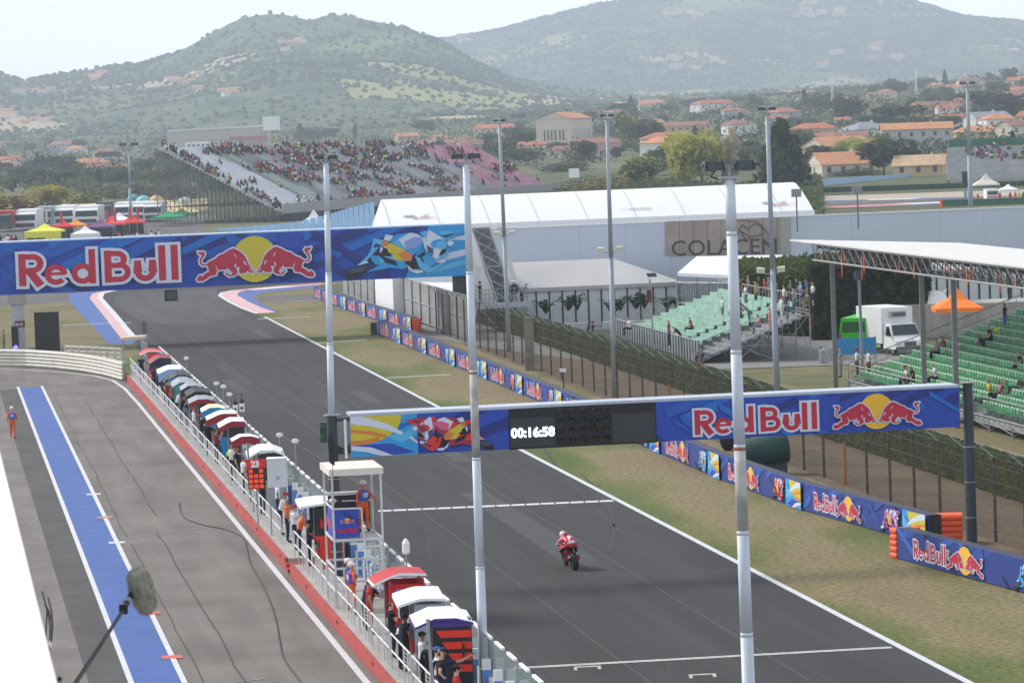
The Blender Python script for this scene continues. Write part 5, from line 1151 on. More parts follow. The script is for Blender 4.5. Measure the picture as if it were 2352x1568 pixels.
for s, k in ((-1, 'l'), (1, 'r')):
    RP.update({'sh'+k: V3(.2*s-.02, .6, 1.12), 'el'+k: V3(.36*s-.02, .72, .93), 'wr'+k: V3(.30*s, .94, .86), 'ha'+k: V3(.27*s, 1.0, .85), 'hi'+k: V3(.12*s, .05, .93), 'kn'+k: V3((.34 if s < 0 else .22)*s, .42, .72), 'an'+k: V3(.2*s, .02, .42), 'to'+k: V3(.22*s, .17, .36)})
    RDd.update({'sh'+k: (.085, .085), 'el'+k: (.06, .06), 'wr'+k: (.045, .045), 'ha'+k: (.045, .04), 'hi'+k: (.115, .115), 'kn'+k: (.08, .08), 'an'+k: (.06, .06), 'to'+k: (.05, .04)})
    sg += [('che', 'sh'+k, 0), ('sh'+k, 'el'+k, 0), ('el'+k, 'wr'+k, 0), ('wr'+k, 'ha'+k, 0), ('pel', 'hi'+k, 0), ('hi'+k, 'kn'+k, 0), ('kn'+k, 'an'+k, 0), ('an'+k, 'to'+k, 0)]
def clf(c):
    if c.z < .5: return 0
    if c.z > 1.10 and .48 < c.y < .72 and abs(c.x) < .13: return 2
    if c.y < .06 and c.z > .98: return 3
    if c.z < .86 and c.y < .5: return 1
    if abs(c.x) < .06 and c.y < .5 and c.z > 1.1: return 3
    if c.x < -.13 and c.y > .45 and c.z > 1.0: return 2
    if abs(c.x) > .3 and c.z < 1.0: return 3
    return 0
rb = skinned(RP, sg, [FRD, FBK, M('leather_pink', S(215, 120, 150), .5), FWH], 'person', clf, RDd)
rd = rb.build('person', None, True); tag(rd, 'motorcycle rider in red and white leathers crouched over the tank', 'person')
ORG[rd] = V3(0, 0, 0)
q = MB(); q.ball((-.07, .86, 1.24), (.125, .15, .135), M('helmet_pale', S(235, 215, 220), .25), 14, 10); q.build('helmet', rd, True)
q = MB(); q.ball((-.075, .93, 1.23), (.10, .10, .075), M('visor_dark', (.03, .03, .04), .1), 12, 8); q.build('visor', rd, True)
q = MB(); q.ball((-.03, .62, 1.28), (.08, .12, .06), FRD, 10, 6); q.build('back_hump', rd, True)
q = MB(); addtext(q, 'RACE', .11, FWH, (-.16, -.145, 1.02), (1, 0, 0), (0, 0, 1), .006); q.build('lettering', rd)
for o in (bt, rd):
    o.location = (B0.x, B0.y, .02); o.rotation_euler = (0, -.13, BR)
# ---------------- foam barriers with printed banners ----------------
UL = 14.0; BH = 1.12
def banner_unit(pal, name='foam_barrier'):
    t = thing(name, 'foam barrier', 'barrier', (0, 0, 0)); X = Vector((1, 0, 0)); 
    q = MB(); q.obox((0, 0, 0), (UL, 0, 0), (0, .5, 0), (0, 0, BH), M('foam_dark', (.03, .03, .035), .8)); q.build('foam_blocks', t)
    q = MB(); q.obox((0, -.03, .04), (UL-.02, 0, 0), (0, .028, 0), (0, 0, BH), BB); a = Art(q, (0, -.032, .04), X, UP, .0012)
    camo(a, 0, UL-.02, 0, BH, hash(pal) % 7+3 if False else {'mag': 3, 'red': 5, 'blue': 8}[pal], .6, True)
    wordmark(a, 1.4, .20, .64, 2.55/(4.46*.64)); bulls(a, 5.45, .56, 1.0/830, 1.12)
    rider_art(a, 8.9, .0, 2.6/2200, 1.12/1038, pal)
    sunburst(a, 11.6, 0, 2.38, BH, True); q.build('banner', t)
    q = MB(); q.obox((0, 0.002, BH+.002), (UL, 0, 0), (0, .48, 0), (0, 0, .03), M('barrier_top', (.045, .05, .07), .7)); q.build('top_cover', t)
    return t
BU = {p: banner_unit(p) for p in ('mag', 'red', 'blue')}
used = set()
def run(path, pals, where, scale=1.):
    # path from the near end to the far end; unit local +X runs from far to near
    pts = [Vector(p) for p in path]; cum = [0]
    for a, b in zip(pts, pts[1:]): cum.append(cum[-1]+(b-a).length)
    def at(s):
        for i in range(len(pts)-1):
            if s <= cum[i+1]: return pts[i].lerp(pts[i+1], (s-cum[i])/(cum[i+1]-cum[i]))
        d = (pts[-1]-pts[-2]).normalized(); return pts[-1]+d*(s-cum[-1])
    n = max(1, round(cum[-1]/UL)); L_ = cum[-1]/n
    for i in range(n):
        a, b = at(i*L_), at((i+1)*L_); d = (a-b); rz = math.atan2(d.y, d.x); p = pals[i % len(pals)]
        lab = where(i)
        if p not in used: t = BU[p]; used.add(p); t.location = b; t.rotation_euler = (0, 0, rz); t.scale = (d.length/UL, 1, 1); t['label'] = lab
        else: t = dup(BU[p], b, rz, (d.length/UL, 1, 1), lab)
        t['group'] = 'foam barriers with printed banners along the verge'
segA = [G(2500, 1402), G(2352, 1357), G(2206, 1320), G(2064, 1283)]
run(segA[::1], ['blue'], lambda i: 'nearest foam barrier with printed banner, in front of the right gantry post' if i else 'foam barrier banner cut off by the right edge at the bottom')
def od(i): return ['nearest', 'second', 'third', 'fourth', 'fifth', 'sixth', 'seventh', 'eighth', 'ninth', 'tenth', 'eleventh', 'twelfth', 'thirteenth'][i]
run([G(2135, 1252), G(2046, 1230), G(1764, 1148), G(1461, 1017), G(1176, 895), G(870, 768)], ['mag', 'red', 'blue', 'blue', 'red'], lambda i: f'{od(i)} foam barrier of the long middle row, counted from the gantry post')
run([G(948, 762), G(870, 737), G(764, 700), G(722, 684)], ['red', 'blue'], lambda i: f'{od(i)} foam barrier of the far row beyond the black gap')
OB = M('foam_orange', S(235, 95, 55), .6, var=.08)
def orange(loc, rz, w, label, d=.9):
    t = thing('orange_barrier', label, 'barrier', loc); ca, sa = math.cos(rz), math.sin(rz); q = MB()
    for i in range(5):
        z = i*BH/5; q.lathe(Vector(loc)+UP*(z+BH/10), [(BH/10*.8, 0), (BH/10*1.05, .04), (BH/10*1.05, w-.04), (BH/10*.8, w)], OB, 10, (ca, sa, 0)); q.obox(Vector(loc)+UP*(z+.02), Vector((ca, sa, 0))*w, Vector((-sa, ca, 0))*d, UP*(BH/5-.04), OB)
    q.build('foam_block', t)
dA = (segA[2]-segA[3]); o0 = segA[3]-dA.normalized()*.55
orange(o0, math.atan2(dA.y, dA.x), .55, 'orange ribbed foam block at the far end of the nearest barrier')
g = G(2137, 1252); orange(g+Vector((.1, .3, 0)), -.12, 1.15, 'orange ribbed foam block behind the nearest barrier')
g = G(948, 764); orange(g+Vector((0, .2, 0)), -.1, .6, 'orange ribbed foam block by the black gap in the barriers')
bl = G(862, 768); t = thing('black_foam_block', 'black foam block closing the end of the middle barrier row', 'barrier', bl); q = MB(); q.obox(bl+Vector((-.35, -.1, 0)), (.5, 0, 0), (0, 1.2, 0), (0, 0, .95), BLACK); q.build('block', t)
# ---------------- debris fence ----------------
FC = 40.0; FP = M('fence_post', (.05, .045, .045), .6, .2, var=.3, scale=3); FR = M('fence_post_rust', (.45, .13, .04), .8)
t = thing('debris_fence', 'tall wire debris fence with dark posts and angled tops behind the verge', 'fence', P(FC, 170))
ys = []; y = 104.
while y < 292: ys.append(y); y += 3.78
for i, y in enumerate(ys):
    q = MB(); m = FR if i in (15, 16+9) else FP
    p0 = P(FC, y); q.beam(p0, p0+UP*3.2, .11, .11, FP)
    if m is FR: q.beam(p0, p0+UP*1.9, .13, .13, FR)
    q.beam(p0+UP*3.2, p0+UP*3.75+DP*-.62, .06, .06, GREY); q.build('post', t)
q = MB(); rp = M('fence_wire', (.09, .085, .08), .6, .2)
for z in (.5, 1.1, 1.7, 2.3, 2.9): q.tube(P(FC-.08, ys[0], z), P(FC-.08, ys[-1], z), .010, rp, 4)
for k in (0, .5, 1): q.tube(P(FC-.62*k, ys[0], 3.2+.55*k), P(FC-.62*k, ys[-1], 3.2+.55*k), .010, rp, 4)
q.build('wires', t)
q = MB(); q.quad(P(FC-.05, ys[0], 0), P(FC-.05, ys[-1], 0), P(FC-.05, ys[-1], 3.2), P(FC-.05, ys[0], 3.2), M('fence_mesh', (.085, .065, .05), .8, alpha=.22)); q.quad(P(FC-.05, ys[0], 3.2), P(FC-.05, ys[-1], 3.2), P(FC-.67, ys[-1], 3.75), P(FC-.67, ys[0], 3.75), M('fence_mesh_top', (.35, .38, .36), .8, alpha=.16)); o = q.build('mesh', t)
for (u, v0, v1, lb) in ((1218, 738, 850, 'square concrete post standing in the debris fence'),):
    p = A(u, v1, 0.01+HC*K/(v1-hor(u))); t = thing('concrete_post', lb, 'post', Vector((p.x, p.y, 0))); q = MB(); q.box(p.x, p.y, 0, .62, .5, 3.5, M('old_concrete', (.22, .20, .17), .9, var=.2)); q.build('shaft', t)
# grey screened fence at the far end of the verge
t = thing('screened_fence', 'grey screened fence behind the far row of barriers', 'fence', P(41, 320)); q = MB()
for i in range(17): q.tube(P(40.5, 276+i*5.2), P(40.5, 276+i*5.2, 3.4), .06, GREY, 6)
for z in (.2, 1.7, 3.4): q.tube(P(40.5, 276, z), P(40.5, 360, z), .04, GREY, 5)
q.build('frame', t); q = MB(); q.obox(P(40.56, 276, .1), (.03, 0, 0), P(0, 84)-P(0, 0), (0, 0, 3.2), M('screen_grey', (.27, .275, .28), .8, var=.18, scale=.35)); q.build('screen', t)
# ---------------- clipped hedges ----------------
LEAFN = [0]
def leafmat(n, c, c2):
    m = M('leaf_'+n, c, .9, var=0, col2=c2, scale=1.1, spec=.15, detail=3); t = m.node_tree; b = t.nodes['Principled BSDF']; tr = t.nodes.new('ShaderNodeBsdfTranslucent'); mx = t.nodes.new('ShaderNodeMixShader'); mx.inputs[0].default_value = .38
    t.links.new(b.inputs['Base Color'].links[0].from_socket, tr.inputs['Color']); t.links.new(b.outputs[0], mx.inputs[1]); t.links.new(tr.outputs[0], mx.inputs[2]); t.links.new(mx.outputs[0], t.nodes['Material Output'].inputs['Surface']); return m
LF = {n: leafmat(n, a, b) for n, (a, b) in dict(hedge=((.028, .046, .014), (.080, .11, .032)), dark=((.014, .026, .012), (.042, .064, .026)), green=((.048, .075, .022), (.115, .155, .045)), mid=((.055, .075, .025), (.125, .145, .05)), yellow=((.28, .31, .06), (.50, .50, .12)), gold=((.28, .22, .04), (.52, .42, .10)),
      olive=((.13, .15, .09), (.27, .29, .19)), grey=((.07, .09, .065), (.15, .17, .12)), pale=((.36, .31, .20), (.55, .49, .34)), red=((.10, .03, .02), (.2, .07, .05)), palm=((.02, .04, .02), (.06, .10, .04)), brown=((.07, .035, .015), (.14, .08, .03))).items()}
WOOD = M('bark', (.10, .075, .055), .95, var=.3)
def leafquads(mb, pts, s, mat, R):
    for p in pts:
        a = Vector((R.gauss(0, 1), R.gauss(0, 1), R.gauss(0, 1))).normalized(); b = a.orthogonal().normalized(); r = s*R.uniform(.6, 1.3)
        mb.quad(p-a*r-b*r*.5, p+a*r-b*r*.5, p+a*r*.7+b*r*.6, p-a*r*.7+b*r*.6, mat)
def hedge(c0, c1, ya, yb, h, label, name='hedge', mat=None, n=9000, s=.16, z0=0., core=None, jag=.12, mats=None):
    R = rnd(int(ya+h*10)); t = thing(name, label, 'hedge', P((c0+c1)/2, (ya+yb)/2)); mat = mat or LF['hedge']
    q = MB(); nseg = max(4, int(abs(yb-ya)/3)); 
    for i in range(nseg):
        a, b = lerp(ya, yb, i/nseg), lerp(ya, yb, (i+1)/nseg); q.obox(P(c0+.1, a, z0), P(c1-.1, a)-P(c0+.1, a), P(0, b)-P(0, a), (0, 0, h-.12), core or mat)
    pts = []
    for i in range(n):
        y = R.uniform(ya, yb); k = R.random(); hh = h*(1+.06*noise.noise(Vector((y*.3, 1, 0))))
        if k < .45: c, z = c0+R.gauss(0, jag*.6), R.uniform(0, hh)
        elif k < .55: y = ya if (ya < yb) else yb; c, z = R.uniform(c0, c1), R.uniform(0, hh); y += R.gauss(0, .1)
        else: c, z = R.uniform(c0, c1), hh+R.gauss(0, jag*.5)
        pts.append(P(c, y, z0+max(0.02, z)))
    if mats:
        for k, m in enumerate(mats): leafquads(q, pts[k::len(mats)], s, m, R)
    else: leafquads(q, pts, s, mat, R)
    q.build('foliage', t)
hedge(44.8, 45.7, 100, 300, 1.6, 'long clipped green hedge behind the debris fence', n=46000, s=.085, mats=[LF['hedge'], LF['green'], LF['hedge']], jag=.06, core=LF['hedge'])
# ---------------- generic scaffold grandstand ----------------
def seat_mesh(col, s=1.):
    q = MB(); q.obox((-.21, -.2, 0), (.42, 0, 0), (0, .4, 0), (0, 0, .05), col); q.obox((-.20, .17, .03), (.40, 0, 0), (0, .05, .0), (0, .06, .28), col); return q
def stair_stand(name, label, c0, y0, y1, rows, rise, run_, z0, seatcol, tip, gapf, per_row_skip=None, group=None, deckmat=None, side_near=True, sx=.52, cap=100):
    t = thing(name, label, 'grandstand', P(c0, (y0+y1)/2)); dm = deckmat or M('deck_grey', (.22, .23, .24), .7, var=.2)
    q = MB()
    for r in range(rows): q.obox(P(c0+r*run_, y0, z0+r*rise-.06), P(run_, 0)-P(0, 0), P(0, y1)-P(0, y0), (0, 0, .06), dm); q.obox(P(c0+r*run_, y0, z0+r*rise-.06-rise), (.03, 0, 0), P(0, y1)-P(0, y0), (0, 0, rise), dm)
    q.build('deck', t)
    q = MB()
    L_ = y1-y0; nb = max(2, int(L_/4)); nc = max(2, int(rows*run_/2.4))
    for i in range(nb+1):
        y = lerp(y0, y1, i/nb); pv = None
        for k in range(nc+1):
            c = c0+rows*run_*k/nc; zt = z0+rows*rise*k/nc-.1
            q.tube(P(c, y, 0), P(c, y, zt), .05, GREY, 6)
            if pv:
                q.tube(P(pv[0], y, .1), P(c, y, zt), .028, GREY, 5); q.tube(P(pv[0], y, pv[1]), P(c, y, zt), .04, GREY, 5)
                if zt > 1.8: q.tube(P(pv[0], y, max(.2, pv[1]-.1)), P(c, y, .1), .028, GREY, 5); q.tube(P(pv[0], y, zt*.5), P(c, y, zt*.5), .03, GREY, 5)
            pv = (c, zt)
            if i < nb: q.tube(P(c, y, .2), P(c, lerp(y0, y1, (i+1)/nb), zt), .022, GREY, 5); q.tube(P(c, y, zt), P(c, lerp(y0, y1, (i+1)/nb), zt), .03, GREY, 5)
    q.build('scaffold', t)
    q = MB(); W_ = rows*run_; ce = c0+W_; ze = z0+rows*rise
    for i in range(int(L_/.9)+1):
        y = min(y1, y0+i*.9); q.tube(P(c0-.05, y, z0-.1), P(c0-.05, y, z0+1.05), .022, GREY, 4); q.tube(P(ce, y, ze-.2), P(ce, y, ze+1.05), .025, GREY, 4)
    for z in (0.1, 1.05): q.tube(P(c0-.05, y0, z0+z), P(c0-.05, y1, z0+z), .035, GREY, 5); q.tube(P(ce, y0, ze+z), P(ce, y1, ze+z), .035, GREY, 5)
    for y in (y0, y1):
        for k in range(rows*1+1):
            c = c0+run_*k; z = z0+rise*k; q.tube(P(c, y, z-.1), P(c, y, z+1.05), .022, GREY, 4)
        q.tube(P(c0, y, z0+1.05), P(ce, y, ze+1.05), .03, GREY, 5); q.tube(P(c0, y, z0+.5), P(ce, y, ze+.5), .02, GREY, 5)
    q.build('railing', t)
    sm_ = seat_mesh(seatcol); rest = MB(); R = rnd(4); cnt = 0; rot = math.atan2(DP.y, DP.x)-math.pi/2; cr_, sr_ = math.cos(rot), math.sin(rot); base = None; lst = []
    for r in range(rows):
        y = y0+.4
        while y < y1-.3:
            if not gapf(r, y): lst.append((y, r))
            y += sx
    lst.sort()
    for (y, r) in lst:
        p = P(c0+(r+.55)*run_, y, z0+r*rise+.36)
        if cnt < cap:
            if base is None: base = sm_.build('seat', t); ORG[base]; o = base
            else: o = base.copy(); COL.objects.link(o); o.parent = t
            o.location = p-ORG[t]; o.rotation_euler = (0, 0, rot); cnt += 1
        else:
            rest.add([(p.x+v[0]*cr_-v[1]*sr_, p.y+v[0]*sr_+v[1]*cr_, p.z+v[2]) for v in sm_.v], sm_.f, seatcol)
            if tip: rest.quad(*[(p.x+x*cr_-yy*sr_, p.y+x*sr_+yy*cr_, p.z+z) for x, yy, z in ((-.20, .20, .26), (.20, .20, .26), (.20, .25, .33), (-.20, .25, .33))], tip)
    if rest.v: o = rest.build('seats', t); o['kind'] = 'stuff'
    return t
MINT = M('seat_mint', (.27, .45, .36), .5, var=.25, scale=1.5); GRN = M('seat_green', (.06, .27, .11), .5, var=.35, scale=1.4); TIP = M('seat_edge', (.42, .62, .46), .4)
# mint seat stand in the middle distance (front toward the track)
MC, MY0, MY1, MR = 50.8, 242, 270, 12
stair_stand('grandstand', 'small scaffold grandstand with mint green seats and people standing on top', MC, MY0, MY1, MR, .23, .60, .40, MINT, None, lambda r, y: (y < 242.5 and r < 8 and r > 2 and False) or (abs(y-251) < .7))
q = MB(); q.quad(P(MC-.12, MY0, .05), P(MC-.12, MY1+2, .35), P(MC-.12, MY1+2, 1.55), P(MC-.12, MY0, 1.45), M('rail_panel', (.30, .31, .33), .6, alpha=.72))
for i in range(34): y = lerp(MY0, MY1+2, i/33); q.tube(P(MC-.16, y, 0), P(MC-.16, y, 1.5), .045, DGREY, 4)
q.tube(P(MC-.16, MY0, 1.5), P(MC-.16, MY1+2, 1.55), .05, GREY, 5); t = thing('front_railing', 'grey barred front railing of the mint seat stand', 'railing', P(MC, 255)); q.build('panel', t)
# covered stand with bright green seats on the right
GC0, GY0, GY1, GR = 53.0, 120, 212, 18
stair_stand('grandstand', 'roofed scaffold grandstand with bright green seats at the right edge', GC0, GY0, GY1, GR, .27, .75, .7, GRN, TIP, lambda r, y: abs(y-188) < .8 or abs(y-162) < .8)
# its roof
t = thing('stand_roof', 'white roof on lattice trusses and slim posts over the green seats', 'roof', P(52, 200)); RC0, RC1 = 51.5, 61.5
q = MB(); q.add([P(RC0, 120, 8.75), P(RC1, 120, 8.2), P(RC1, 219, 8.2), P(RC0, 219, 8.75), P(RC0, 120, 8.66), P(RC1, 120, 8.11), P(RC1, 219, 8.11), P(RC0, 219, 8.66)], [(0, 1, 2, 3), (7, 6, 5, 4), (0, 3, 7, 4), (1, 5, 6, 2), (0, 4, 5, 1), (3, 2, 6, 7)], M('roof_white', (.66, .65, .63), .7, var=.08)); q.build('cover', t)
q = MB(); dk = M('truss_dark', (.14, .14, .15), .6, .3); k = 0; y = 120.
while y < 214:
    yb = min(214, y+1.5)
    for cc in (RC0+.1, RC0+1.6):
        q.tube(P(cc, y, 7.7), P(cc, yb, 8.6), .04, dk, 5); q.tube(P(cc, y, 7.7), P(cc, y, 8.6), .03, dk, 5)
    q.tube(P(RC0+.1, y, 7.7), P(RC0+1.6, y, 7.7), .03, dk, 5); q.tube(P(RC0+.1, y, 8.6), P(RC0+1.6, yb, 7.7), .025, dk, 5)
    if int(y) % 3 == 0: q.beam(P(RC0+.1, y, 8.5), P(RC1, y, 7.8), .08, .2, dk)
    y = yb
for cc in (RC0+.1, RC0+1.6): q.tube(P(cc, 120, 7.7), P(cc, 214, 7.7), .06, GREY, 6); q.tube(P(cc, 120, 8.6), P(cc, 214, 8.6), .05, GREY, 6)
q.build('truss', t)
for i, (u, v, vt) in enumerate(((1919, 890, 612), (2125, 895, 620), (2197, 900, 622))):
    # post standing in the first seat row
    for j in range(500):
        y = 215-j*.2; uu, vv = proj(P(52.3, y, 4))
        if uu > u-5: break
    q = MB(); q.beam(P(52.3, y, 0), P(52.3, y, 7.7), .26, .26, M('roof_post', (.20, .21, .22), .5, .3)); q.build('post', t)
q = MB(); R = rnd(3)
for (u, v, h_) in ((2160, 626, 40), (2175, 628, 60), (2330, 640, 20), (2352, 648, 40), (2470*0+2472*0+2240, 622, 30)):
    pass
for i in range(30):
    y = R.uniform(140, 212); L_ = R.uniform(.15, 1.0) if i % 6 else 1.4; w = R.uniform(.04, .15); p = P(RC0+.05, y, 8.3); q.quad(p, p+DT*w, p+DT*w*.8-UP*L_, p-UP*L_*.9, M('orange_cloth', S(240, 110, 50), .8))
q.build('cloth_strips', t)
# small lamp post by the roofed stand
lp = G(1976, 880); lpb = P(51.0, 216); top = A(1973, 706-20, lpb.y); t = thing('lamp_post', 'grey lamp post with a round dark floodlight at the end of the roofed stand', 'lamp post', Vector((top.x+.15, lpb.y, 0)))
q = MB(); q.tube(Vector((top.x+.1, lpb.y, 0)), A(1973, 642, lpb.y), .09, GM, 8); q.build('pole', t); q = MB(); q.ball(A(1971, 632, lpb.y), (.28, .22, .30), M('lamp_dark', (.12, .13, .15), .4), 10, 7); q.build('head', t, True)
# ---------------- spectators (near stands) ----------------
FT = math.pi/2+TROT+.0                                       # facing the track (-DP)
def onstand(c0, rise, run_, z0, c, y):
    r = int((c-c0)/run_); return P(c, y, z0+max(0, r)*rise)
def sp(kind, u, v, label, D=None, c=None, y=None, stand=None, h=1.75, rz=None, **k):
    # head pixel (u,v); find the row whose height matches
    best = None; c0, rise, run_, z0, rows = stand; hh = h if kind != 'sit' else h-.45+.0
    for r in range(rows):
        zt = z0+r*rise+(1.70*h/1.75 if kind != 'sit' else 1.30); g = G(u, v, zt); cc = g.x+TA*g.y; e = abs(cc-(c0+(r+.4)*run_))
        if best is None or e < best[0]: best = (e, g, r)
    g, r = best[1], best[2]; z = z0+r*rise; person(kind, Vector((g.x, g.y, z)), FT if rz is None else rz, label=label, h=h, **k)
MS = (MC, .23, .60, .40, MR); GS_ = (GC0, .27, .75, .7, GR)
for a in [('stand', 1677, 690, 'spectator in white T-shirt standing left of the thick mast on the mint stand', 'white', 'navy'), ('stand', 1718, 632, 'spectator in grey-blue shirt and shorts on the top row of the mint stand', 'grey', 'navy'),
          ('fold', 1742, 636, 'spectator in black shirt and khaki shorts on the mint stand', 'black', 'khaki'), ('stand', 1756, 640, 'spectator in red and white top beside the grey mast', 'red', 'navy'), ('stand', 1765, 636, 'spectator in grey top just left of the grey mast', 'grey', 'khaki'),
          ('fold', 1815, 642, 'spectator in dark green shirt on the top row right of the mast', 'green', 'black'), ('stand', 1829, 640, 'spectator with brown hair between the dark green and blue shirts', 'black', 'denim'), ('fold', 1838, 646, 'spectator in bright blue shirt and jeans on the mint stand', 'sky', 'denim'), ('stand', 1852, 640, 'spectator in violet blue shirt and shorts on the mint stand', 'blue', 'khaki'),
          ('hips', 1866, 648, 'rightmost spectator on the mint stand in white T-shirt and dark shorts', 'white', 'navy'), ('stand', 1659, 680, 'spectator in white shirt left of the thick white mast', 'white', 'denim'), ('bend', 1720, 690, 'spectator in grey shirt seen from behind in the middle of the mint seats', 'grey', 'denim'),
          ('stand', 1768, 706, 'spectator in pale dress beside the grey mast', 'pink', 'pink'), ('stand', 1795, 680, 'spectator in white with a red cap right of the grey mast', 'white', 'white'), ('fold', 1700, 686, 'spectator in black right of the thick white mast', 'black', 'black'), ('sit', 1745, 720, 'child in pale shirt sitting among the mint seats', 'pink', 'denim'),
          ('stand', 1808, 672, 'spectator in black top holding the rear rail of the mint stand', 'black', 'denim'), ('stand', 1700, 640, 'spectator in dark shirt on the top row just right of the thick mast', 'black', 'navy'), ('fold', 1712, 652, 'spectator in white shirt behind the grey-blue shirt', 'white', 'denim'), ('stand', 1735, 646, 'spectator in khaki left of the black shirt on the top row', 'khaki', 'black'), ('stand', 1785, 650, 'spectator in navy right of the grey mast', 'navy', 'navy'), ('stand', 1800, 655, 'spectator in white leaning at the rear rail', 'white', 'denim'), ('hips', 1822, 662, 'spectator in grey below the dark green shirt', 'grey', 'denim'), ('stand', 1845, 664, 'spectator in black between the two blue shirts', 'black', 'khaki'), ('sit', 1690, 735, 'seated spectator in navy in the middle of the mint seats', 'navy', 'black'), ('sit', 1588, 726, 'spectator in maroon shirt at the front corner of the mint seats', 'maroon', 'black'), ('bend', 1562, 742, 'spectator in dark clothes leaning over the front rail of the mint stand', 'black', 'black')]:
    sp(a[0], a[1], a[2], a[3], stand=MS, shirt=a[4], legs=a[5], shorts='shorts' in a[3] or a[5] == 'khaki', hair=('brown', 'dark', 'grey', 'blond')[a[1] % 4], capc='red' if 'red cap' in a[3] else None)
def gpn(kind, u, v, label, h=1.75, z=0., rz=None, **k):
    g = G(u, v, z+ (h*.97 if kind != 'sit' else 1.2)); person(kind, Vector((g.x, g.y, z)), FT if rz is None else rz, label=label, h=h, **k)
gpn('stand', 1536, 735, 'spectator in maroon polo shirt behind the mint stand rail', z=.9, shirt='maroon', legs='navy', hair='grey')
gpn('sit', 1447, 730, 'bare shouldered spectator at the left end of the mint stand', z=.9, shirt='white', legs='navy')
for u, v, s_, lb in ((1613, 802, 'black', 'man in black at the foot of the mint stand steps, right one'), (1600, 806, 'navy', 'man in navy at the foot of the mint stand steps, middle one'), (1592, 812, 'grey', 'man in grey at the foot of the mint stand steps, left one'), (1351, 742, 'black', 'person in black by the far debris fence, left of the red cap'), (1362, 738, 'black', 'person with red cap by the far debris fence')):
    gpn('stand', u, v, lb, shirt=s_, legs='navy', capc='red' if 'with red cap' in lb else None)
for a in [('stand', 1930, 800, 'spectator in pale shirt, left of three leaning at the front rail', 'grey', 'grey', None), ('stand', 1968, 800, 'spectator in white shirt and red cap at the front rail', 'white', 'black', 'red'), ('stand', 1995, 801, 'spectator in white T-shirt, right of three at the front rail', 'white', 'black', None),
          ('sit', 2150, 832, 'spectator in white T-shirt sitting in front of the green seats', 'white', 'navy', None), ('stand', 2308, 695, 'tall spectator in black with blue shorts high on the green seats', 'black', 'blue', None), ('sit', 2292, 740, 'spectator in lime top sitting high on the green seats', 'lime', 'black', None), ('sit', 2276, 745, 'spectator in black sitting high on the green seats', 'black', 'black', None),
          ('sit', 2170, 770, 'spectator in maroon top sitting beside the roof post', 'maroon', 'red', None), ('sit', 2155, 775, 'spectator in grey sitting left of the maroon top', 'grey', 'black', None), ('sit', 2202, 775, 'spectator in white behind the right roof post', 'white', 'black', None), ('sit', 2085, 838, 'spectator with red hat at the front of the green seats', 'white', 'navy', 'red'), ('sit', 2098, 838, 'bare armed spectator beside the red hat', 'black', 'navy', None),
          ('sit', 2275, 868, 'spectator in yellow shirt leaning on the rail near the dark gantry post', 'yellow', 'navy', None), ('sit', 2300, 870, 'spectator in pale top right of the yellow shirt', 'pink', 'navy', None), ('sit', 2316, 872, 'spectator in pale green right of the yellow shirt', 'green', 'navy', None), ('sit', 2345, 805, 'spectator in black cut off by the right edge', 'black', 'black', None), ('sit', 2255, 765, 'spectator in dark blue halfway up the green seats', 'navy', 'navy', None)]:
    sp(a[0], a[1], a[2], a[3], stand=GS_, shirt=a[4], legs=a[5], shorts='shorts' in a[3], hair=('brown', 'dark', 'grey', 'dark')[a[1] % 4], capc=a[6])
g = A(1104, 700, 286.6); person('phone', Vector((g.x, g.y, g.z)), 1.2, label='man in black with dark cap on the stair tower platform', shirt='black', legs='black', h=1.85, capc='navy')
g = A(1198, 696, 286.8); person('bend', Vector((g.x, g.y, g.z)), -1.2, label='camera operator in blue on the stair tower platform', shirt='sky', legs='black', h=1.75)
g = A(1182, 700, 286.8); t = thing('covered_camera', 'television camera under a black cover on the stair tower platform', 'camera', g); q = MB()
for s in (-.3, .3): q.tube(g+Vector((s, 0, 0)), g+UP*1.1, .03, BLACK, 5)
q.build('tripod', t); q = MB(); q.ball(g+UP*1.25, (.45, .35, .42), BLACK, 10, 7); q.build('cover', t, True); q = MB(); q.ball(g+UP*1.85, (.3, .2, .07), SW_, 8, 4); q.build('sunshade', t)
g = A(2318, 690, 262); person('fold', Vector((g.x, g.y, 0)) if False else g, FT, label='steward in lime vest behind the green seats', shirt='lime', legs='navy', h=1.8)
t = thing('grass_bank', 'raised walkway behind the green seats', 'walkway', Vector((g.x, g.y, 0))); q = MB(); q.obox((g.x-9, g.y-1.5, 0), (26, 0, 0), (0, 5, 0), (0, 0, g.z-.01), CONC); q.build('block', t)
# green padded roller behind the barrier
p0 = G(1745, 1082); t = thing('padded_roll', 'large dark green padded cylinder lying behind the foam barriers', 'padding', p0); a_ = A(1702, 1032, 168); b_ = A(1800, 1040, 165)
q = MB(); dG = M('pad_green', S(20, 62, 56), .6); q.lathe(Vector((a_.x, 167, .95)), [(.3, -.2), (.62, 0), (.66, .15), (.66, 2.0), (.58, 2.1), (.3, 2.15)], dG, 16, (1, -.15, .12)); q.build('padding', t, True)
q = MB(); q.obox(Vector((a_.x+.2, 166.2, .1)), (.8, 0, 0), (0, .3, 0), (0, .1, .25), SW_); q.box(a_.x+1.2, 167, 0, 1.6, .5, .5, DGREY); q.build('base', t)
p0 = G(1672, 1034); t = thing('black_cover', 'black plastic sheet bundle left of the green padded cylinder', 'cover', p0); q = MB(); q.ball(p0+UP*.6, (.42, .4, .65), BLACK, 9, 7); q.build('bundle', t, True)
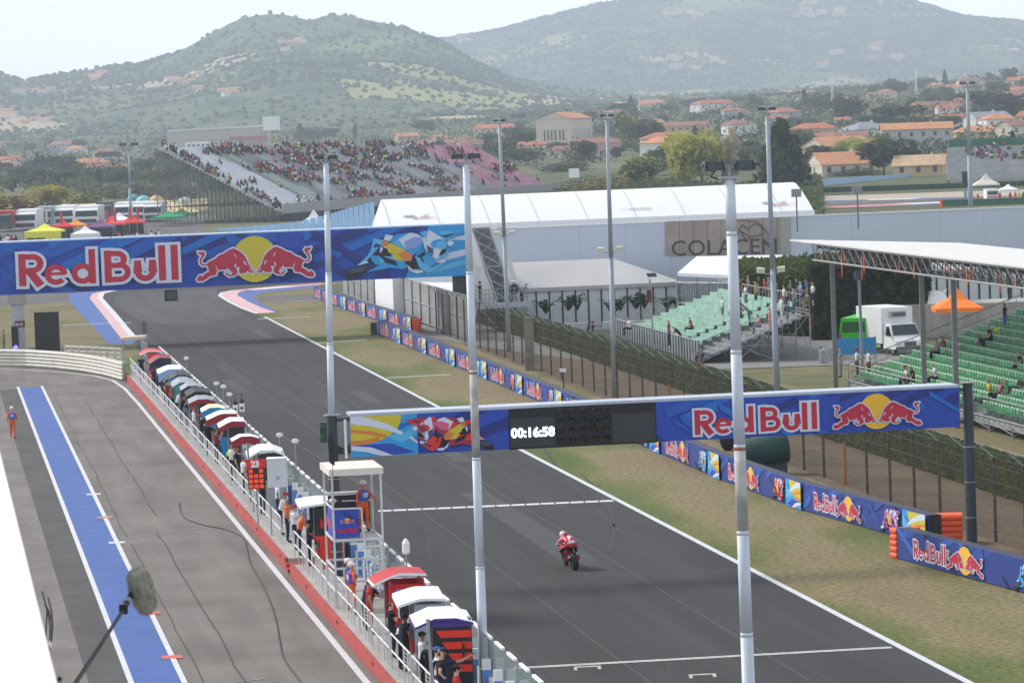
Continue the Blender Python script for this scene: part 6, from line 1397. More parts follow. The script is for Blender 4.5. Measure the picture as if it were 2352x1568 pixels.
g = G(1295, 905); t = thing('verge_camera', 'small white camera on a dark post behind the barriers', 'camera', g); q = MB(); q.tube(g, g+UP*1.35, .04, BLACK, 6); q.build('pole', t); q = MB(); q.obox(g+Vector((-.2, -.1, 1.35)), (.4, .1, -.05), (0, .22, 0), (0, 0, .2), SW_); q.build('housing', t)
# ---------------- left side: guard rail, barriers, screens ----------------
GRM = M('guardrail_white', (.60, .58, .52), .5, var=.12, scale=2)
gp_ = [G(-120, 842), G(0, 842), G(60, 843), G(130, 848), G(190, 855), G(240, 864), G(283, 876)]
t = thing('guard_rail', 'curved white corrugated guard rail closing the end of the pit lane', 'guard rail', gp_[3]); q = MB()
for i, (a, b) in enumerate(zip(gp_, gp_[1:])):
    for k in range(5):
        z = .08+k*.24; d = (b-a).normalized(); n_ = Vector((d.y, -d.x, 0))
        for (z0_, z1_, o0, o1) in ((0, .07, 0, .08), (.07, .15, .08, .08), (.15, .22, .08, 0)):
            q.quad(a+UP*(z+z0_)+n_*o0, b+UP*(z+z0_)+n_*o0, b+UP*(z+z1_)+n_*o1, a+UP*(z+z1_)+n_*o1, GRM)
        q.quad(a+UP*(z+.22), b+UP*(z+.22), b+UP*(z+.24), a+UP*(z+.24), DGREY)
    q.quad(a+UP*1.27, b+UP*1.27, b+UP*1.27-n_*.3, a+UP*1.27-n_*.3, GRM)
q.build('rail', t)
t = thing('catch_fence', 'white steel catch barrier with vertical straps behind the guard rail', 'fence', G(220, 835)); q = MB(); a, b = G(150, 835), G(280, 842)
for i in range(9): p = a.lerp(b, i/8); q.beam(p, p+UP*1.35, .10, .10, GRM)
for z in (.3, .6, .9, 1.2): q.obox(a+UP*z, b-a, (0, .05, 0), (0, 0, .17), GRM)
q.build('frame', t)
def boxpx(name, label, cat, u0, u1, v0, v1, mat, d=.5, trim=None):
    D = HC*K/(v1-hor((u0+u1)/2)); a, b = A(u0, v1, D), A(u1, v1, D); a.z = 0; b.z = 0; h = (v1-v0)*D/K
    t = thing(name, label, cat, a.lerp(b, .5)); q = MB(); q.obox(a, b-a, (0, d, 0), (0, 0, h), mat); q.build('body', t); return t, a, b, h, D
t, a, b, h, D = boxpx('black_screen', 'tall black board turned away behind the guard rail', 'screen', 82, 138, 716, 815, BLACK, .3)
q = MB(); q.beam(a+Vector((.2, .3, 0)), a+Vector((.2, 1.6, 0))+UP*.1, .1, .1, DGREY); q.beam(b+Vector((-.2, .3, h*.7)), b+Vector((-.2, 1.6, 0)), .08, .08, DGREY); q.build('brace', t)
t, a, b, h, D = boxpx('monitor_case', 'small pale tilted monitor case at the foot of the black board', 'monitor', 112, 140, 786, 814, M('case_pale', (.45, .46, .44), .6), .5)
q = MB(); q.obox(a+Vector((.45, -.02, .15)), (b.x-a.x-.55, 0, 0), (0, .02, 0), (0, 0, h-.3), M('case_screen', (.08, .10, .13), .3)); q.build('screen', t)
t, a, b, h, D = boxpx('grey_box', 'round grey box between the white pillar and the black board', 'box', 68, 82, 795, 816, GREY, .4)
g = G(10, 812); person('stand', g, 1.5, label='person with dark hair and grey-green jacket by the guard rail', shirt='khaki', legs='grey', hair='dark', h=1.9)
g = G(-2, 815); person('stand', g, -1.5, label='person in blue patterned shirt cut off by the left edge', shirt='blue', legs='black', hair='dark', h=1.75)
g = A(36, 797, 284); t = thing('blue_beacon', 'small glowing blue lamp at the foot of the white pillar', 'lamp', Vector((g.x, g.y, 0))); q = MB(); q.ball(g, .17, M('lit_blue', (.15, .12, 1), .4, emit=2.5), 10, 7); q.build('bulb', t, True)
q = MB(); q.obox(g+Vector((-.3, .15, 0)), (.5, 0, 0), (0, .4, 0), (0, 0, 1.6), BLACK); q.tube(Vector((g.x, g.y, 0)), g-UP*.1, .04, BLACK, 5); q.build('housing', t)
# pit building parapet close to the camera on the left
t = thing('pit_building', 'white parapet of the pit building sloping down the left edge, close and soft', 'building', P(-1, 20))
q = MB(); q.add([P(-2, -2, 14.72), P(.32, -2, 14.72), P(.32, 62, 14.72), P(-2, 62, 14.72), P(-2, -2, 14.9), P(.32, -2, 14.9), P(.32, 62, 14.9), P(-2, 62, 14.9)], [(4, 5, 6, 7), (1, 2, 6, 5), (2, 3, 7, 6), (3, 0, 4, 7), (0, 3, 2, 1)], M('parapet_white', (.86, .87, .88), .45)); q.build('parapet', t)
q = MB(); q.obox(P(.02, 4, 14.9), (.02, 0, 0), P(0, 60)-P(0, 0), (0, 0, .03), M('parapet_seam', (.55, .57, .6), .5)); q.build('seam', t)
q = MB(); q.add([P(-14, -2, 0), P(.2, -2, 0), P(.2, 60, 0), P(-14, 60, 0), P(-14, -2, 14.7), P(.2, -2, 14.7), P(.2, 60, 14.7), P(-14, 60, 14.7)], [(4, 5, 6, 7), (1, 2, 6, 5), (2, 3, 7, 6), (3, 0, 4, 7), (0, 1, 5, 4)], M('building_wall', (.6, .6, .6), .7)); q.build('body', t)
# boom microphone
mc = A(326, 1356, 27); ax = (A(316, 1318, 27)-A(338, 1394, 27)).normalized(); ln = .33
t = thing('boom_microphone', 'furry grey boom microphone reaching over the pit lane', 'microphone', mc); FUR = M('fur', (.30, .30, .25), .95, col2=(.48, .47, .40), scale=14)
q = MB(); q.lathe(mc-ax*.17, [(.02, 0), (.062, .02), (.078, .08), (.080, .25), (.065, .32), (.02, .345)], FUR, 14, ax)
R = rnd(77); X = ax.orthogonal().normalized(); Y = ax.cross(X)
for i in range(5200):
    k = R.uniform(.0, 1); an = R.uniform(0, 2*math.pi); r = .078*math.sqrt(max(.02, 1-abs(2*k-1)**4)); nrm = X*math.cos(an)+Y*math.sin(an); ends = (2*k-1)**5
    p = mc-ax*.17+ax*.34*k+nrm*r; d = (nrm+ax*(ends*1.4+R.gauss(-.35, .3))+X*R.gauss(0, .25)+Y*R.gauss(0, .25)).normalized()*R.uniform(.018, .034); w = d.cross(nrm).normalized()*.0016 if d.cross(nrm).length > 1e-4 else X*.0016
    q.add([p-w, p+w, p+d], [(0, 1, 2)], FUR)
q.build('windshield', t)
bp1 = A(302, 1360, 27); bp2 = A(283, 1400, 26.6); bp3 = A(160, 1588, 25)
q = MB(); q.tube(mc-ax*.02, bp1, .018, BLACK, 8); q.tube(bp1, bp2, .022, BLACK, 8); q.obox(bp2-Vector((.03, 0, .03)), (.06, 0, 0), (0, .04, 0), (0, 0, .07), BLACK); q.tube(bp1.lerp(bp2, .4), bp1.lerp(bp2, .6), .026, GREY, 8); q.build('mount', t)
q = MB(); q.tube(bp2, bp3, .013, BLACK, 8, .017); q.path([bp2, bp2.lerp(bp3, .2)+Vector((-.02, 0, -.02)), bp2.lerp(bp3, .4)+Vector((.015, 0, .01)), bp3], .006, BLACK, 5); q.build('pole', t)
# curved grey frame near the apron
g = G(118, 1700); D_ = 62.0; t = thing('bent_banner', 'thin dark grey curved banner frame beside the white parapet', 'banner', A(112, 1485, D_)); q = MB()
for pts in (((97, 1356), (108, 1400), (106, 1440), (103, 1486)), ((110, 1370), (118, 1400), (121, 1435), (118, 1470), (112, 1490)), ((103, 1386), (112, 1402), (118, 1424))):
    q.path([A(u, v, D_) for u, v in pts], .016, M('frame_dim', (.10, .10, .11), .35), 6)
q.poly([A(108, 1400, D_), A(113, 1396, D_), A(119, 1440, D_), A(117, 1470, D_), A(112, 1485, D_), A(113, 1440, D_)], M('banner_grey', (.16, .16, .17), .4)); q.build('frame', t)
q = MB(); q.ball(A(116, 1478, D_), (.03, .02, .07), SW_, 8, 5); q.tube(A(112, 1486, D_), A(122, 1560, D_), .03, M('banner_grey'), 6); q.tube(A(122, 1560, D_), Vector((A(124, 1580, D_).x, D_, 0)), .03, M('banner_grey'), 6); q.build('stem', t)
# cable on the pit lane
t = thing('cable', 'dark cable snaking along the pit lane', 'cable', G(520, 1215)); q = MB(); cp = [(412, 1152), (414, 1172), (428, 1190), (470, 1205), (520, 1215), (556, 1232), (566, 1256), (574, 1290), (596, 1330), (618, 1376), (634, 1425), (642, 1470), (650, 1506), (676, 1545), (720, 1600)]
sm_pts = []
for i in range(len(cp)-1):
    p0, p1, p2, p3 = cp[max(i-1, 0)], cp[i], cp[i+1], cp[min(i+2, len(cp)-1)]
    for k in range(5):
        s = k/5; f = lambda a, b, c, d: .5*((2*b)+(-a+c)*s+(2*a-5*b+4*c-d)*s*s+(-a+3*b-3*c+d)*s**3); sm_pts.append(G(f(p0[0], p1[0], p2[0], p3[0]), f(p0[1], p1[1], p2[1], p3[1]), .04))
q.path(sm_pts, .028, M('cable_rubber', (.05, .05, .045), .7), 5); q.build('line', t)
# ---------------- long wall, white hall and tents ----------------
t = thing('long_wall', 'long pale blue panelled wall behind the paddock tents', 'wall', A(1500, 700, 305)); wa, wb = A(1118, 519, 303), A(2560, 462, 313); wa.z = 0; wb.z = 0; zw = 7.45
WLM = M('wall_panel_blue', (.50, .56, .66), .6, var=.05, scale=.12)
q = MB(); n = 14
for i in range(n):
    a = wa.lerp(wb, i/n); b = wa.lerp(wb, (i+1)/n-.0002); q.obox(a, b-a, (0, .5, 0), (0, 0, zw), WLM)
q.obox(wa+Vector((0, -.06, zw)), wb-wa, (0, .7, 0), (0, 0, .12), M('wall_cap', (.62, .66, .72), .5)); q.build('panels', t)
q = MB(); DB = 302.5
def onw(u, v): 
    k = 0
    d = ray(u, v); nn = Vector(((wb-wa).y, -(wb-wa).x, 0)).normalized(); tt = (wa-Vector((0, 0, HC))).dot(nn)/d.dot(nn); return Vector((0, 0, HC))+d*tt-Vector((0, .08, 0))
bd = MB(); c0, c1, c2, c3 = onw(1528, 588), onw(1816, 581), onw(1816, 498), onw(1528, 508); WB_ = M('board_timber', (.34, .29, .26), .8, var=.16, scale=.5)
bd.poly([c0, c1, c2, c3], WB_); ud = (c1-c0).normalized()
for i in range(1, 9): p_, r_ = c0.lerp(c1, i/9), c3.lerp(c2, i/9); bd.quad(p_-Vector((.03, .01, 0)), p_+Vector((.03, -.01, 0)), r_+Vector((.03, -.01, 0)), r_-Vector((.03, .01, 0)), M('board_joint', (.22, .17, .15), .8))
bd.quad(c0.lerp(c1, .92)-Vector((0, .02, 0)), c1-Vector((0, .02, 0)), c2-Vector((0, .02, 0)), c3.lerp(c2, .92)-Vector((0, .02, 0)), M('board_pale', (.36, .36, .32), .8))
bo = bd.build('billboard', t); textmesh('COLACEM', 1.82, M('letter_dark', (.06, .06, .07), .6), onw(1541, 587)-Vector((0, .05, 0)), ud, UP, 'lettering', bo, bold=0.0, sx=1.08)
q = MB(); hp = [(1690, 540), (1705, 515), (1718, 526), (1735, 512), (1750, 520), (1752, 538), (1722, 542), (1700, 530), (1712, 548), (1730, 545)]; q.path([onw(u, v)-Vector((0, .05, 0)) for u, v in hp], .04, M('letter_dark'), 4); q.path([onw(1690, 505)-Vector((0, .1, 0)), onw(1740, 508)-Vector((0, .1, 0)), onw(1785, 560)-Vector((0, .1, 0))], .03, M('letter_dark'), 4); q.build('drawing', bo)
PVC = M('tent_white', (.80, .81, .84), .6, spec=.2)
t = thing('white_hall', 'long white arched hall roof rising above the pale blue wall', 'tent hall', A(1300, 700, 330)); ea, eb = A(897, 521, 313), A(1871, 487, 319); ra, rb_ = A(875, 458, 319.6), A(1824, 418, 325.6)
q = MB(); n = 26; m_ = 10
def hp_(i, j):
    s = i/n; k = j/m_; e = ea.lerp(eb, s); r = ra.lerp(rb_, s); return Vector((lerp(e.x, r.x, k), lerp(e.y, r.y, k), e.z+(r.z-e.z)*(1-(1-k)**1.3)))
vs = [hp_(i, j) for i in range(n+1) for j in range(m_+1)]; q.add(vs, [(i*(m_+1)+j, (i+1)*(m_+1)+j, (i+1)*(m_+1)+j+1, i*(m_+1)+j+1) for i in range(n) for j in range(m_)], PVC)
bk = lambda p: Vector((p.x-1.03, p.y+6.6, ea.z))
q.build('roof', t, True); q = MB(); q.quad(ra, rb_, bk(rb_), bk(ra), PVC); q.build('rear_roof', t)
q = MB()
for s in (0, n): q.add([hp_(s, j) for j in range(m_+1)]+[bk(hp_(s, m_)), bk(hp_(s, m_))*Vector((1, 1, 0)) if False else Vector((bk(hp_(s, m_)).x, bk(hp_(s, m_)).y, 0)), Vector((hp_(s, 0).x, hp_(s, 0).y, 0))], [tuple(range(m_+4))], PVC)
q.obox(Vector((ea.x, ea.y, 0)), Vector((eb.x-ea.x, eb.y-ea.y, 0)), (0, .2, 0), (0, 0, ea.z), PVC); q.build('gable', t)
q = MB(); sm1 = M('seam_grey', (.50, .51, .55), .6)
for i in range(0, n+1, 3): q.path([hp_(i, j)+Vector((0, -.02, .02)) for j in range(m_+1)], .03, sm1, 4)
q.build('seams', t)
q = MB(); lg = M('logo_grey', (.38, .39, .40), .6); lr = M('logo_red', (.80, .35, .35), .6)
def onr(i, j): a = hp_(int(i), int(j)); b = hp_(int(i)+1, int(j)); c = hp_(int(i)+1, int(j)+1); d = hp_(int(i), int(j)+1); fi, fj = i-int(i), j-int(j); return a.lerp(b, fi).lerp(d.lerp(c, fi), fj)+Vector((0, -.09, .06))
for i0 in (.9, 23.0):
    for (x, y, w, h_) in ((0, 2.6, .7, .5), (.5, 2.0, .35, .4), (1.0, 2.4, .5, .3), (1.25, 2.9, .3, .2)): q.quad(onr(i0+x, y), onr(i0+x+w, y), onr(i0+x+w+.1, y+h_), onr(i0+x+.15, y+h_), lg)
    for k in range(6): q.quad(onr(i0+.75+k*.22, 2.0+.03*k), onr(i0+.9+k*.22, 2.0+.03*k), onr(i0+.93+k*.22, 2.35), onr(i0+.78+k*.22, 2.35), lr)
for k in range(10): q.quad(onr(14.2+k*.2, 2.3), onr(14.32+k*.2, 2.3), onr(14.34+k*.2, 2.7 if k > 2 else 2.45), onr(14.22+k*.2, 2.7 if k > 2 else 2.45), lg)
q.build('logo', t)
# hospitality tent
TGR = M('tent_grey', (.42, .42, .42), .7, var=.08, scale=.2); TW_ = M('tent_wall', (.62, .66, .70), .5, var=.05, scale=.3); MUL = M('mullion', (.03, .03, .035), .5)
def pavilion(label, ul, ur, vbase_l, D, h, ridge, depth, n, roofm=TGR, hipr=4.0, hipl=1.0):
    a, b = A(ul, 700, D), A(ur, 700, D+TA*(ur-ul)/K*D*.9); a.z = b.z = 0; t = thing('hospitality_tent', label, 'tent', a.lerp(b, .5)); dd = DT*depth
    q = MB(); q.obox(a, b-a, DT*.15, UP*h, TW_); q.obox(b-DT*0, DT*depth, Vector((-.15, 0, 0)), UP*h, TW_); q.build('walls', t)
    q = MB()
    for i in range(n+1): p = a.lerp(b, i/n); q.obox(p-DT*.08-Vector((.06, 0, 0)), (.12, 0, 0), DT*.1, UP*h, MUL)
    q.build('mullions', t)
    e = (b-a).normalized(); o = .25; A0, B0_ = a-e*o-DT*o+UP*h, b+e*o-DT*o+UP*h; A1, B1 = a-e*o+dd+UP*h, b+e*o+dd+UP*h; r0, r1 = a+e*hipl+dd*.5+UP*ridge, b-e*hipr+dd*.5+UP*ridge
    q = MB(); q.poly([A0, B0_, r1, r0], roofm); q.poly([B0_, B1, r1], roofm); q.poly([B1, A1, r0, r1], roofm); q.poly([A1, A0, r0], roofm); q.quad(A0-UP*.3, B0_-UP*.3, B0_, A0, roofm); q.quad(B0_-UP*.3, B1-UP*.3, B1, B0_, roofm); q.build('roof', t); return a, b
ha, hb = pavilion('grey roofed hospitality tent with white walls and potted palms in front', 1172, 1560, 735, 289, 3.2, 5.0, 13, 13)
pavilion('white walled hospitality tent behind the hedge on the right', 2128, 2420, 700, 286, 3.6, 4.6, 10, 12)
def canopy(label, pts, h, mat=PVC, D=None, th=.25):
    t = thing('canopy', label, 'canopy', Vector((pts[0].x, pts[0].y, 0))); q = MB(); q.poly(pts, mat); n = len(pts)
    for i in range(n): q.quad(pts[i]-UP*th, pts[(i+1) % n]-UP*th, pts[(i+1) % n], pts[i], mat)
    q.build('cover', t); q = MB()
    for p in pts: q.tube(Vector((p.x, p.y, 0)), p-UP*th, .06, GREY, 6)
    q.build('posts', t)
canopy('white sloping canopy under the right end of the footbridge', [A(905, 640, 318), A(1062, 634, 322), A(1062, 662, 300), A(1040, 667, 296)], 0)
canopy('white canopy roof right of the hospitality tent', [A(1556, 626, 282), A(1600, 588, 300), A(1800, 585, 300), A(1800, 615, 288), A(1690, 632, 278)], 0)
canopy('small white pointed roof beside the stair tower', [A(1165, 640, 292), A(1172, 612, 298), A(1218, 612, 298)], 0)
# potted palms
LP = LF['palm']
def palm(p, h, label, seed):
    R = rnd(seed); t = thing('potted_palm', label, 'palm', p, 'potted palms in front of the hospitality tent'); q = MB(); q.obox(p-Vector((.9, .35, 0)), (1.8, 0, 0), (0, .7, 0), (0, 0, .5), M('planter_pale', (.5, .52, .54), .6)); q.build('planter', t)
    q = MB()
    for s_ in range(3):
        b0 = p+Vector((R.uniform(-.6, .6), 0, .5)); 
        for k in range(9):
            an = R.uniform(0, 6.28); L_ = h*R.uniform(.5, .8); d = Vector((math.cos(an), math.sin(an)*.6, 0)); prev = b0+UP*h*.25; pw_ = .03
            for i in range(1, 6):
                s = i/5; c = b0+UP*h*.22+d*L_*s*.55+UP*(L_*(s*1.35-s*s*.95)); w = .17*math.sin(math.pi*min(.95, s*.8+.12)); sd = d.cross(UP).normalized(); q.quad(prev-sd*pw_, prev+sd*pw_, c+sd*w-UP*w*.5, c-sd*w-UP*w*.5, LP); prev = c; pw_ = w
    q.build('fronds', t)
for i, (u, s_) in enumerate(((1240, 3.2), (1318, 3.8), (1405, 3.1), (1468, 3.6), (1540, 3.0))):
    g = G(u, 742); palm(Vector((g.x, 286.5, 0)), s_, ('leftmost', 'second', 'third', 'fourth', 'fifth')[i]+' potted palm from the left before the grey roofed tent', i)
struct(MB().poly([P(48, 236, .02), P(70, 236, .02), P(64, 300, .02), P(36, 300, .02), P(41.5, 262, .02)], M('paddock_ground', (.20, .195, .19), .9, var=.1)), 'paddock_ground')
struct(MB().poly([A(1215, 700, 284).xy.to_3d()+UP*.03, A(1570, 700, 284).xy.to_3d()+UP*.03, A(1530, 700, 270).xy.to_3d()+UP*.03, A(1240, 700, 270).xy.to_3d()+UP*.03], M('dark_lawn', (.03, .05, .03), .9, var=.2)), 'lawn')
# tall dark hedge block behind the stands
def leafblock(name, label, cat, pts, h, mats, n, s, seed):
    R = rnd(seed); c = sum((Vector(p) for p in pts), Vector())/len(pts); t = thing(name, label, cat, c); q = MB(); q.add([Vector(p) for p in pts]+[Vector(p)+UP*(h-.25) for p in pts], [tuple(range(len(pts)*2-1, len(pts)-1, -1))[::-1]]+[(i, (i+1) % len(pts), (i+1) % len(pts)+len(pts), i+len(pts)) for i in range(len(pts))], mats[0]); P_ = [[] for _ in mats]
    per = []
    for i in range(len(pts)): per.append((Vector(pts[i]), Vector(pts[(i+1) % len(pts)])))
    for i in range(n):
        if R.random() < .55: a, b = per[R.randrange(len(per))]; p = a.lerp(b, R.random())+UP*R.uniform(0, h)
        else: a, b = per[0]; d, e = per[2 % len(per)]; x = R.random(); p = a.lerp(b, x).lerp(e.lerp(d, x), R.random())+UP*(h+R.gauss(0, .12))
        nv = noise.noise(p*.45); P_[min(len(mats)-1, int((nv+.5)*len(mats)))].append(p+Vector((R.gauss(0, .08),)*3))
    for P__, m in zip(P_, mats): leafquads(q, P__, s, m, R)
    q.build('foliage', t)
def gd(u, D): p = A(u, 700, D); p.z = 0; return p
leafblock('tall_hedge', 'tall dark green hedge block behind the parked vans', 'hedge', [gd(1868, 262), gd(2132, 262), gd(2132, 276), gd(1868, 276)], 5.3, [LF['dark'], LF['hedge'], LF['dark'], LF['brown']], 14000, .2, 3)
leafblock('tall_hedge', 'lighter green hedge top behind the people on the mint seats', 'hedge', [gd(1700, 272), gd(1870, 266), gd(1870, 290), gd(1700, 292)], 4.6, [LF['hedge'], LF['mid'], LF['green']], 9000, .2, 4)
# vehicles between the stands
def wheel_(q_t, p, ax, r=.36, w=.22):
    q = MB(); q.lathe(p-ax*w/2, [(r*.7, 0), (r, .03), (r, w-.03), (r*.7, w)], TYR, 16, ax); o = q.build('wheel', q_t, True); q = MB(); q.lathe(p-ax*(w/2+.01), [(r*.55, 0), (r*.55, w+.02)], GREY, 12, ax); q.build('hub', o)
def truck(p, rz, label):
    t = thing('box_truck', label, 'truck', (0, 0, 0)); W2 = 1.05
    q = MB(); q.obox((-W2-.08, 1.9, .75), (2*W2+.16, 0, 0), (0, 4.3, 0), (0, 0, 2.35), M('truck_white', (.74, .75, .76), .4)); q.build('cargo_box', t)
    q = MB(); q.obox((-.55, 1.6, 2.45), (1.1, 0, 0), (0, .3, 0), (0, 0, .42), M('unit_grey', (.42, .43, .45), .5)); q.obox((-.48, 1.58, 2.52), (.96, 0, 0), (0, .02, 0), (0, 0, .26), DGREY); q.build('cooling_unit', t)
    cw = M('truck_white'); q = MB(); z0, z1, z2 = .45, 1.15, 2.05
    vs = [(-W2, -.25, z0), (W2, -.25, z0), (W2, 1.9, z0), (-W2, 1.9, z0), (-W2, -.25, 1.0), (W2, -.25, 1.0), (-W2*.97, .35, 1.28), (W2*.97, .35, 1.28), (-W2*.86, .95, z2), (W2*.86, .95, z2), (W2*.9, 1.9, z2+.05), (-W2*.9, 1.9, z2+.05)]
    q.add(vs, [(0, 1, 5, 4), (4, 5, 7, 6), (6, 7, 9, 8), (8, 9, 10, 11), (1, 2, 10, 9, 7, 5), (3, 0, 4, 6, 8, 11), (0, 3, 2, 1)], cw); q.build('cab', t)
    q = MB(); q.quad((-W2*.90, .36, 1.33), (W2*.90, .36, 1.33), (W2*.80, .90, 1.98), (-W2*.80, .90, 1.98), M('windscreen_dark', (.03, .05, .06), .1)); o = q.build('windscreen', t); o.location.y -= .03; o.location.z += .02
    q = MB(); q.obox((-.42, -.27, .62), (.84, 0, 0), (0, .03, 0), (0, 0, .3), DGREY); q.build('grille', t); q = MB(); q.obox((-W2, -.33, .40), (2*W2, 0, 0), (0, .12, 0), (0, 0, .2), DGREY); q.build('bumper', t)
    for s in (-1, 1):
        q = MB(); q.obox((s*.72-.17, -.28, .74), (.34, 0, 0), (0, .04, 0), (0, .12, .26), M('headlight', (.6, .62, .65), .1)); q.build('headlight', t)
        q = MB(); q.obox((s*1.22-.1, .55, 1.35), (.2, 0, 0), (0, .12, 0), (0, 0, .38), BLACK); q.build('mirror', t); q = MB(); q.quad((s*W2*.985, .55, 1.3), (s*W2*.985, 1.5, 1.3), (s*W2*.905, 1.5, 1.9), (s*W2*.90, 1.0, 1.9), M('windscreen_dark')); o = q.build('side_window', t); o.location.x += s*.015
        for y in (.4, 4.6): wheel_(t, Vector((s*.9, y, .36)), Vector((1, 0, 0)))
    t.location = p; t.rotation_euler = (0, 0, rz); return t
g = G(2062, 838); sc_ = truck(Vector((g.x, 246, 0)), .32, 'white refrigerated box truck parked between the two stands'); sc_.location = Vector((A(2088, 800, 243).x, 243, 0)); sc_.scale = (1.0, .95, 1.0)
def van(p, rz, label):
    t = thing('van', label, 'van', (0, 0, 0)); gm = M('van_green', S(60, 190, 45), .4, var=.05); W2 = 1.0; q = MB()
    sec = [(0, [(-W2, .4), (-W2, 1.5), (-W2*.86, 2.35), (W2*.86, 2.35), (W2, 1.5), (W2, .4)]), (4.4, [(-W2, .4), (-W2, 1.5), (-W2*.86, 2.4), (W2*.86, 2.4), (W2, 1.5), (W2, .4)]), (5.3, [(-W2, .4), (-W2, 1.3), (-W2*.85, 1.5), (W2*.85, 1.5), (W2, 1.3), (W2, .4)])]
    vs = [(x, y, z) for y, s_ in sec for x, z in s_]; q.add(vs, [(j*6+i, j*6+(i+1) % 6, (j+1)*6+(i+1) % 6, (j+1)*6+i) for j in range(2) for i in range(6)]+[(5, 4, 3, 2, 1, 0), (12, 13, 14, 15, 16, 17)], gm); q.build('body', t)
    q = MB(); q.quad((-.8, -.02, 1.4), (.8, -.02, 1.4), (.75, -.02, 2.1), (-.75, -.02, 2.1), M('van_dark_green', S(25, 95, 30), .3)); q.build('rear_window', t)
    for s in (-1, 1):
        q = MB(); q.obox((s*.95-.09, -.03, .7), (.18, 0, 0), (0, .03, 0), (0, 0, .6), SR); q.build('tail_lamp', t); wheel_(t, Vector((s*.88, .9, .34)), Vector((1, 0, 0))); wheel_(t, Vector((s*.88, 4.3, .34)), Vector((1, 0, 0)))
    q = MB(); q.obox((-.3, -.03, .75), (.7, 0, 0), (0, .02, 0), (0, 0, .14), SO); q.build('plate', t)
    q = MB()
    for (y, z, r) in ((1.2, 1.5, .28), (2.1, 1.2, .35), (3.0, 1.6, .25)): q.lathe((-W2-.01, y, z), [(r, 0), (r*.9, -.01)], SW_, 8, (-1, 0, 0))
    q.build('spots', t); t.location = p; t.rotation_euler = (0, 0, rz)
van(Vector((A(1962, 800, 247).x, 247, 0)), -.55+.2, 'bright green van parked left of the white box truck')
# orange pop-up tent and other bits
def poptent(p, w, h, ridge, mat, label, group=None, wall=None, rz=0., text=None):
    t = thing('gazebo', label, 'gazebo', p, group); ca, sa = math.cos(rz), math.sin(rz); X = Vector((ca, sa, 0)); Y = Vector((-sa, ca, 0)); p = Vector(p); cs = [p+X*sx*w/2+Y*sy*w/2 for sx, sy in ((-1, -1), (1, -1), (1, 1), (-1, 1))]; q = MB(); apex = p+UP*ridge
    for i in range(4):
        a, b = cs[i]+UP*h, cs[(i+1) % 4]+UP*h; ma, mb_ = a.lerp(apex-UP*(ridge-h)*.35, .62), b.lerp(apex-UP*(ridge-h)*.35, .62); q.quad(a, b, mb_, ma, mat); q.add([ma, mb_, apex], [(0, 1, 2)], mat); q.quad(a-UP*.28, b-UP*.28, b, a, mat)
    q.build('canopy', t); q = MB()
    for c in cs: q.beam(c, c+UP*h, .06*max(1, w/4), .06*max(1, w/4), GREY)
    q.build('frame', t)
    if wall:
        q = MB(); q.quad(cs[0]-Y*.02, cs[1]-Y*.02, cs[1]-Y*.02+UP*(h-.25), cs[0]-Y*.02+UP*(h-.25), wall); o = q.build('side_wall', t)
        if text: textmesh(text, h*.52, BLACK, cs[0]-Y*.08+UP*h*.15+X*w*.08, X, UP, 'lettering', o, bold=.06)
    return t
poptent(Vector((A(2200, 760, 256).x, 256, 0)), 3.3, 2.35, 3.7, M('tent_orange', S(245, 130, 40), .6), 'orange pop-up gazebo behind the green seats', wall=None)
t = thing('satellite_dish', 'white satellite dish with a raised arm beside the orange gazebo', 'dish', Vector((A(2146, 760, 262).x, 262, 0))); c = A(2146, 712, 262); q = MB(); q.lathe(c, [(.1, 0), (.9, .25), (1.3, .6)], SW_, 18, (-.5, -.7, .6)); q.obox(c, (.25, 0, .1), (0, .2, 0), (.7, -.2, 1.4), SW_); q.build('dish', t); q = MB(); q.tube(Vector((c.x, 262, 0)), c, .12, GREY, 8); q.build('stand', t)
t = thing('blue_banner', 'blue banner on the fence behind three leaning spectators', 'banner', Vector((A(1950, 830, 224).x, 224, 0))); a_, b_ = A(1922, 812, 222), A(2012, 805, 222); q = MB(); q.obox(Vector((a_.x, 222, 1.6)), (b_.x-a_.x, 0, 0), (0, .04, 0), (0, 0, 1.0), M('banner_sky', S(60, 150, 215), .6)); q.build('sheet', t)
q = MB(); [q.tube(Vector((x, 222.05, 0)), Vector((x, 222.05, 2.7)), .04, GREY, 5) for x in (a_.x, b_.x)]; q.build('posts', t)
# fence and railings near the mint stand; barrels
t = thing('barrels', 'x', 'x', (0, 0, 0)); bpy.data.objects.remove(t)
for i, (u, v) in enumerate(((2036, 862), (2046, 858), (2040, 840))):
    pass
for i, (x, yv) in enumerate(((2092*0+1888, 238), (1896, 240), (1890, 242))):
    p = gd(x, yv); t = thing('barrel', ('left', 'right', 'rear')[i]+' grey barrel at the near corner of the mint seat stand', 'barrel', p); q = MB(); q.lathe(p, [(.28, 0), (.3, .05), (.3, .85), (.28, .9)], GREY, 12); q.build('drum', t)
t = thing('entrance_fence', 'grey metal bar fence behind the mint seats', 'fence', gd(1620, 284)); q = MB(); a, b = gd(1556, 274), gd(1700, 270)
for i in range(36): p = a.lerp(b, i/35); q.tube(p+UP*1.0, p+UP*3.9, .035, DGREY, 4)
for z in (1.0, 2.4, 3.9): q.tube(a+UP*z, b+UP*z, .05, GREY, 5)
for i in range(5): p = a.lerp(b, i/4); q.tube(p, p+UP*3.9, .07, GREY, 5)
q.build('bars', t)
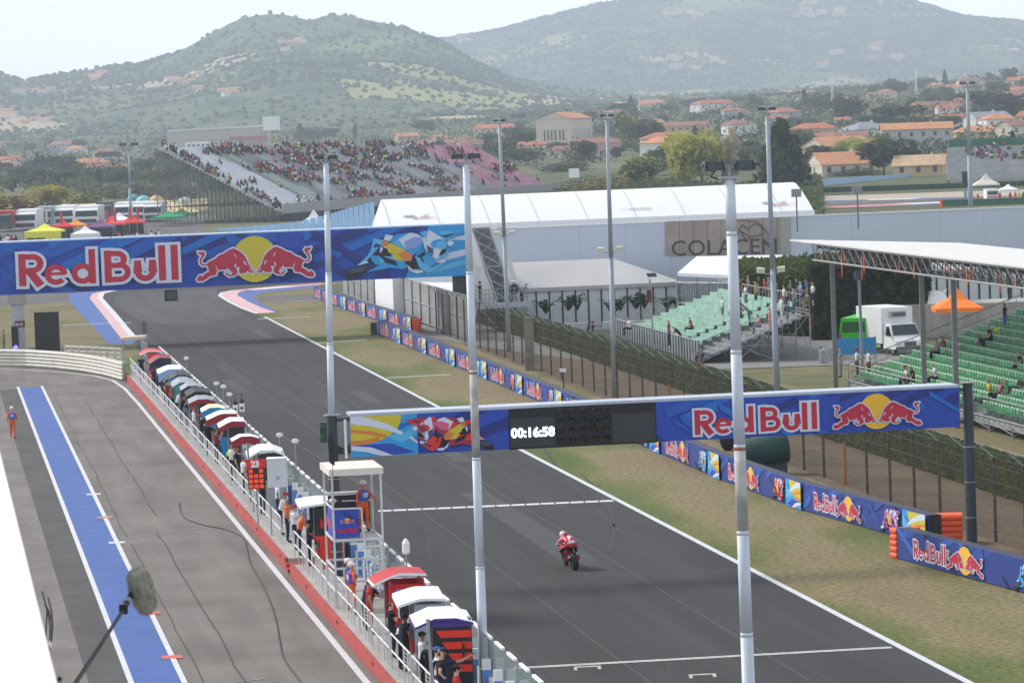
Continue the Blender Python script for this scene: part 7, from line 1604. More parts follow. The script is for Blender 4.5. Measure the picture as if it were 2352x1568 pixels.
# lamps standing in front of the wall
for (u, v0, v1, D, lb) in ((1829, 445, 500, 300, 'grey floodlight on a thin post at the right end of the white hall'), (1969, 438, 484, 302, 'grey floodlight on a thin post above the pale blue wall')):
    p = A(u, v0, D); t = thing('wall_lamp', lb, 'lamp', Vector((p.x, p.y, 7.3))); q = MB(); q.tube(Vector((p.x, p.y, 6.5)), p, .06, DGREY, 6); q.build('post', t); q = MB(); q.obox(p-Vector((.4, .1, .25)), (.8, 0, 0), (0, .3, 0), (0, -.1, .65), M('lamp_grey', (.25, .26, .28), .5)); q.build('head', t)
t = thing('traffic_lamp', 'thin pole with a small red traffic lamp by the grey tent', 'pole', gd(1492, 240)); q = MB(); q.tube(gd(1500, 236), A(1492, 640, 236), .06, GREY, 6); q.build('pole', t); q = MB(); q.obox(A(1488, 636, 236), (.6, 0, 0), (0, .3, 0), (-.1, 0, .25), DGREY); q.build('head', t); q = MB(); q.obox(A(1486, 694, 236)-Vector((0, .1, 0)), (.3, 0, 0), (0, .15, 0), (0, 0, .8), M('lamp_maroon', (.12, .03, .03), .5)); q.build('light_box', t)
# ---------------- big distant grandstand with its crowd ----------------
bl = A(640, 492, 643); br = A(1278, 440, 754); bl.z = br.z = 1.6; row = (br-bl); rd_ = row.normalized(); upd = Vector((-rd_.y, rd_.x, 0))   # towards the back
tl_z, tr_z = 13.6, 11.4; DEP = 24.0
t = thing('big_grandstand', 'huge distant grandstand with white, grey and pink seats full of spectators', 'grandstand', bl)
NR, NL = 34, 60
def gsp(s, k):
    """s 0..1 along the row from the left, k 0..1 up the slope"""
    dep = lerp(DEP, 19, s); z = lerp(1.6, lerp(tl_z, tr_z, s), k); return bl+row*s+upd*dep*k+UP*(z-1.6)
SWH = M('seats_white', (.60, .62, .66), .6, var=.10, scale=.4); SGY = M('seats_grey', (.40, .41, .44), .6, var=.18, scale=.25); SPK = M('seats_pink', (.58, .28, .36), .6, var=.3, scale=.5); SMG = M('seats_pale_green', (.40, .48, .43), .6, var=.1); AIS = M('aisle_grey', (.27, .28, .29), .7)
q = MB()
for r in range(NR):
    for i in range(NL):
        s0, s1 = i/NL, (i+1)/NL; k0, k1 = r/NR, (r+1)/NR; sm_s = s0
        if i % 9 == 8: m = AIS
        elif sm_s < .16-.06*k0: m = SWH
        elif sm_s < .20-.05*k0: m = SMG
        elif sm_s > .80-.02*k0: m = SPK
        elif sm_s < .22: m = AIS
        else: m = SGY
        a, b, c, d = gsp(s0, k0), gsp(s1, k0), gsp(s1, k1), gsp(s0, k1); zz = UP*((c.z+d.z)/2-(a.z+b.z)/2)
        a2, b2 = a+zz, b+zz; q.quad(a, b, b2, a2, m); q.quad(a2, b2, Vector((c.x, c.y, b2.z)), Vector((d.x, d.y, a2.z)), AIS if m is not SWH else SWH)
q.build('seating', t)
q = MB(); sc = M('scaffold_far', (.17, .175, .17), .7)
for i in range(15):
    k = i/14; p = gsp(0, k)
    q.tube(Vector((p.x, p.y, 0)), p, .10, sc, 4)
    for j in range(i, 0, -1):
        pp = gsp(0, (i-1)/14)
    for z in range(0, int(p.z), 2):
        if i < 14: n2 = gsp(0, (i+1)/14); q.tube(Vector((p.x, p.y, z)), Vector((n2.x, n2.y, min(n2.z, z+2))), .07, sc, 4); q.tube(Vector((p.x, p.y, z)), Vector((n2.x, n2.y, z)), .07, sc, 4)
for s_ in range(0, 9):
    for i in range(15):
        k = i/14; p = gsp(s_*.035, k)
        if s_: q.tube(Vector((p.x, p.y, 0)), p, .08, sc, 4)
        n2 = gsp((s_+1)*.035, k); q.tube(Vector((p.x, p.y, max(0, p.z-2))), n2, .07, sc, 4)
        for z in range(0, int(p.z), 3): q.tube(Vector((p.x, p.y, z)), Vector((n2.x, n2.y, z)), .06, sc, 4)
q.build('scaffold', t)
q = MB(); bkm = M('stand_back', (.16, .165, .17), .8, var=.2, alpha=.75)
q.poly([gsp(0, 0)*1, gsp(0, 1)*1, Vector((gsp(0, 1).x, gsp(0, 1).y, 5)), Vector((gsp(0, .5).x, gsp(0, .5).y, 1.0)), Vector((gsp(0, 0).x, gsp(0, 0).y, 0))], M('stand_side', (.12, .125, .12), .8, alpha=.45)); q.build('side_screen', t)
q = MB(); tp1 = [gsp(s/20, 1) for s in range(21)]
for a, b in zip(tp1, tp1[1:]): q.tube(a+UP*1.2, b+UP*1.2, .06, GREY, 4); q.tube(a, a+UP*1.2, .05, GREY, 4)
q.build('top_rail', t); q = MB()
fr = [gsp(s/30, 0)-upd*1.0 for s in range(31)]
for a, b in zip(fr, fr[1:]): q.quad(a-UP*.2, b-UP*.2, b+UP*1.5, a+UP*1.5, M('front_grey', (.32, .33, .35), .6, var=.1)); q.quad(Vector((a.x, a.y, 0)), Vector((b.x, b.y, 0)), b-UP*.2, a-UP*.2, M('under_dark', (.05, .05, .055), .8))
q.build('front_wall', t)
# crowd
def small_person(cloth):
    q = MB(); sk = PS['skin']; q.lathe((0, 0, .42), [(.20, 0), (.24, .18), (.22, .45), (.09, .58)], cloth, 7); q.lathe((0, .02, .98), [(.05, 0), (.11, .08), (.115, .18), (.05, .27)], PS['hair'], 7); q.ball((0, .09, 1.12), (.07, .05, .08), sk, 5, 4)
    q.obox((-.2, .05, .36), (.17, 0, 0), (0, .42, 0), (0, 0, .16), PS['legs']); q.obox((.03, .05, .36), (.17, 0, 0), (0, .42, 0), (0, 0, .16), PS['legs']); q.obox((-.18, .38, 0), (.13, 0, 0), (0, .13, 0), (0, 0, .42), PS['shin']); q.obox((.05, .38, 0), (.13, 0, 0), (0, .13, 0), (0, 0, .42), PS['shin'])
    for s in (-1, 1): q.tube((.23*s, 0, .92), (.27*s, .18, .68), .05, cloth, 5); q.tube((.27*s, .18, .68), (.12*s, .38, .62), .04, sk, 5)
    return q
sp0 = None; R = rnd(12); fz = math.atan2(upd.x, -upd.y)      # face the track
cols = ['red']*3+['white']*5+['black']*7+['maroon']*6+['navy']*4+['grey']*4+['khaki']*2+['yellow', 'lime', 'khaki', 'blue', 'orange', 'denim']
sm_base = small_person(PS['shirt'])
def crowdpos(R):
    while True:
        s, k = R.random(), R.random(); r = int(k*NR); k = (r+.5)/NR
        if (int(s*NL) % 9) == 8: continue
        f = noise.noise(Vector((s*14, k*6, 2)))+.35*noise.noise(Vector((s*50, k*20, 5)))+.35*(k-.4)-.12*(s > .8)-.28*(s < .12)
        ctr = .32*math.exp(-((s-.42)/.22)**2)
        if f+ctr < R.uniform(.0, .60): continue
        return s, k
NAMED = 0
def sitter(p, rz, col, label, group, sc_=.95):
    global sp0
    if sp0 is None: sp0 = sm_base.build('person', None); ob = sp0
    else: ob = sp0.copy(); COL.objects.link(ob)
    mm = {'p_shirt': CL[col], 'p_skin': SKN[int(p.x*7) % 3], 'p_legs': CL['denim' if int(p.y*3) % 2 else 'navy']}
    for s_ in ob.material_slots:
        k = s_.material.name if s_.link == 'DATA' else None
    names = [m.name for m in sp0.data.materials]
    for i, nm_ in enumerate(names):
        if nm_ in mm: ob.material_slots[i].link = 'OBJECT'; ob.material_slots[i].material = mm[nm_]
    ob.location = p; ob.rotation_euler = (0, 0, rz); ob.scale = (sc_,)*3; tag(ob, label, 'person', group); return ob
for i in range(175):
    s, k = crowdpos(R); p = gsp(s, k); c = R.choice(cols); zone = 'white seats' if s < .15 else 'pink seats' if s > .8 else 'grey seats'
    sitter(Vector((p.x, p.y, p.z+.05)), fz+R.uniform(-.4, .4), c, f'distant spectator in {c} shirt sitting on the {zone} of the huge grandstand', 'spectators on the huge distant grandstand')
cw = MB(); srcs = {c: small_person(CL[c]) for c in set(cols)}
def place_mb(dst, src, p, rz, s_):
    ca, sa = math.cos(rz)*s_, math.sin(rz)*s_; dst_v = [(p.x+x*ca-y*sa, p.y+x*sa+y*ca, p.z+z*s_) for x, y, z in src.v]; b0 = len(dst.v); dst.v += dst_v
    mp_ = [dst.mi(m) for m in src.mats]; dst.f += [tuple(i+b0 for i in f) for f in src.f]; dst.m += [mp_[k] for k in src.m]
for i in range(640):
    s, k = crowdpos(R); p = gsp(s, k); place_mb(cw, srcs[R.choice(cols)], Vector((p.x, p.y, p.z+.05)), fz+R.uniform(-.5, .5), .95)
for i in range(70):                                        # people along the left side stairs and top
    s = R.uniform(0, .03); k = R.random(); p = gsp(s, k); place_mb(cw, srcs[R.choice(cols)], Vector((p.x, p.y, p.z+.25)), fz+R.uniform(-2, 2), 1.05)
o = cw.build('crowd'); o['kind'] = 'stuff'; o['label'] = 'crowd of seated spectators spread over the huge distant grandstand'; o['category'] = 'crowd'
# blue wall and bits in front of it
t = thing('blue_wall', 'bright blue metal wall in front of the huge grandstand', 'wall', A(700, 520, 600)); BW = M('wall_blue', (.22, .40, .68), .5, var=.08, scale=.5); q = MB(); pts = [(500, 534, 524), (600, 528, 517), (680, 522, 510), (760, 516, 490), (800, 513, 478), (860, 508, 463)]
for (u0, vb0, vt0), (u1, vb1, vt1) in zip(pts, pts[1:]):
    D0, D1 = 600-.1*(u0-500), 600-.1*(u1-500)
    for i in range(5):
        k0, k1 = i/5, (i+1)/5-.015; a = A(lerp(u0, u1, k0), lerp(vt0, vt1, (i+.5)/5), lerp(D0, D1, k0)); b = A(lerp(u0, u1, k1), lerp(vt0, vt1, (i+.5)/5), lerp(D0, D1, k1)); q.quad(Vector((a.x, a.y, 0)), Vector((b.x, b.y, 0)), b, a, BW)
q.build('panels', t)
poptent(Vector((A(722, 530, 585).x, 585, 0)), 4.2, 1.2, 3.3, PVC, 'white pointed gazebo in front of the bright blue wall')
# second grandstand far right
a0, b0 = A(2175, 428, 725), A(2600, 422, 712); a0.z = b0.z = 1.2; rw = b0-a0; ud2 = Vector((-rw.normalized().y, rw.normalized().x, 0)); zt2_ = HC-(330-232)*740/K
t = thing('far_right_grandstand', 'grey grandstand with a green top screen at the far right', 'grandstand', a0)
def g2(s, k): return a0+rw*s+ud2*16*k+UP*((zt2_-1.6)*k)-rw.normalized()*(3.5*k if s == 0 else 0)
q = MB(); NR2 = 20; SG2 = M('seats_grey_b', (.34, .35, .36), .7, var=.15, scale=.5)
for r in range(NR2):
    a, b, c, d = g2(0, r/NR2), g2(1, r/NR2), g2(1, (r+1)/NR2), g2(0, (r+1)/NR2); a2, b2 = Vector((a.x, a.y, d.z)), Vector((b.x, b.y, c.z)); q.quad(a, b, b2, a2, SG2); q.quad(a2, b2, c, d, SG2)
q.build('seating', t); q = MB(); a, b = g2(0, 1), g2(1, 1); q.obox(a, b-a, (0, .1, 0), (0, 0, 1.5), M('screen_green', (.02, .13, .07), .6)); q.build('top_screen', t)
q = MB()
for i in range(10):
    p = g2(0, i/9); q.tube(Vector((p.x, p.y, 0)), p+UP*1.1, .07, GREY, 5)
    if i: pp = g2(0, (i-1)/9); q.tube(pp+UP*1.1, p+UP*1.1, .05, GREY, 5); q.tube(Vector((pp.x, pp.y, 0)), p, .04, GREY, 5)
for i in range(40): p = g2(i/39, 0)-ud2*.5; q.tube(Vector((p.x, p.y, 0)), p+UP*1.3, .04, GREY, 4)
q.tube(g2(0, 0)+UP*1.3-ud2*.5, g2(1, 0)+UP*1.3-ud2*.5, .05, GREY, 4); q.build('frame', t)
f2 = math.atan2(ud2.x, -ud2.y)
for i in range(62):
    s, k = R.random()*.45, .52+.45*R.random()**.7; p = g2(s+.01, (int(k*NR2)+.5)/NR2); c = R.choice(cols); sitter(p, f2+R.uniform(-.4, .4), c, f'distant spectator in {c} shirt on the far right grandstand', 'spectators on the far right grandstand')
t = thing('far_blue_wall', 'light blue low wall along the far bend on the right', 'wall', A(1980, 430, 470)); q = MB(); p1, p2, p3 = A(1836, 414, 745), A(2000, 404, 775), A(2141, 396, 800)
for a, b in ((p1, p2), (p2, p3)): q.obox(Vector((a.x, a.y, 0)), Vector((b.x-a.x, b.y-a.y, 0)), (0, .3, 0), (0, 0, (a.z+b.z)/2), M('wall_sky', (.30, .48, .70), .5, var=.06))
q.build('panels', t)
t = thing('tyre_wall', 'dark green tyre wall along the far bend', 'barrier', A(2000, 440, 410)); q = MB(); tw_ = M('tyre_green', (.015, .07, .04), .7, var=.2)
tp2 = [G(1830, 445), G(2050, 438), G(2260, 431), G(2500, 422)]
for a, b in zip(tp2, tp2[1:]):
    n = 36
    for i in range(n): p = a.lerp(b, i/n); p.z = 0; q.tube(p, p+UP*1.1, .34, tw_, 7)
q.build('tyres', t)
t = thing('green_barrier', 'low green barrier with an orange end at the right above the pale wall', 'barrier', A(2300, 466, 350)); a, b = A(2165, 463, 590), A(2600, 451, 590); q = MB(); q.obox(Vector((a.x, a.y, a.z-1.0)), b-a, (0, .4, 0), (0, 0, 1.3), M('screen_green')); q.build('panels', t); q = MB(); q.obox(Vector((a.x-.4, a.y-.1, a.z-.9)), (.4, 0, 0), (0, .5, 0), (0, 0, 1.3), OB); q.obox(Vector((a.x, a.y, 0)), b-a, (0, .3, 0), (0, 0, a.z-1.0), tw_); q.build('end', t)
# marshal post cluster far right
g = Vector((A(2217, 430, 640).x, 640, 0)); t = thing('speaker_tower', 'black loudspeaker column on a tower at the far right bend', 'tower', g); q = MB(); q.box(g.x, g.y, 0, .5, .5, HC-(430-232)*640/K, GREY); q.box(g.x, g.y-.1, HC-(427-232)*640/K, 1.0, .6, 36*640/K, BLACK); q.build('column', t)
g = Vector((A(2278, 430, 606).x, 606, 0)); t = thing('rescue_van', 'white rescue van parked at the far right marshal post', 'van', g); q = MB(); q.box(g.x, g.y+1, .4, 2.0, 4.0, 1.7, SW_); q.build('body', t); q = MB(); q.box(g.x, g.y-1.02, 1.2, 1.7, .05, .6, DGREY); q.build('windscreen', t); q = MB(); q.box(g.x, g.y-1.04, .75, 1.8, .05, .18, SR); q.build('stripe', t)
poptent(Vector((A(2265, 430, 616).x, 616, 0)), 4.0, 2.8, 4.6, M('tent_cream', (.65, .6, .52), .6), 'cream gazebo behind the rescue van'); poptent(Vector((A(2316, 440, 610).x, 610, 0)), 3.0, 1.9, 2.8, PVC, 'low white gazebo right of the rescue van')
for i, (u, c) in enumerate(((2232, 'red'), (2246, 'orange'), (2296, 'red'), (2320, 'red'), (2332, 'orange'), (2341, 'lime'), (2350, 'red'))):
    g = Vector((A(u, 440, 602).x, 602, 0)); person('stand', g, .5, label=f'{("first", "second", "third", "fourth", "fifth", "sixth", "seventh")[i]} marshal from the left at the far right bend in {c}', shirt=c, legs=c, sleeves=True)
# ---------------- car park: lorries and gazebos ----------------
def lorry(u, D, w, label, col=SW_, cab=SW_):
    p = Vector((A(u, 500, D).x, D, 0)); t = thing('lorry', label, 'lorry', p, 'lorries parked behind the gazebos'); q = MB(); q.obox(p+Vector((-w/2, .8, .9)), (w, 0, 0), (0, 9, 0), (0, 0, 2.7), col); q.build('trailer', t)
    q = MB(); h = 2.9; q.add([p+Vector(v) for v in ((-w/2, -1, .5), (w/2, -1, .5), (w/2, .8, .5), (-w/2, .8, .5), (-w/2, -1.1, 1.7), (w/2, -1.1, 1.7), (-w/2+.1, -.7, h), (w/2-.1, -.7, h), (w/2-.1, .8, h+.3), (-w/2+.1, .8, h+.3))], [(0, 1, 5, 4), (4, 5, 7, 6), (6, 7, 8, 9), (1, 2, 8, 7, 5), (3, 0, 4, 6, 9)], cab); q.build('cab', t)
    q = MB(); q.quad(*[p+Vector(v) for v in ((-w/2+.12, -1.12, 1.75), (w/2-.12, -1.12, 1.75), (w/2-.2, -.76, 2.75), (-w/2+.2, -.76, 2.75))], M('windscreen_dark')); o = q.build('windscreen', t); q = MB(); q.obox(p+Vector((-w/2+.3, -1.08, .6)), (w-.6, 0, 0), (0, .04, 0), (0, 0, .7), DGREY); q.build('grille', t)
for i, (u, D, w, c, lb) in enumerate(((8, 640, 3.0, SR, 'lorry with red roof edge at the far left of the car park'), (58, 645, 4.0, SW_, 'big white lorry behind the yellow gazebo'), (100, 665, 3.2, SG, 'grey lorry right of the big white one'), (148, 668, 3.6, SW_, 'white lorry behind the red gazebo'), (200, 660, 4.2, SW_, 'white lorry with a roof vent in the row middle'), (240, 690, 3.0, DGREY, 'dark lorry between two white ones'), (283, 680, 3.2, SW_, 'white lorry behind the thin floodlight mast'), (325, 678, 3.2, SW_, 'white lorry, second from the right end'), (352, 672, 3.4, SW_, 'rightmost white lorry next to the green gazebos'))):
    lorry(u, D, w, lb, c, c if c is not SR else DGREY)
gz = M('gz_yellow', S(225, 225, 80), .6); gr_ = M('gz_red', S(215, 35, 40), .6); gpu = M('gz_violet', S(115, 75, 125), .6); gpk = M('gz_pink', S(225, 60, 75), .6); ggn = M('gz_green', S(30, 150, 95), .6)
def gzb(u, v, w, D, mat, lb, wall=None, text=None, h=2.2, r=4.2): poptent(Vector((A(u, 560, D).x, D, 0)), w, h*.64, r*.64, mat, lb, 'gazebos in the car park', wall, 0, text)
gzb(104, 0, 5.6, 560, gz, 'yellow gazebo with black lettering in front of the lorries', gz, 'TRIBE', 3.2, 5.0); gzb(147, 0, 3.6, 590, gr_, 'bright red gazebo right of the yellow one', BLACK, None, 3.0, 4.6); gzb(176, 0, 3.4, 600, M('gz_orange', S(235, 150, 50), .6), 'yellow and orange gazebo between red and white ones', None, None, 2.8, 4.4)
gzb(197, 0, 4.0, 552, PVC, 'white pointed gazebo just above the blue banner', PVC, None, 2.6, 4.4); gzb(232, 0, 4.4, 580, gpu, 'violet gazebo with dark side', M('gz_navy', S(50, 40, 70)), None, 3.0, 4.8); gzb(258, 0, 4.4, 590, gpk, 'pink-red gazebo right of the violet one', BLACK, None, 3.2, 5.2); gzb(276, 0, 4.2, 602, PVC, 'white and red gazebo behind the pink-red one', None, None, 3.6, 5.6); gzb(305, 0, 4.2, 600, gr_, 'red gazebo with a black panel at the right of the row', BLACK, None, 3.0, 5.0)
gzb(390, 0, 5.5, 640, ggn, 'green gazebo left of the stand scaffolding', None, None, 2.6, 4.2); gzb(420, 0, 5.0, 655, ggn, 'second green gazebo close to the stand scaffolding', None, None, 2.6, 4.2)
for i, (u, c) in enumerate(((140, gr_), (246, gpk), (264, gr_), (298, gpk), (316, gr_), (106, M('flag_pale', (.6, .65, .55))))):
    p = Vector((A(u, 540, 575+i*4).x, 575+i*4, 0)); t = thing('feather_flag', ('tall red feather flag behind the bright red gazebo', 'pink feather flag over the violet gazebo', 'red feather flag over the pink-red gazebo', 'pink feather flag behind the white and red gazebo', 'red feather flag at the right of the gazebo row', 'pale feather flag over the yellow gazebo')[i], 'flag', p, 'feather flags in the car park'); q = MB(); q.tube(p, p+UP*4.6, .05, GREY, 5); q.build('pole', t); q = MB(); q.obox(p+Vector((0, 0, 2.5)), (.34, 0, 0), (0, .03, 0), (0, 0, 2.0), c); q.build('cloth', t)
R = rnd(31)
for i in range(16):
    u = R.choice((20, 50, 250, 300, 330, 360, 400))+R.uniform(-15, 15); g = Vector((A(u, 540, 570).x, R.uniform(545, 566), 0)); c = R.choice(['red', 'black', 'white', 'orange', 'navy']); sitter(g, R.uniform(0, 6), c, f'distant person in {c} among the gazebos of the car park', 'people among the gazebos', 1.3)
for (u, v, lb, c) in ((308, 455, 'blue dome tent beside the olive trees', M('dome_blue', S(90, 150, 165), .6)), (330, 458, 'smaller pale blue dome tent beside the blue one', M('dome_pale', S(130, 190, 200), .6)), (360, 457, 'sandy dome tent right of the blue ones', M('dome_sand', S(200, 170, 120), .6)), (425, 462, 'white dome tent near the scaffolding', SW_)):
    D = HC*K/(v-hor(u)+6); p = Vector((A(u, v, D).x, D, 0)); t = thing('dome_tent', lb, 'tent', p); q = MB(); q.ball(p, (1.9, 1.6, 1.6), c, 12, 8); q.build('shell', t, True); q = MB(); q.tube(p+Vector((-.6, -1.58, .1)), p+Vector((0, -1.4, 1.0)), .05, DGREY, 5); q.build('door', t)
# ---------------- trees ----------------
def crown_pts(kind, R, n):
    pts = []
    if kind == 'cypress':
        for i in range(n): z = R.uniform(.05, 1); r = .13*math.sin(math.pi*min(.98, z*.8+.15))*R.uniform(.7, 1.1); a = R.uniform(0, 6.28); pts.append(Vector((r*math.cos(a), r*math.sin(a), z)))
        return pts, .03
    if kind == 'umbrella': bl_ = [(R.uniform(-.38, .38), R.uniform(-.38, .38), R.uniform(.62, .80), R.uniform(.16, .24), .55) for _ in range(12)]
    elif kind == 'tall': bl_ = [(R.uniform(-.2, .2), R.uniform(-.2, .2), R.uniform(.2, .85), R.uniform(.12, .22), 1.2) for _ in range(14)]
    elif kind == 'cone': bl_ = [(R.uniform(-.3, .3)*(1-z), R.uniform(-.3, .3)*(1-z), z, .26*(1.08-z)+.03, .9) for z in [i/14*.85+.1 for i in range(14)] for _ in (0, 1)]
    elif kind == 'bush': bl_ = [(R.uniform(-.5, .5), R.uniform(-.4, .4), R.uniform(.15, .6), R.uniform(.2, .34), .9) for _ in range(12)]
    else: bl_ = [(R.uniform(-.33, .33), R.uniform(-.33, .33), R.uniform(.35, .82), R.uniform(.15, .25), .9) for _ in range(14)]
    for i in range(n):
        x, y, z, r, sq = bl_[i % len(bl_)]; d = Vector((R.gauss(0, 1), R.gauss(0, 1), R.gauss(0, 1))).normalized()*r*R.uniform(.75, 1.08); pts.append(Vector((x+d.x, y+d.y, max(.03, z+d.z*sq))))
    return pts, .045
TP = {}
def march(u, v, Dg=None):
    d = ray(u, v); D = 140.
    while D < 2500:
        if terrain(d.x/d.y*D, D) > HC+d.z/d.y*D: return D
        D += 8
    return Dg or 1500.
LA = M('leaf_main', (.05, .08, .03), .9); LBm = M('leaf_second', (.09, .12, .04), .9)
def tree_proto(kind, seed, n=900):
    R = rnd(seed); t = thing('tree', 'tree', 'tree', (0, 0, 0)); pts, s = crown_pts(kind, R, n); q = MB(); hl = [p for p in pts if p.z+R.uniform(-.25, .25) < .55]; hh = [p for p in pts if p not in hl] if n < 50 else None
    A_, B_ = [], []
    for p in pts: (A_ if R.random() < .62 else B_).append(p)
    leafquads(q, A_, s, LA, R); leafquads(q, B_, s, LBm, R); q.build('crown', t)
    q = MB(); top = .45 if kind not in ('cypress', 'bush') else .2; q.tube((0, 0, -.3), (0.01, 0, top), .028, WOOD, 7, .015)
    if kind not in ('cypress', 'bush'):
        for i in range(5): a = i*1.26+R.random(); q.tube((0.005, 0, top*.6), (.24*math.cos(a), .24*math.sin(a), top+.22), .013, WOOD, 5, .005)
    q.build('trunk', t); return t
for k, sd in (('round', 1), ('round', 2), ('tall', 3), ('cone', 4), ('umbrella', 5), ('cypress', 6), ('bush', 7), ('bush', 8)): TP.setdefault(k, []).append(tree_proto(k, sd, 1500 if k in ('round', 'cone', 'tall') else 900))
usedp = set()
def tree(kind, x, y, z, h, w, pal, label, group=None, name=None):
    R = rnd(int(x*13+y)); p = R.choice(TP[kind]); a, b = pal
    sc_ = (w, w, h); mats = {'leaf_main': LF[a], 'leaf_second': LF[b]}
    if p.name not in usedp: usedp.add(p.name); t = p; t.location = (x, y, z); t.rotation_euler = (0, 0, R.uniform(0, 6.28)); t.scale = sc_; remat_tree(t, mats); t['label'] = label
    else: t = dup(p, (x, y, z), R.uniform(0, 6.28), sc_, label, None, mats)
    if group: t['group'] = group
    if name: t.name = name
    return t
def treepx(kind, u, vb, vt, wpx, pal, label, D=None, group=None, name=None):
    D = march(u, vb, D); p = A(u, vb, D); h = (vb-vt)*D/K; return tree(kind, p.x, p.y, min(p.z, terrain(p.x, D)) if D > 450 else p.z, h, wpx*D/K*1.25, pal, label, group, name)
GD, GN, GM_, GY_, GO, GG = ('dark', 'green'), ('green', 'mid'), ('mid', 'yellow'), ('gold', 'yellow'), ('olive', 'grey'), ('grey', 'green')
for a in [('round', 120, 487, 418, 74, GY_, 'yellow autumn tree at the left above the lorries', 800), ('bush', 40, 490, 428, 110, ('brown', 'gold'), 'brown-green leafy tree cut off by the left edge', 780), ('bush', -20, 490, 420, 90, ('hedge', 'gold'), 'dark tree at the left edge', 790), ('bush', 180, 468, 432, 80, GM_, 'green shrub right of the yellow autumn tree', 830),
          ('bush', 230, 455, 405, 90, GO, 'silvery olive tree, left in the row behind the dome tents', 900), ('bush', 290, 455, 402, 80, GO, 'silvery olive tree behind the blue dome tent', 900), ('bush', 345, 455, 398, 80, GO, 'silvery olive tree behind the sandy dome tent', 905), ('bush', 400, 458, 400, 70, GO, 'silvery olive tree beside the stand scaffolding', 900), ('bush', 262, 456, 424, 40, GY_, 'yellow shrub between the silvery olive trees', 890),
          ('umbrella', 132, 408, 352, 70, GD, 'wide dark umbrella pine among red roofs on the left', 1180), ('round', 160, 410, 358, 46, GD, 'dark round tree right of the wide umbrella pine', 1180), ('umbrella', 253, 378, 344, 42, GD, 'small dark umbrella pine beside an orange roof', 1400), ('umbrella', 90, 405, 366, 50, GD, 'dark pine left of the wide umbrella pine', 1200),
          ('cone', 1800, 450, 268, 130, GD, 'very large dark green conifer right of the pale bare tree', 390), ('tall', 1680, 448, 300, 62, ('pale', 'pale'), 'large pale leafless looking tree beside the dark conifer', 400), ('round', 1615, 448, 285, 130, ('yellow', 'yellow'), 'large yellow-green tree left of the pale tree', 420), ('tall', 1560, 445, 320, 60, ('yellow', 'pale'), 'slim yellow tree left of the large yellow-green one', 430),
          ('round', 1470, 445, 350, 90, GM_, 'green and yellow shrubby tree behind the white hall', 440), ('bush', 1400, 446, 385, 110, ('gold', 'mid'), 'orange-yellow shrub behind the white hall', 450), ('bush', 1530, 446, 385, 120, GN, 'green shrub in front of the slim yellow tree', 435), ('bush', 1330, 440, 395, 110, GO, 'grey-green shrub left behind the white hall', 470),
          ('round', 2030, 405, 310, 110, GD, 'dark round tree in front of the orange tiled roofs', 560), ('bush', 1985, 404, 378, 90, GG, 'grey-green shrub below the tiled roofs', 540), ('round', 1960, 380, 308, 80, ('yellow', 'yellow'), 'bright yellow tree beside the pink gabled house', 640), ('round', 1870, 404, 330, 60, GD, 'dark tree left of the tiled farmhouse', 560),
          ('umbrella', 2060, 300, 236, 88, GD, 'broad dark umbrella pine on the rise at the right', 1300), ('round', 1955, 285, 215, 66, GD, 'big dark oak on the rise left of the umbrella pine', 1500), ('cypress', 2085, 275, 232, 26, GD, 'dark cypress behind the broad umbrella pine', 1350), ('round', 2130, 330, 262, 70, GG, 'grey leafy tree right of the broad umbrella pine', 1000), ('round', 2255, 265, 205, 70, GD, 'dark tree behind the white modern house', 1300), ('round', 2320, 280, 212, 80, GD, 'dark tree at the right edge on the rise', 1250), ('cone', 2300, 318, 285, 22, GY_, 'small yellow tree beside the white modern house', 900),
          ('cone', 690, 322, 282, 30, GD, 'dark conifer behind the middle of the huge grandstand', 1500), ('tall', 1440, 340, 260, 70, GM_, 'tall olive green tree right of the church', 900), ('round', 1480, 345, 268, 80, GN, 'green tree left of the long red roof', 900), ('round', 1200, 330, 292, 60, GN, 'green tree left of the church', 1000), ('round', 1165, 352, 308, 60, ('mid', 'gold'), 'yellow-green tree right of the grandstand top', 900), ('round', 1215, 378, 338, 50, GG, 'grey-green tree left of the small white annex', 850), ('bush', 1290, 395, 362, 90, GG, 'grey-green bushes in front of the pink house', 800)]:
    treepx(*a[:7], D=a[7])
R = rnd(99); kinds = ['round', 'round', 'round', 'tall', 'umbrella', 'bush', 'cypress', 'bush', 'umbrella', 'round']; pals = [GD, GN, GN, GM_, GG, GD, GG, ('mid', 'grey')]
def scatter(n, u0, u1, D0, D1, group, seed, h0=5, h1=10, ks=kinds):
    R = rnd(seed)
    for i in range(n):
        D = D0*(D1/D0)**R.random(); u = R.uniform(u0, u1); x = (u-1176)/K*D
        k = R.choice(ks); h = R.uniform(h0, h1)*.68*(D/1100)**.45*(1.2 if k == 'cypress' else 1); w = h*R.uniform(.9, 1.5) if k != 'cypress' else h*1.1
        if D < 860 and 380 < u < 1290 or abs(u-1320) < 170 and D < 1050 or u < 480 and D < 1060: continue
        pal = R.choice(pals) if k != 'cypress' else GD; nm = {'round': 'broadleaf tree', 'tall': 'tall tree', 'umbrella': 'umbrella pine', 'cypress': 'cypress', 'bush': 'bushy tree', 'cone': 'conifer'}[k]
        tree(k, x, D, terrain(x, D), h, w, pal, f'distant {nm} {group[1]}', group[0])
scatter(38, -80, 480, 980, 2500, ('trees among the far left houses', 'among the red roofs at the far left'), 1)
scatter(26, 60, 480, 1080, 1300, ('dark woodland on the left', 'in the dark woodland strip above the olive trees'), 2, 6, 10, ['round', 'bush', 'round'])
scatter(46, 480, 1230, 860, 2400, ('trees behind the huge grandstand', 'behind the huge grandstand'), 3, 6, 10)
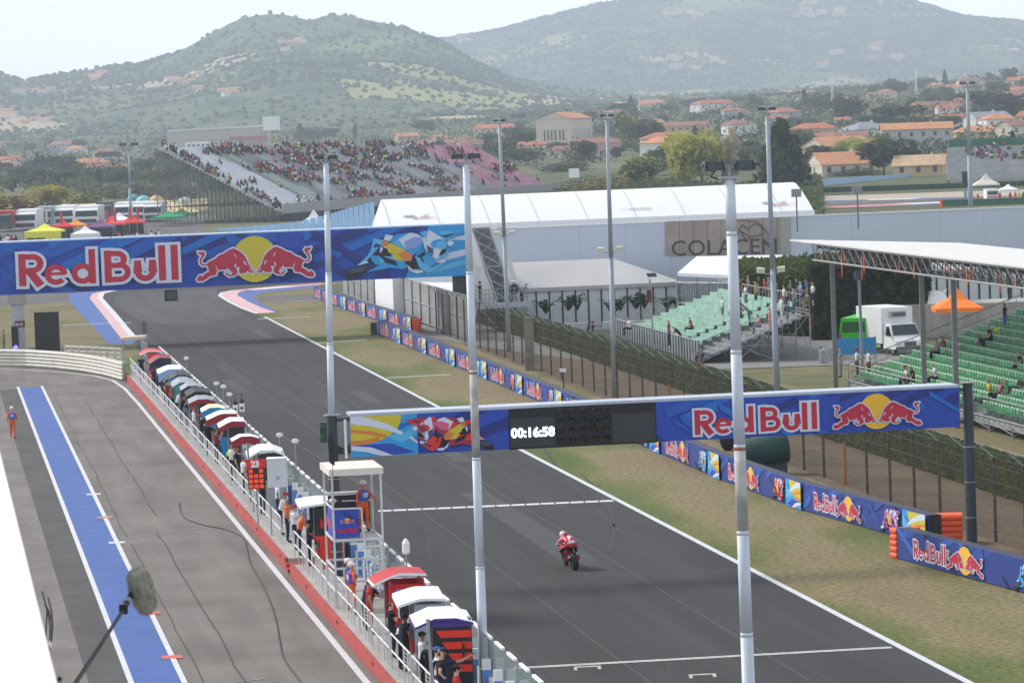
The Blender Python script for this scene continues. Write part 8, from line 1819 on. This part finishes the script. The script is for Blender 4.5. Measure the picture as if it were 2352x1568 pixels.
scatter(68, 1180, 1900, 800, 2500, ('trees around the church village', 'in the village around the church'), 4, 6, 11)
scatter(70, 1850, 2480, 880, 2500, ('trees on the rise at the right', 'on the rise at the right'), 5, 6, 11)
# low ground cover in front of the village
t = MB(); R = rnd(44)
pts_ = [[], [], []]
for i in range(26000):
    u = R.uniform(1285, 1900); D = R.uniform(405, 740); x = (u-1176)/K*D; n_ = noise.noise(Vector((x*.05, D*.02, 0))); h_ = 1.2+2.6*max(0, n_+.35)
    pts_[R.randrange(3) if n_ > -.1 else 1].append(Vector((x, D, terrain(x, D)+R.uniform(0, h_))))
for P__, m in zip(pts_, (LF['green'], LF['mid'], LF['grey'])): leafquads(t, P__, .45, m, R)
struct(t, 'undergrowth', 'stuff')
t = MB(); R = rnd(45); pts_ = [[], [], [], []]
for i in range(1250):
    D = 900*(2500/900)**R.random(); u = R.uniform(-120, 2480); x = (u-1176)/K*D
    if D < 950 and 380 < u < 1290 or abs(u-1330) < 190 and D < 1100 or u < 480 and D < 1080: continue
    z = terrain(x, D); r = R.uniform(2.2, 5.2)*(D/1100)**.5; j = R.choice((0, 0, 1, 2, 3, 3))
    for k in range(46): d_ = Vector((R.gauss(0, 1), R.gauss(0, 1), R.gauss(0, .55))).normalized()*r*R.uniform(.7, 1.1); pts_[j if R.random() < .75 else R.randrange(4)].append(Vector((x+d_.x*1.7, D+d_.y, z+r*.45+d_.z*.8)))
for P__, m in zip(pts_, (LF['green'], LF['mid'], LF['grey'], LF['dark'])): leafquads(t, P__, .55, m, R)
struct(t, 'woodland', 'stuff')
# ---------------- houses ----------------
RF = [M('roof_terracotta', (.42, .15, .08), .8, var=.15, scale=.4), M('roof_orange_tile', (.52, .24, .12), .8, var=.12, scale=.4), M('roof_brown', (.28, .13, .10), .8, var=.15, scale=.4), M('roof_tan', (.48, .33, .20), .85, var=.2, scale=.5)]
WLS = [M('wall_cream', (.60, .55, .46), .8, var=.05), M('wall_white', (.70, .69, .66), .8, var=.04), M('wall_pink', (.52, .32, .27), .8, var=.06), M('wall_ochre', (.55, .42, .26), .8, var=.05), M('wall_grey', (.42, .42, .43), .8, var=.05)]
WIN = M('window_dark', (.06, .06, .08), .3)
def house_mesh(t, o, w, d, h, rh, rz, wall, roof, win=True, over=.35, hip=False, wins=None):
    ca, sa = math.cos(rz), math.sin(rz); X = Vector((ca, sa, 0)); Y = Vector((-sa, ca, 0)); o = Vector(o)
    pt = lambda x, y, z: o+X*x+Y*y+UP*z
    q = MB(); q.obox(pt(-w/2, -d/2, -4), X*w, Y*d, UP*(h+4), wall)
    if not hip:
        for sx in (-1, 1): q.add([pt(sx*w/2, -d/2, h), pt(sx*w/2, d/2, h), pt(sx*w/2, 0, h+rh*.93)], [(0, 1, 2) if sx > 0 else (2, 1, 0)], wall)
    q.build('walls', t)
    q = MB(); e = over
    r0, r1 = (pt(-w/2-e, 0, h+rh), pt(w/2+e, 0, h+rh)) if not hip else (pt(-w/2+d*.4, 0, h+rh), pt(w/2-d*.4, 0, h+rh))
    a, b, c, f = pt(-w/2-e, -d/2-e, h-.05), pt(w/2+e, -d/2-e, h-.05), pt(w/2+e, d/2+e, h-.05), pt(-w/2-e, d/2+e, h-.05)
    q.quad(a, b, r1, r0, roof); q.quad(c, f, r0, r1, roof)
    if hip: q.add([b, c, r1], [(0, 1, 2)], roof); q.add([f, a, r0], [(0, 1, 2)], roof)
    for s_, e_ in ((a, b), (b, c), (c, f), (f, a)): q.quad(s_-UP*.15, e_-UP*.15, e_, s_, roof)
    ro = q.build('roof', t); q = MB(); q.obox(pt(w*.2, d*.1, h+rh*.4), X*.5, Y*.5, UP*(rh*.6+.5), wall); q.build('chimney', ro)
    if win:
        nfl = max(1, int(h/2.9)); nw = max(2, int(w/3.2))
        for fl in range(nfl):
            for i in range(nw):
                q = MB(); x = -w/2+(i+.5)*w/nw; z = 1.0+fl*2.9; q.obox(pt(x-.45, -d/2-.04, z), X*.9, Y*.05, UP*1.25, WIN); q.build('window', t)
            q = MB(); q.obox(pt(-w/2-.04, -.5, 1.0+fl*2.9), X*.05, Y*.9, UP*1.2, WIN); q.build('window', t)
    return pt
HP = []; HPOS = []
for i, (w, d, h, rh, wl_, rf, hip) in enumerate(((11, 8, 5.8, 1.7, 0, 0, False), (15, 9, 5.6, 1.8, 1, 1, True), (9, 8, 3.2, 1.6, 3, 0, False), (20, 9, 6.0, 1.8, 2, 2, False), (12, 10, 6.2, 1.9, 4, 3, True))):
    t = thing('house', 'house', 'house', (0, 0, 0)); house_mesh(t, (0, 0, 0), w, d, h, rh, 0, WLS[wl_], RF[rf], True, .4, hip); HP.append(t)
hu = set(); HR_ = rnd(5)
def house(u, D, label, i=None, rz=None, sc_=1., group=None, dz=0.):
    x = (u-1176)/K*D; i = HR_.randrange(5) if i is None else i; HPOS.append((x, D, sc_)); z = terrain(x, D)+dz; rz = HR_.uniform(-.7, .7) if rz is None else rz; wl_ = HR_.choice([WLS[0], WLS[1], WLS[1], WLS[4], WLS[3]]); rf = HR_.choice(RF[:3]+[RF[0], RF[1]]); p = HP[i]; mats = {p_.name: None for p_ in ()}
    mats = {m.name: wl_ for m in WLS}; mats.update({m.name: rf for m in RF})
    if i not in hu: hu.add(i); t = p; t.location = (x, D, z); t.rotation_euler = (0, 0, rz); t.scale = (sc_,)*3; t['label'] = label
    else: t = dup(p, (x, D, z), rz, sc_, label, None, mats)
    if group: t['group'] = group
def town(n, u0, u1, D0, D1, g, lb, seed, s0=.7, s1=1.0):
    R = rnd(seed)
    for k in range(n): house(R.uniform(u0, u1), D0*(D1/D0)**R.random(), lb, None, None, R.uniform(s0, s1), g)
town(18, -60, 330, 1250, 2400, 'red roofed houses at the far left', 'distant red roofed house among trees at the far left', 1)
town(14, 930, 1180, 1100, 1900, 'red roofed houses behind the grandstand', 'distant red roofed house above the right part of the huge grandstand', 2)
town(18, 1400, 1900, 1050, 2400, 'village houses right of the church', 'distant red roofed house in the village right of the church', 3)
town(26, 1850, 2420, 950, 2400, 'houses on the rise at the right', 'distant red roofed house on the rise at the right', 4)
# hand placed buildings
def hp2(u, vb, D): p = A(u, vb, D); return p
def bld(name, label, u, vb, D, w, d, h, rh, rz, wl_, rf, hip=False, win=True, cat='house'):
    Dm = march(u, vb, D); kk = Dm/D; w, d, h, rh = w*kk, d*kk, h*kk, rh*kk; D = Dm; p = A(u, vb, D); t = thing(name, label, cat, p); t['k'] = kk; f = house_mesh(t, p, w, d, h, rh, rz, wl_, rf, win, .4, hip); return t, f
sc1 = 760
t, f = bld('church', 'tall cream church with narrow window slits and orange roof', 1298, 350, 760, 11.5, 7.6, 7.0, 1.3, math.radians(-38)+math.pi/2+.25, WLS[0], RF[1], False, False, 'church')
ck_ = t['k']; fs = lambda x, y, z: f(x*ck_, y*ck_, z*ck_)
for i in range(6): q = MB(); q.obox(fs(-5.82, -2.0+i*.78+(.25 if i > 1 else 0)-.35, 2.6), fs(.08, 0, 0)-fs(0, 0, 0), fs(0, .32, 0)-fs(0, 0, 0), UP*2.1*ck_, WIN); q.build('window', t)
for i in range(7): q = MB(); q.obox(fs(-4.6+i*1.45, -3.88, 1.2), fs(.35, 0, 0)-fs(0, 0, 0), fs(0, .08, 0)-fs(0, 0, 0), UP*3.6*ck_, M('wall_grey')); q.build('window_slit', t)
bld('annex', 'low cream annex with red roof left of the church', 1222, 362, 770, 5.5, 5, 2.7, .7, .1, WLS[0], RF[0])
bld('pink_house', 'long pink house with brown roof below the church', 1370, 362, 740, 10, 5.5, 3.0, 1.1, -.1, WLS[2], RF[2], True)
bld('farmhouse', 'low cream farmhouse with brown roof in front of the church', 1296, 362, 735, 7, 4.5, 1.6, .8, 0, WLS[0], RF[2], True)
bld('long_house', 'long red roofed house right of the olive green trees', 1540, 352, 780, 12, 7, 3.3, 1.2, .05, WLS[4], RF[0], True)
bld('gabled_house', 'cream gabled house with tiled roof beside the bright yellow tree', 1925, 378, 620, 9.5, 7.5, 3.2, 1.5, math.radians(28), WLS[0], RF[1], False)
bld('tiled_house', 'house with weathered orange tile roof above the light blue wall', 1935, 404, 560, 9, 7, 1.9, 1.8, math.radians(15), WLS[0], RF[1], False)
bld('barn', 'low barn with tan tiled roof beside the far right grandstand', 2115, 405, 560, 7.5, 7, 1.8, 1.5, math.radians(-12), WLS[3], RF[3], False)
bld('white_house', 'modern white house with sloping roof on the right', 2268, 306, 950, 10, 7, 4.2, 1.4, math.radians(20), WLS[1], M('roof_slate', (.25, .26, .30), .6), False)
bld('villa', 'white villa with grey hipped roof between the umbrella pines', 1990, 322, 800, 9, 8, 2.4, 1.6, .4, WLS[1], M('roof_slate'), True)
bld('orange_roofs', 'row of low houses with pale orange roofs above the green screen', 2290, 318, 760, 18, 7, 1.6, 1.2, .05, WLS[3], RF[1], True)
# factory behind the left of the grandstand
p = A(480, 322, 1900); t = thing('factory', 'long beige factory hall with a white tower and red base', 'factory', p); a, b = A(385, 325, 1900), A(612, 318, 1900)
q = MB(); q.obox(Vector((a.x, 1900, a.z-8)), (b.x-a.x, 0, 0), (0, 40, 0), (0, 0, 8+22*1900/K), M('factory_beige', (.48, .44, .40), .8, var=.04)); q.build('hall', t); q = MB(); q.obox(Vector((a.x, 1899.5, a.z+22*1900/K)), (b.x-a.x, 0, 1), (0, 42, 0), (0, 0, 1), M('factory_roof', (.7, .7, .68), .6)); q.build('roof', t)
q = MB(); q.obox(A(604, 300, 1895), (37*1895/K, 0, 0), (0, 10, 0), (0, 0, 32*1895/K), SW_); q.build('tower', t); q = MB(); q.obox(A(527, 322, 1890), (85*1890/K, 0, 0), (0, 5, 0), (0, 0, 1.8), M('factory_red', (.45, .12, .12), .7)); q.build('red_base', t)
p = A(452, 345, 1500); t = thing('white_block', 'low white office block below the factory', 'building', p); q = MB(); q.obox(p-Vector((4.5, 0, 6)), (10, 0, 0), (0, 8, 0), (0, 0, 6+3.4), SW_); q.build('walls', t)
for i in range(5): q = MB(); q.obox(p+Vector((-3.6+i*1.9, -.05, 1.6)), (1.0, 0, 0), (0, .05, 0), (0, 0, .9), WIN); q.build('window', t)
t = thing('white_board', 'white blank board standing before the shrubs by the church', 'board', A(1318, 410, 560)); p = A(1307, 408, 560); q = MB(); q.obox(p, (24*560/K, 0, 0), (0, .1, 0), (0, 0, 21*560/K), SW_); q.build('board', t); q = MB(); q.obox(Vector((p.x+.6, 560, 0)), (.08, 0, 0), (0, .08, 0), (0, 0, p.z), GREY); q.build('post', t)
t = MB(); R = rnd(71); pts_ = [[], [], []]
for hx, hy, hs in HPOS:                                       # garden shrubs and small trees close round the houses
    for _ in range(4):
        x = hx+R.uniform(-9, 9)*hs; y = hy-R.uniform(5, 10)*hs; r = R.uniform(1.4, 2.7)*hs; z = terrain(x, y); j = R.randrange(3)
        for k in range(34): d_ = Vector((R.gauss(0, 1), R.gauss(0, 1), R.gauss(0, .8))).normalized()*r*R.uniform(.6, 1.1); pts_[j].append(Vector((x+d_.x*1.3, y+d_.y, z+r*.7+d_.z)))
for P__, m in zip(pts_, (LF['green'], LF['dark'], LF['mid'])): leafquads(t, P__, .5, m, R)
struct(t, 'garden_shrubs', 'stuff')
# masts, pylons
for (u, vt, D, lb, s_) in ((921, 226, 1500, 'lattice pylon rising behind the huge grandstand', 1), (822, 255, 1700, 'slim lattice mast left of the pylon', .6), (1912, 170, 1700, 'white antenna mast on the rise, left one', .6), (2104, 160, 1900, 'white antenna mast on the rise, right one', .6)):
    b = A(u, hor(u)+5, D); b.z = terrain(b.x, D); tpn = A(u, vt, D); t = thing('mast', lb, 'mast', b); q = MB(); w = 1.2*s_; m = M('pylon_grey', (.35, .37, .38), .6) if D < 1750 and u < 1000 else SW_
    for sx, sy in ((-1, -1), (1, -1), (1, 1), (-1, 1)): q.tube(b+Vector((sx*w, sy*w, 0)), tpn, .13, m, 4)
    for i in range(9):
        z = lerp(b.z, tpn.z, i/9); ww = w*(1-i/9); q.tube(Vector((b.x-ww, b.y, z)), Vector((b.x+ww*.8, b.y, z+(tpn.z-b.z)/9)), .09, m, 4); q.tube(Vector((b.x+ww, b.y, z)), Vector((b.x-ww*.8, b.y, z+(tpn.z-b.z)/9)), .09, m, 4)
    if u == 822: q.tube(tpn-Vector((4, 0, 1)), tpn+Vector((2, 0, -1)), .1, m, 4)
    q.build('lattice', t)
# tiny hillside houses
R = rnd(61); hb = MB(); hb.box(0, 0, 0, 14, 9, 6, WLS[1]); hb.add([(-7.5, -5, 6), (7.5, -5, 6), (7.5, 0, 9), (-7.5, 0, 9), (7.5, 5, 6), (-7.5, 5, 6)], [(0, 1, 2, 3), (3, 2, 4, 5), (1, 4, 2), (0, 3, 5)], RF[1]); h0 = None
def hillhouse(u, v, cl):
    global h0
    # march along the ray to the terrain
    d = ray(u, v); D = 2400
    while D < 8200:
        z = HC+d.z/d.y*D; x = d.x/d.y*D
        if terrain(x, D) > z: break
        D += 30
    if D >= 8200: return
    if h0 is None: h0 = hb.build('hillside_house'); ob = h0
    else: ob = h0.copy(); COL.objects.link(ob)
    ob.location = (x, D-10, terrain(x, D-10)-1); ob.rotation_euler = (0, 0, R.uniform(-.8, .8)); s_ = R.uniform(.7, 1.2)*D/4800; ob.scale = (s_, s_, s_*.8); ob.material_slots[0].link = 'OBJECT'; ob.material_slots[0].material = R.choice(WLS[:3]+[WLS[1]]); tag(ob, f'tiny pale house {cl}', 'house', f'tiny houses {cl}')
for (u, v, du, dv, n, cl) in ((425, 192, 30, 6, 8, 'in the upper cluster on the left hill'), (500, 212, 55, 7, 10, 'in the lower row on the left hill'), (60, 275, 70, 14, 10, 'at the foot of the hills on the far left'), (90, 215, 60, 10, 5, 'below the leftmost ridge'), (260, 180, 60, 8, 6, 'on the left shoulder of the hill'), (700, 110, 50, 10, 4, 'by the pale meadows of the left hill'), (1050, 95, 20, 5, 3, 'in the saddle between the hills'), (1570, 45, 40, 12, 5, 'high on the right hill'), (1880, 35, 60, 12, 8, 'below the castle on the right hill'), (1950, 130, 120, 30, 7, 'scattered on the slope of the right hill'), (1560, 150, 50, 12, 4, 'in the middle of the right hill'), (1840, 215, 60, 8, 5, 'at the foot of the right hill')):
    for i in range(n): hillhouse(u+R.uniform(-du, du), v+R.uniform(-dv, dv), cl)
d = ray(1690, 14); D = 7600; p = Vector((0, 0, HC))+d/d.y*D; t = thing('castle', 'small stone castle at the top edge on the right hill', 'castle', p); q = MB(); cm_ = M('castle_stone', (.5, .44, .38), .8, var=.1)
q.box(p.x-18, p.y, p.z-20, 16, 16, 42, cm_); q.build('tower', t); q = MB(); q.box(p.x+14, p.y, p.z-20, 52, 18, 27, cm_); [q.box(p.x-6+i*9, p.y-8, p.z+7, 4, 2, 4, cm_) for i in range(6)]; q.build('wall', t)
HAZE = 1.9e-4
hz = MB(); hm = bpy.data.materials.new('haze_air'); hm.use_nodes = True; n = hm.node_tree; n.nodes.remove(n.nodes['Principled BSDF'])
pv = n.nodes.new('ShaderNodeVolumePrincipled'); pv.inputs['Density'].default_value = HAZE; pv.inputs['Color'].default_value = (.74, .86, 1, 1); pv.inputs['Anisotropy'].default_value = .2
n.links.new(pv.outputs[0], n.nodes['Material Output'].inputs['Volume'])
hz.obox((-4200, -120, -6), (8400, 0, 0), (0, 8290, 0), (0, 0, 330), hm); ho = struct(hz, 'haze', 'stuff')
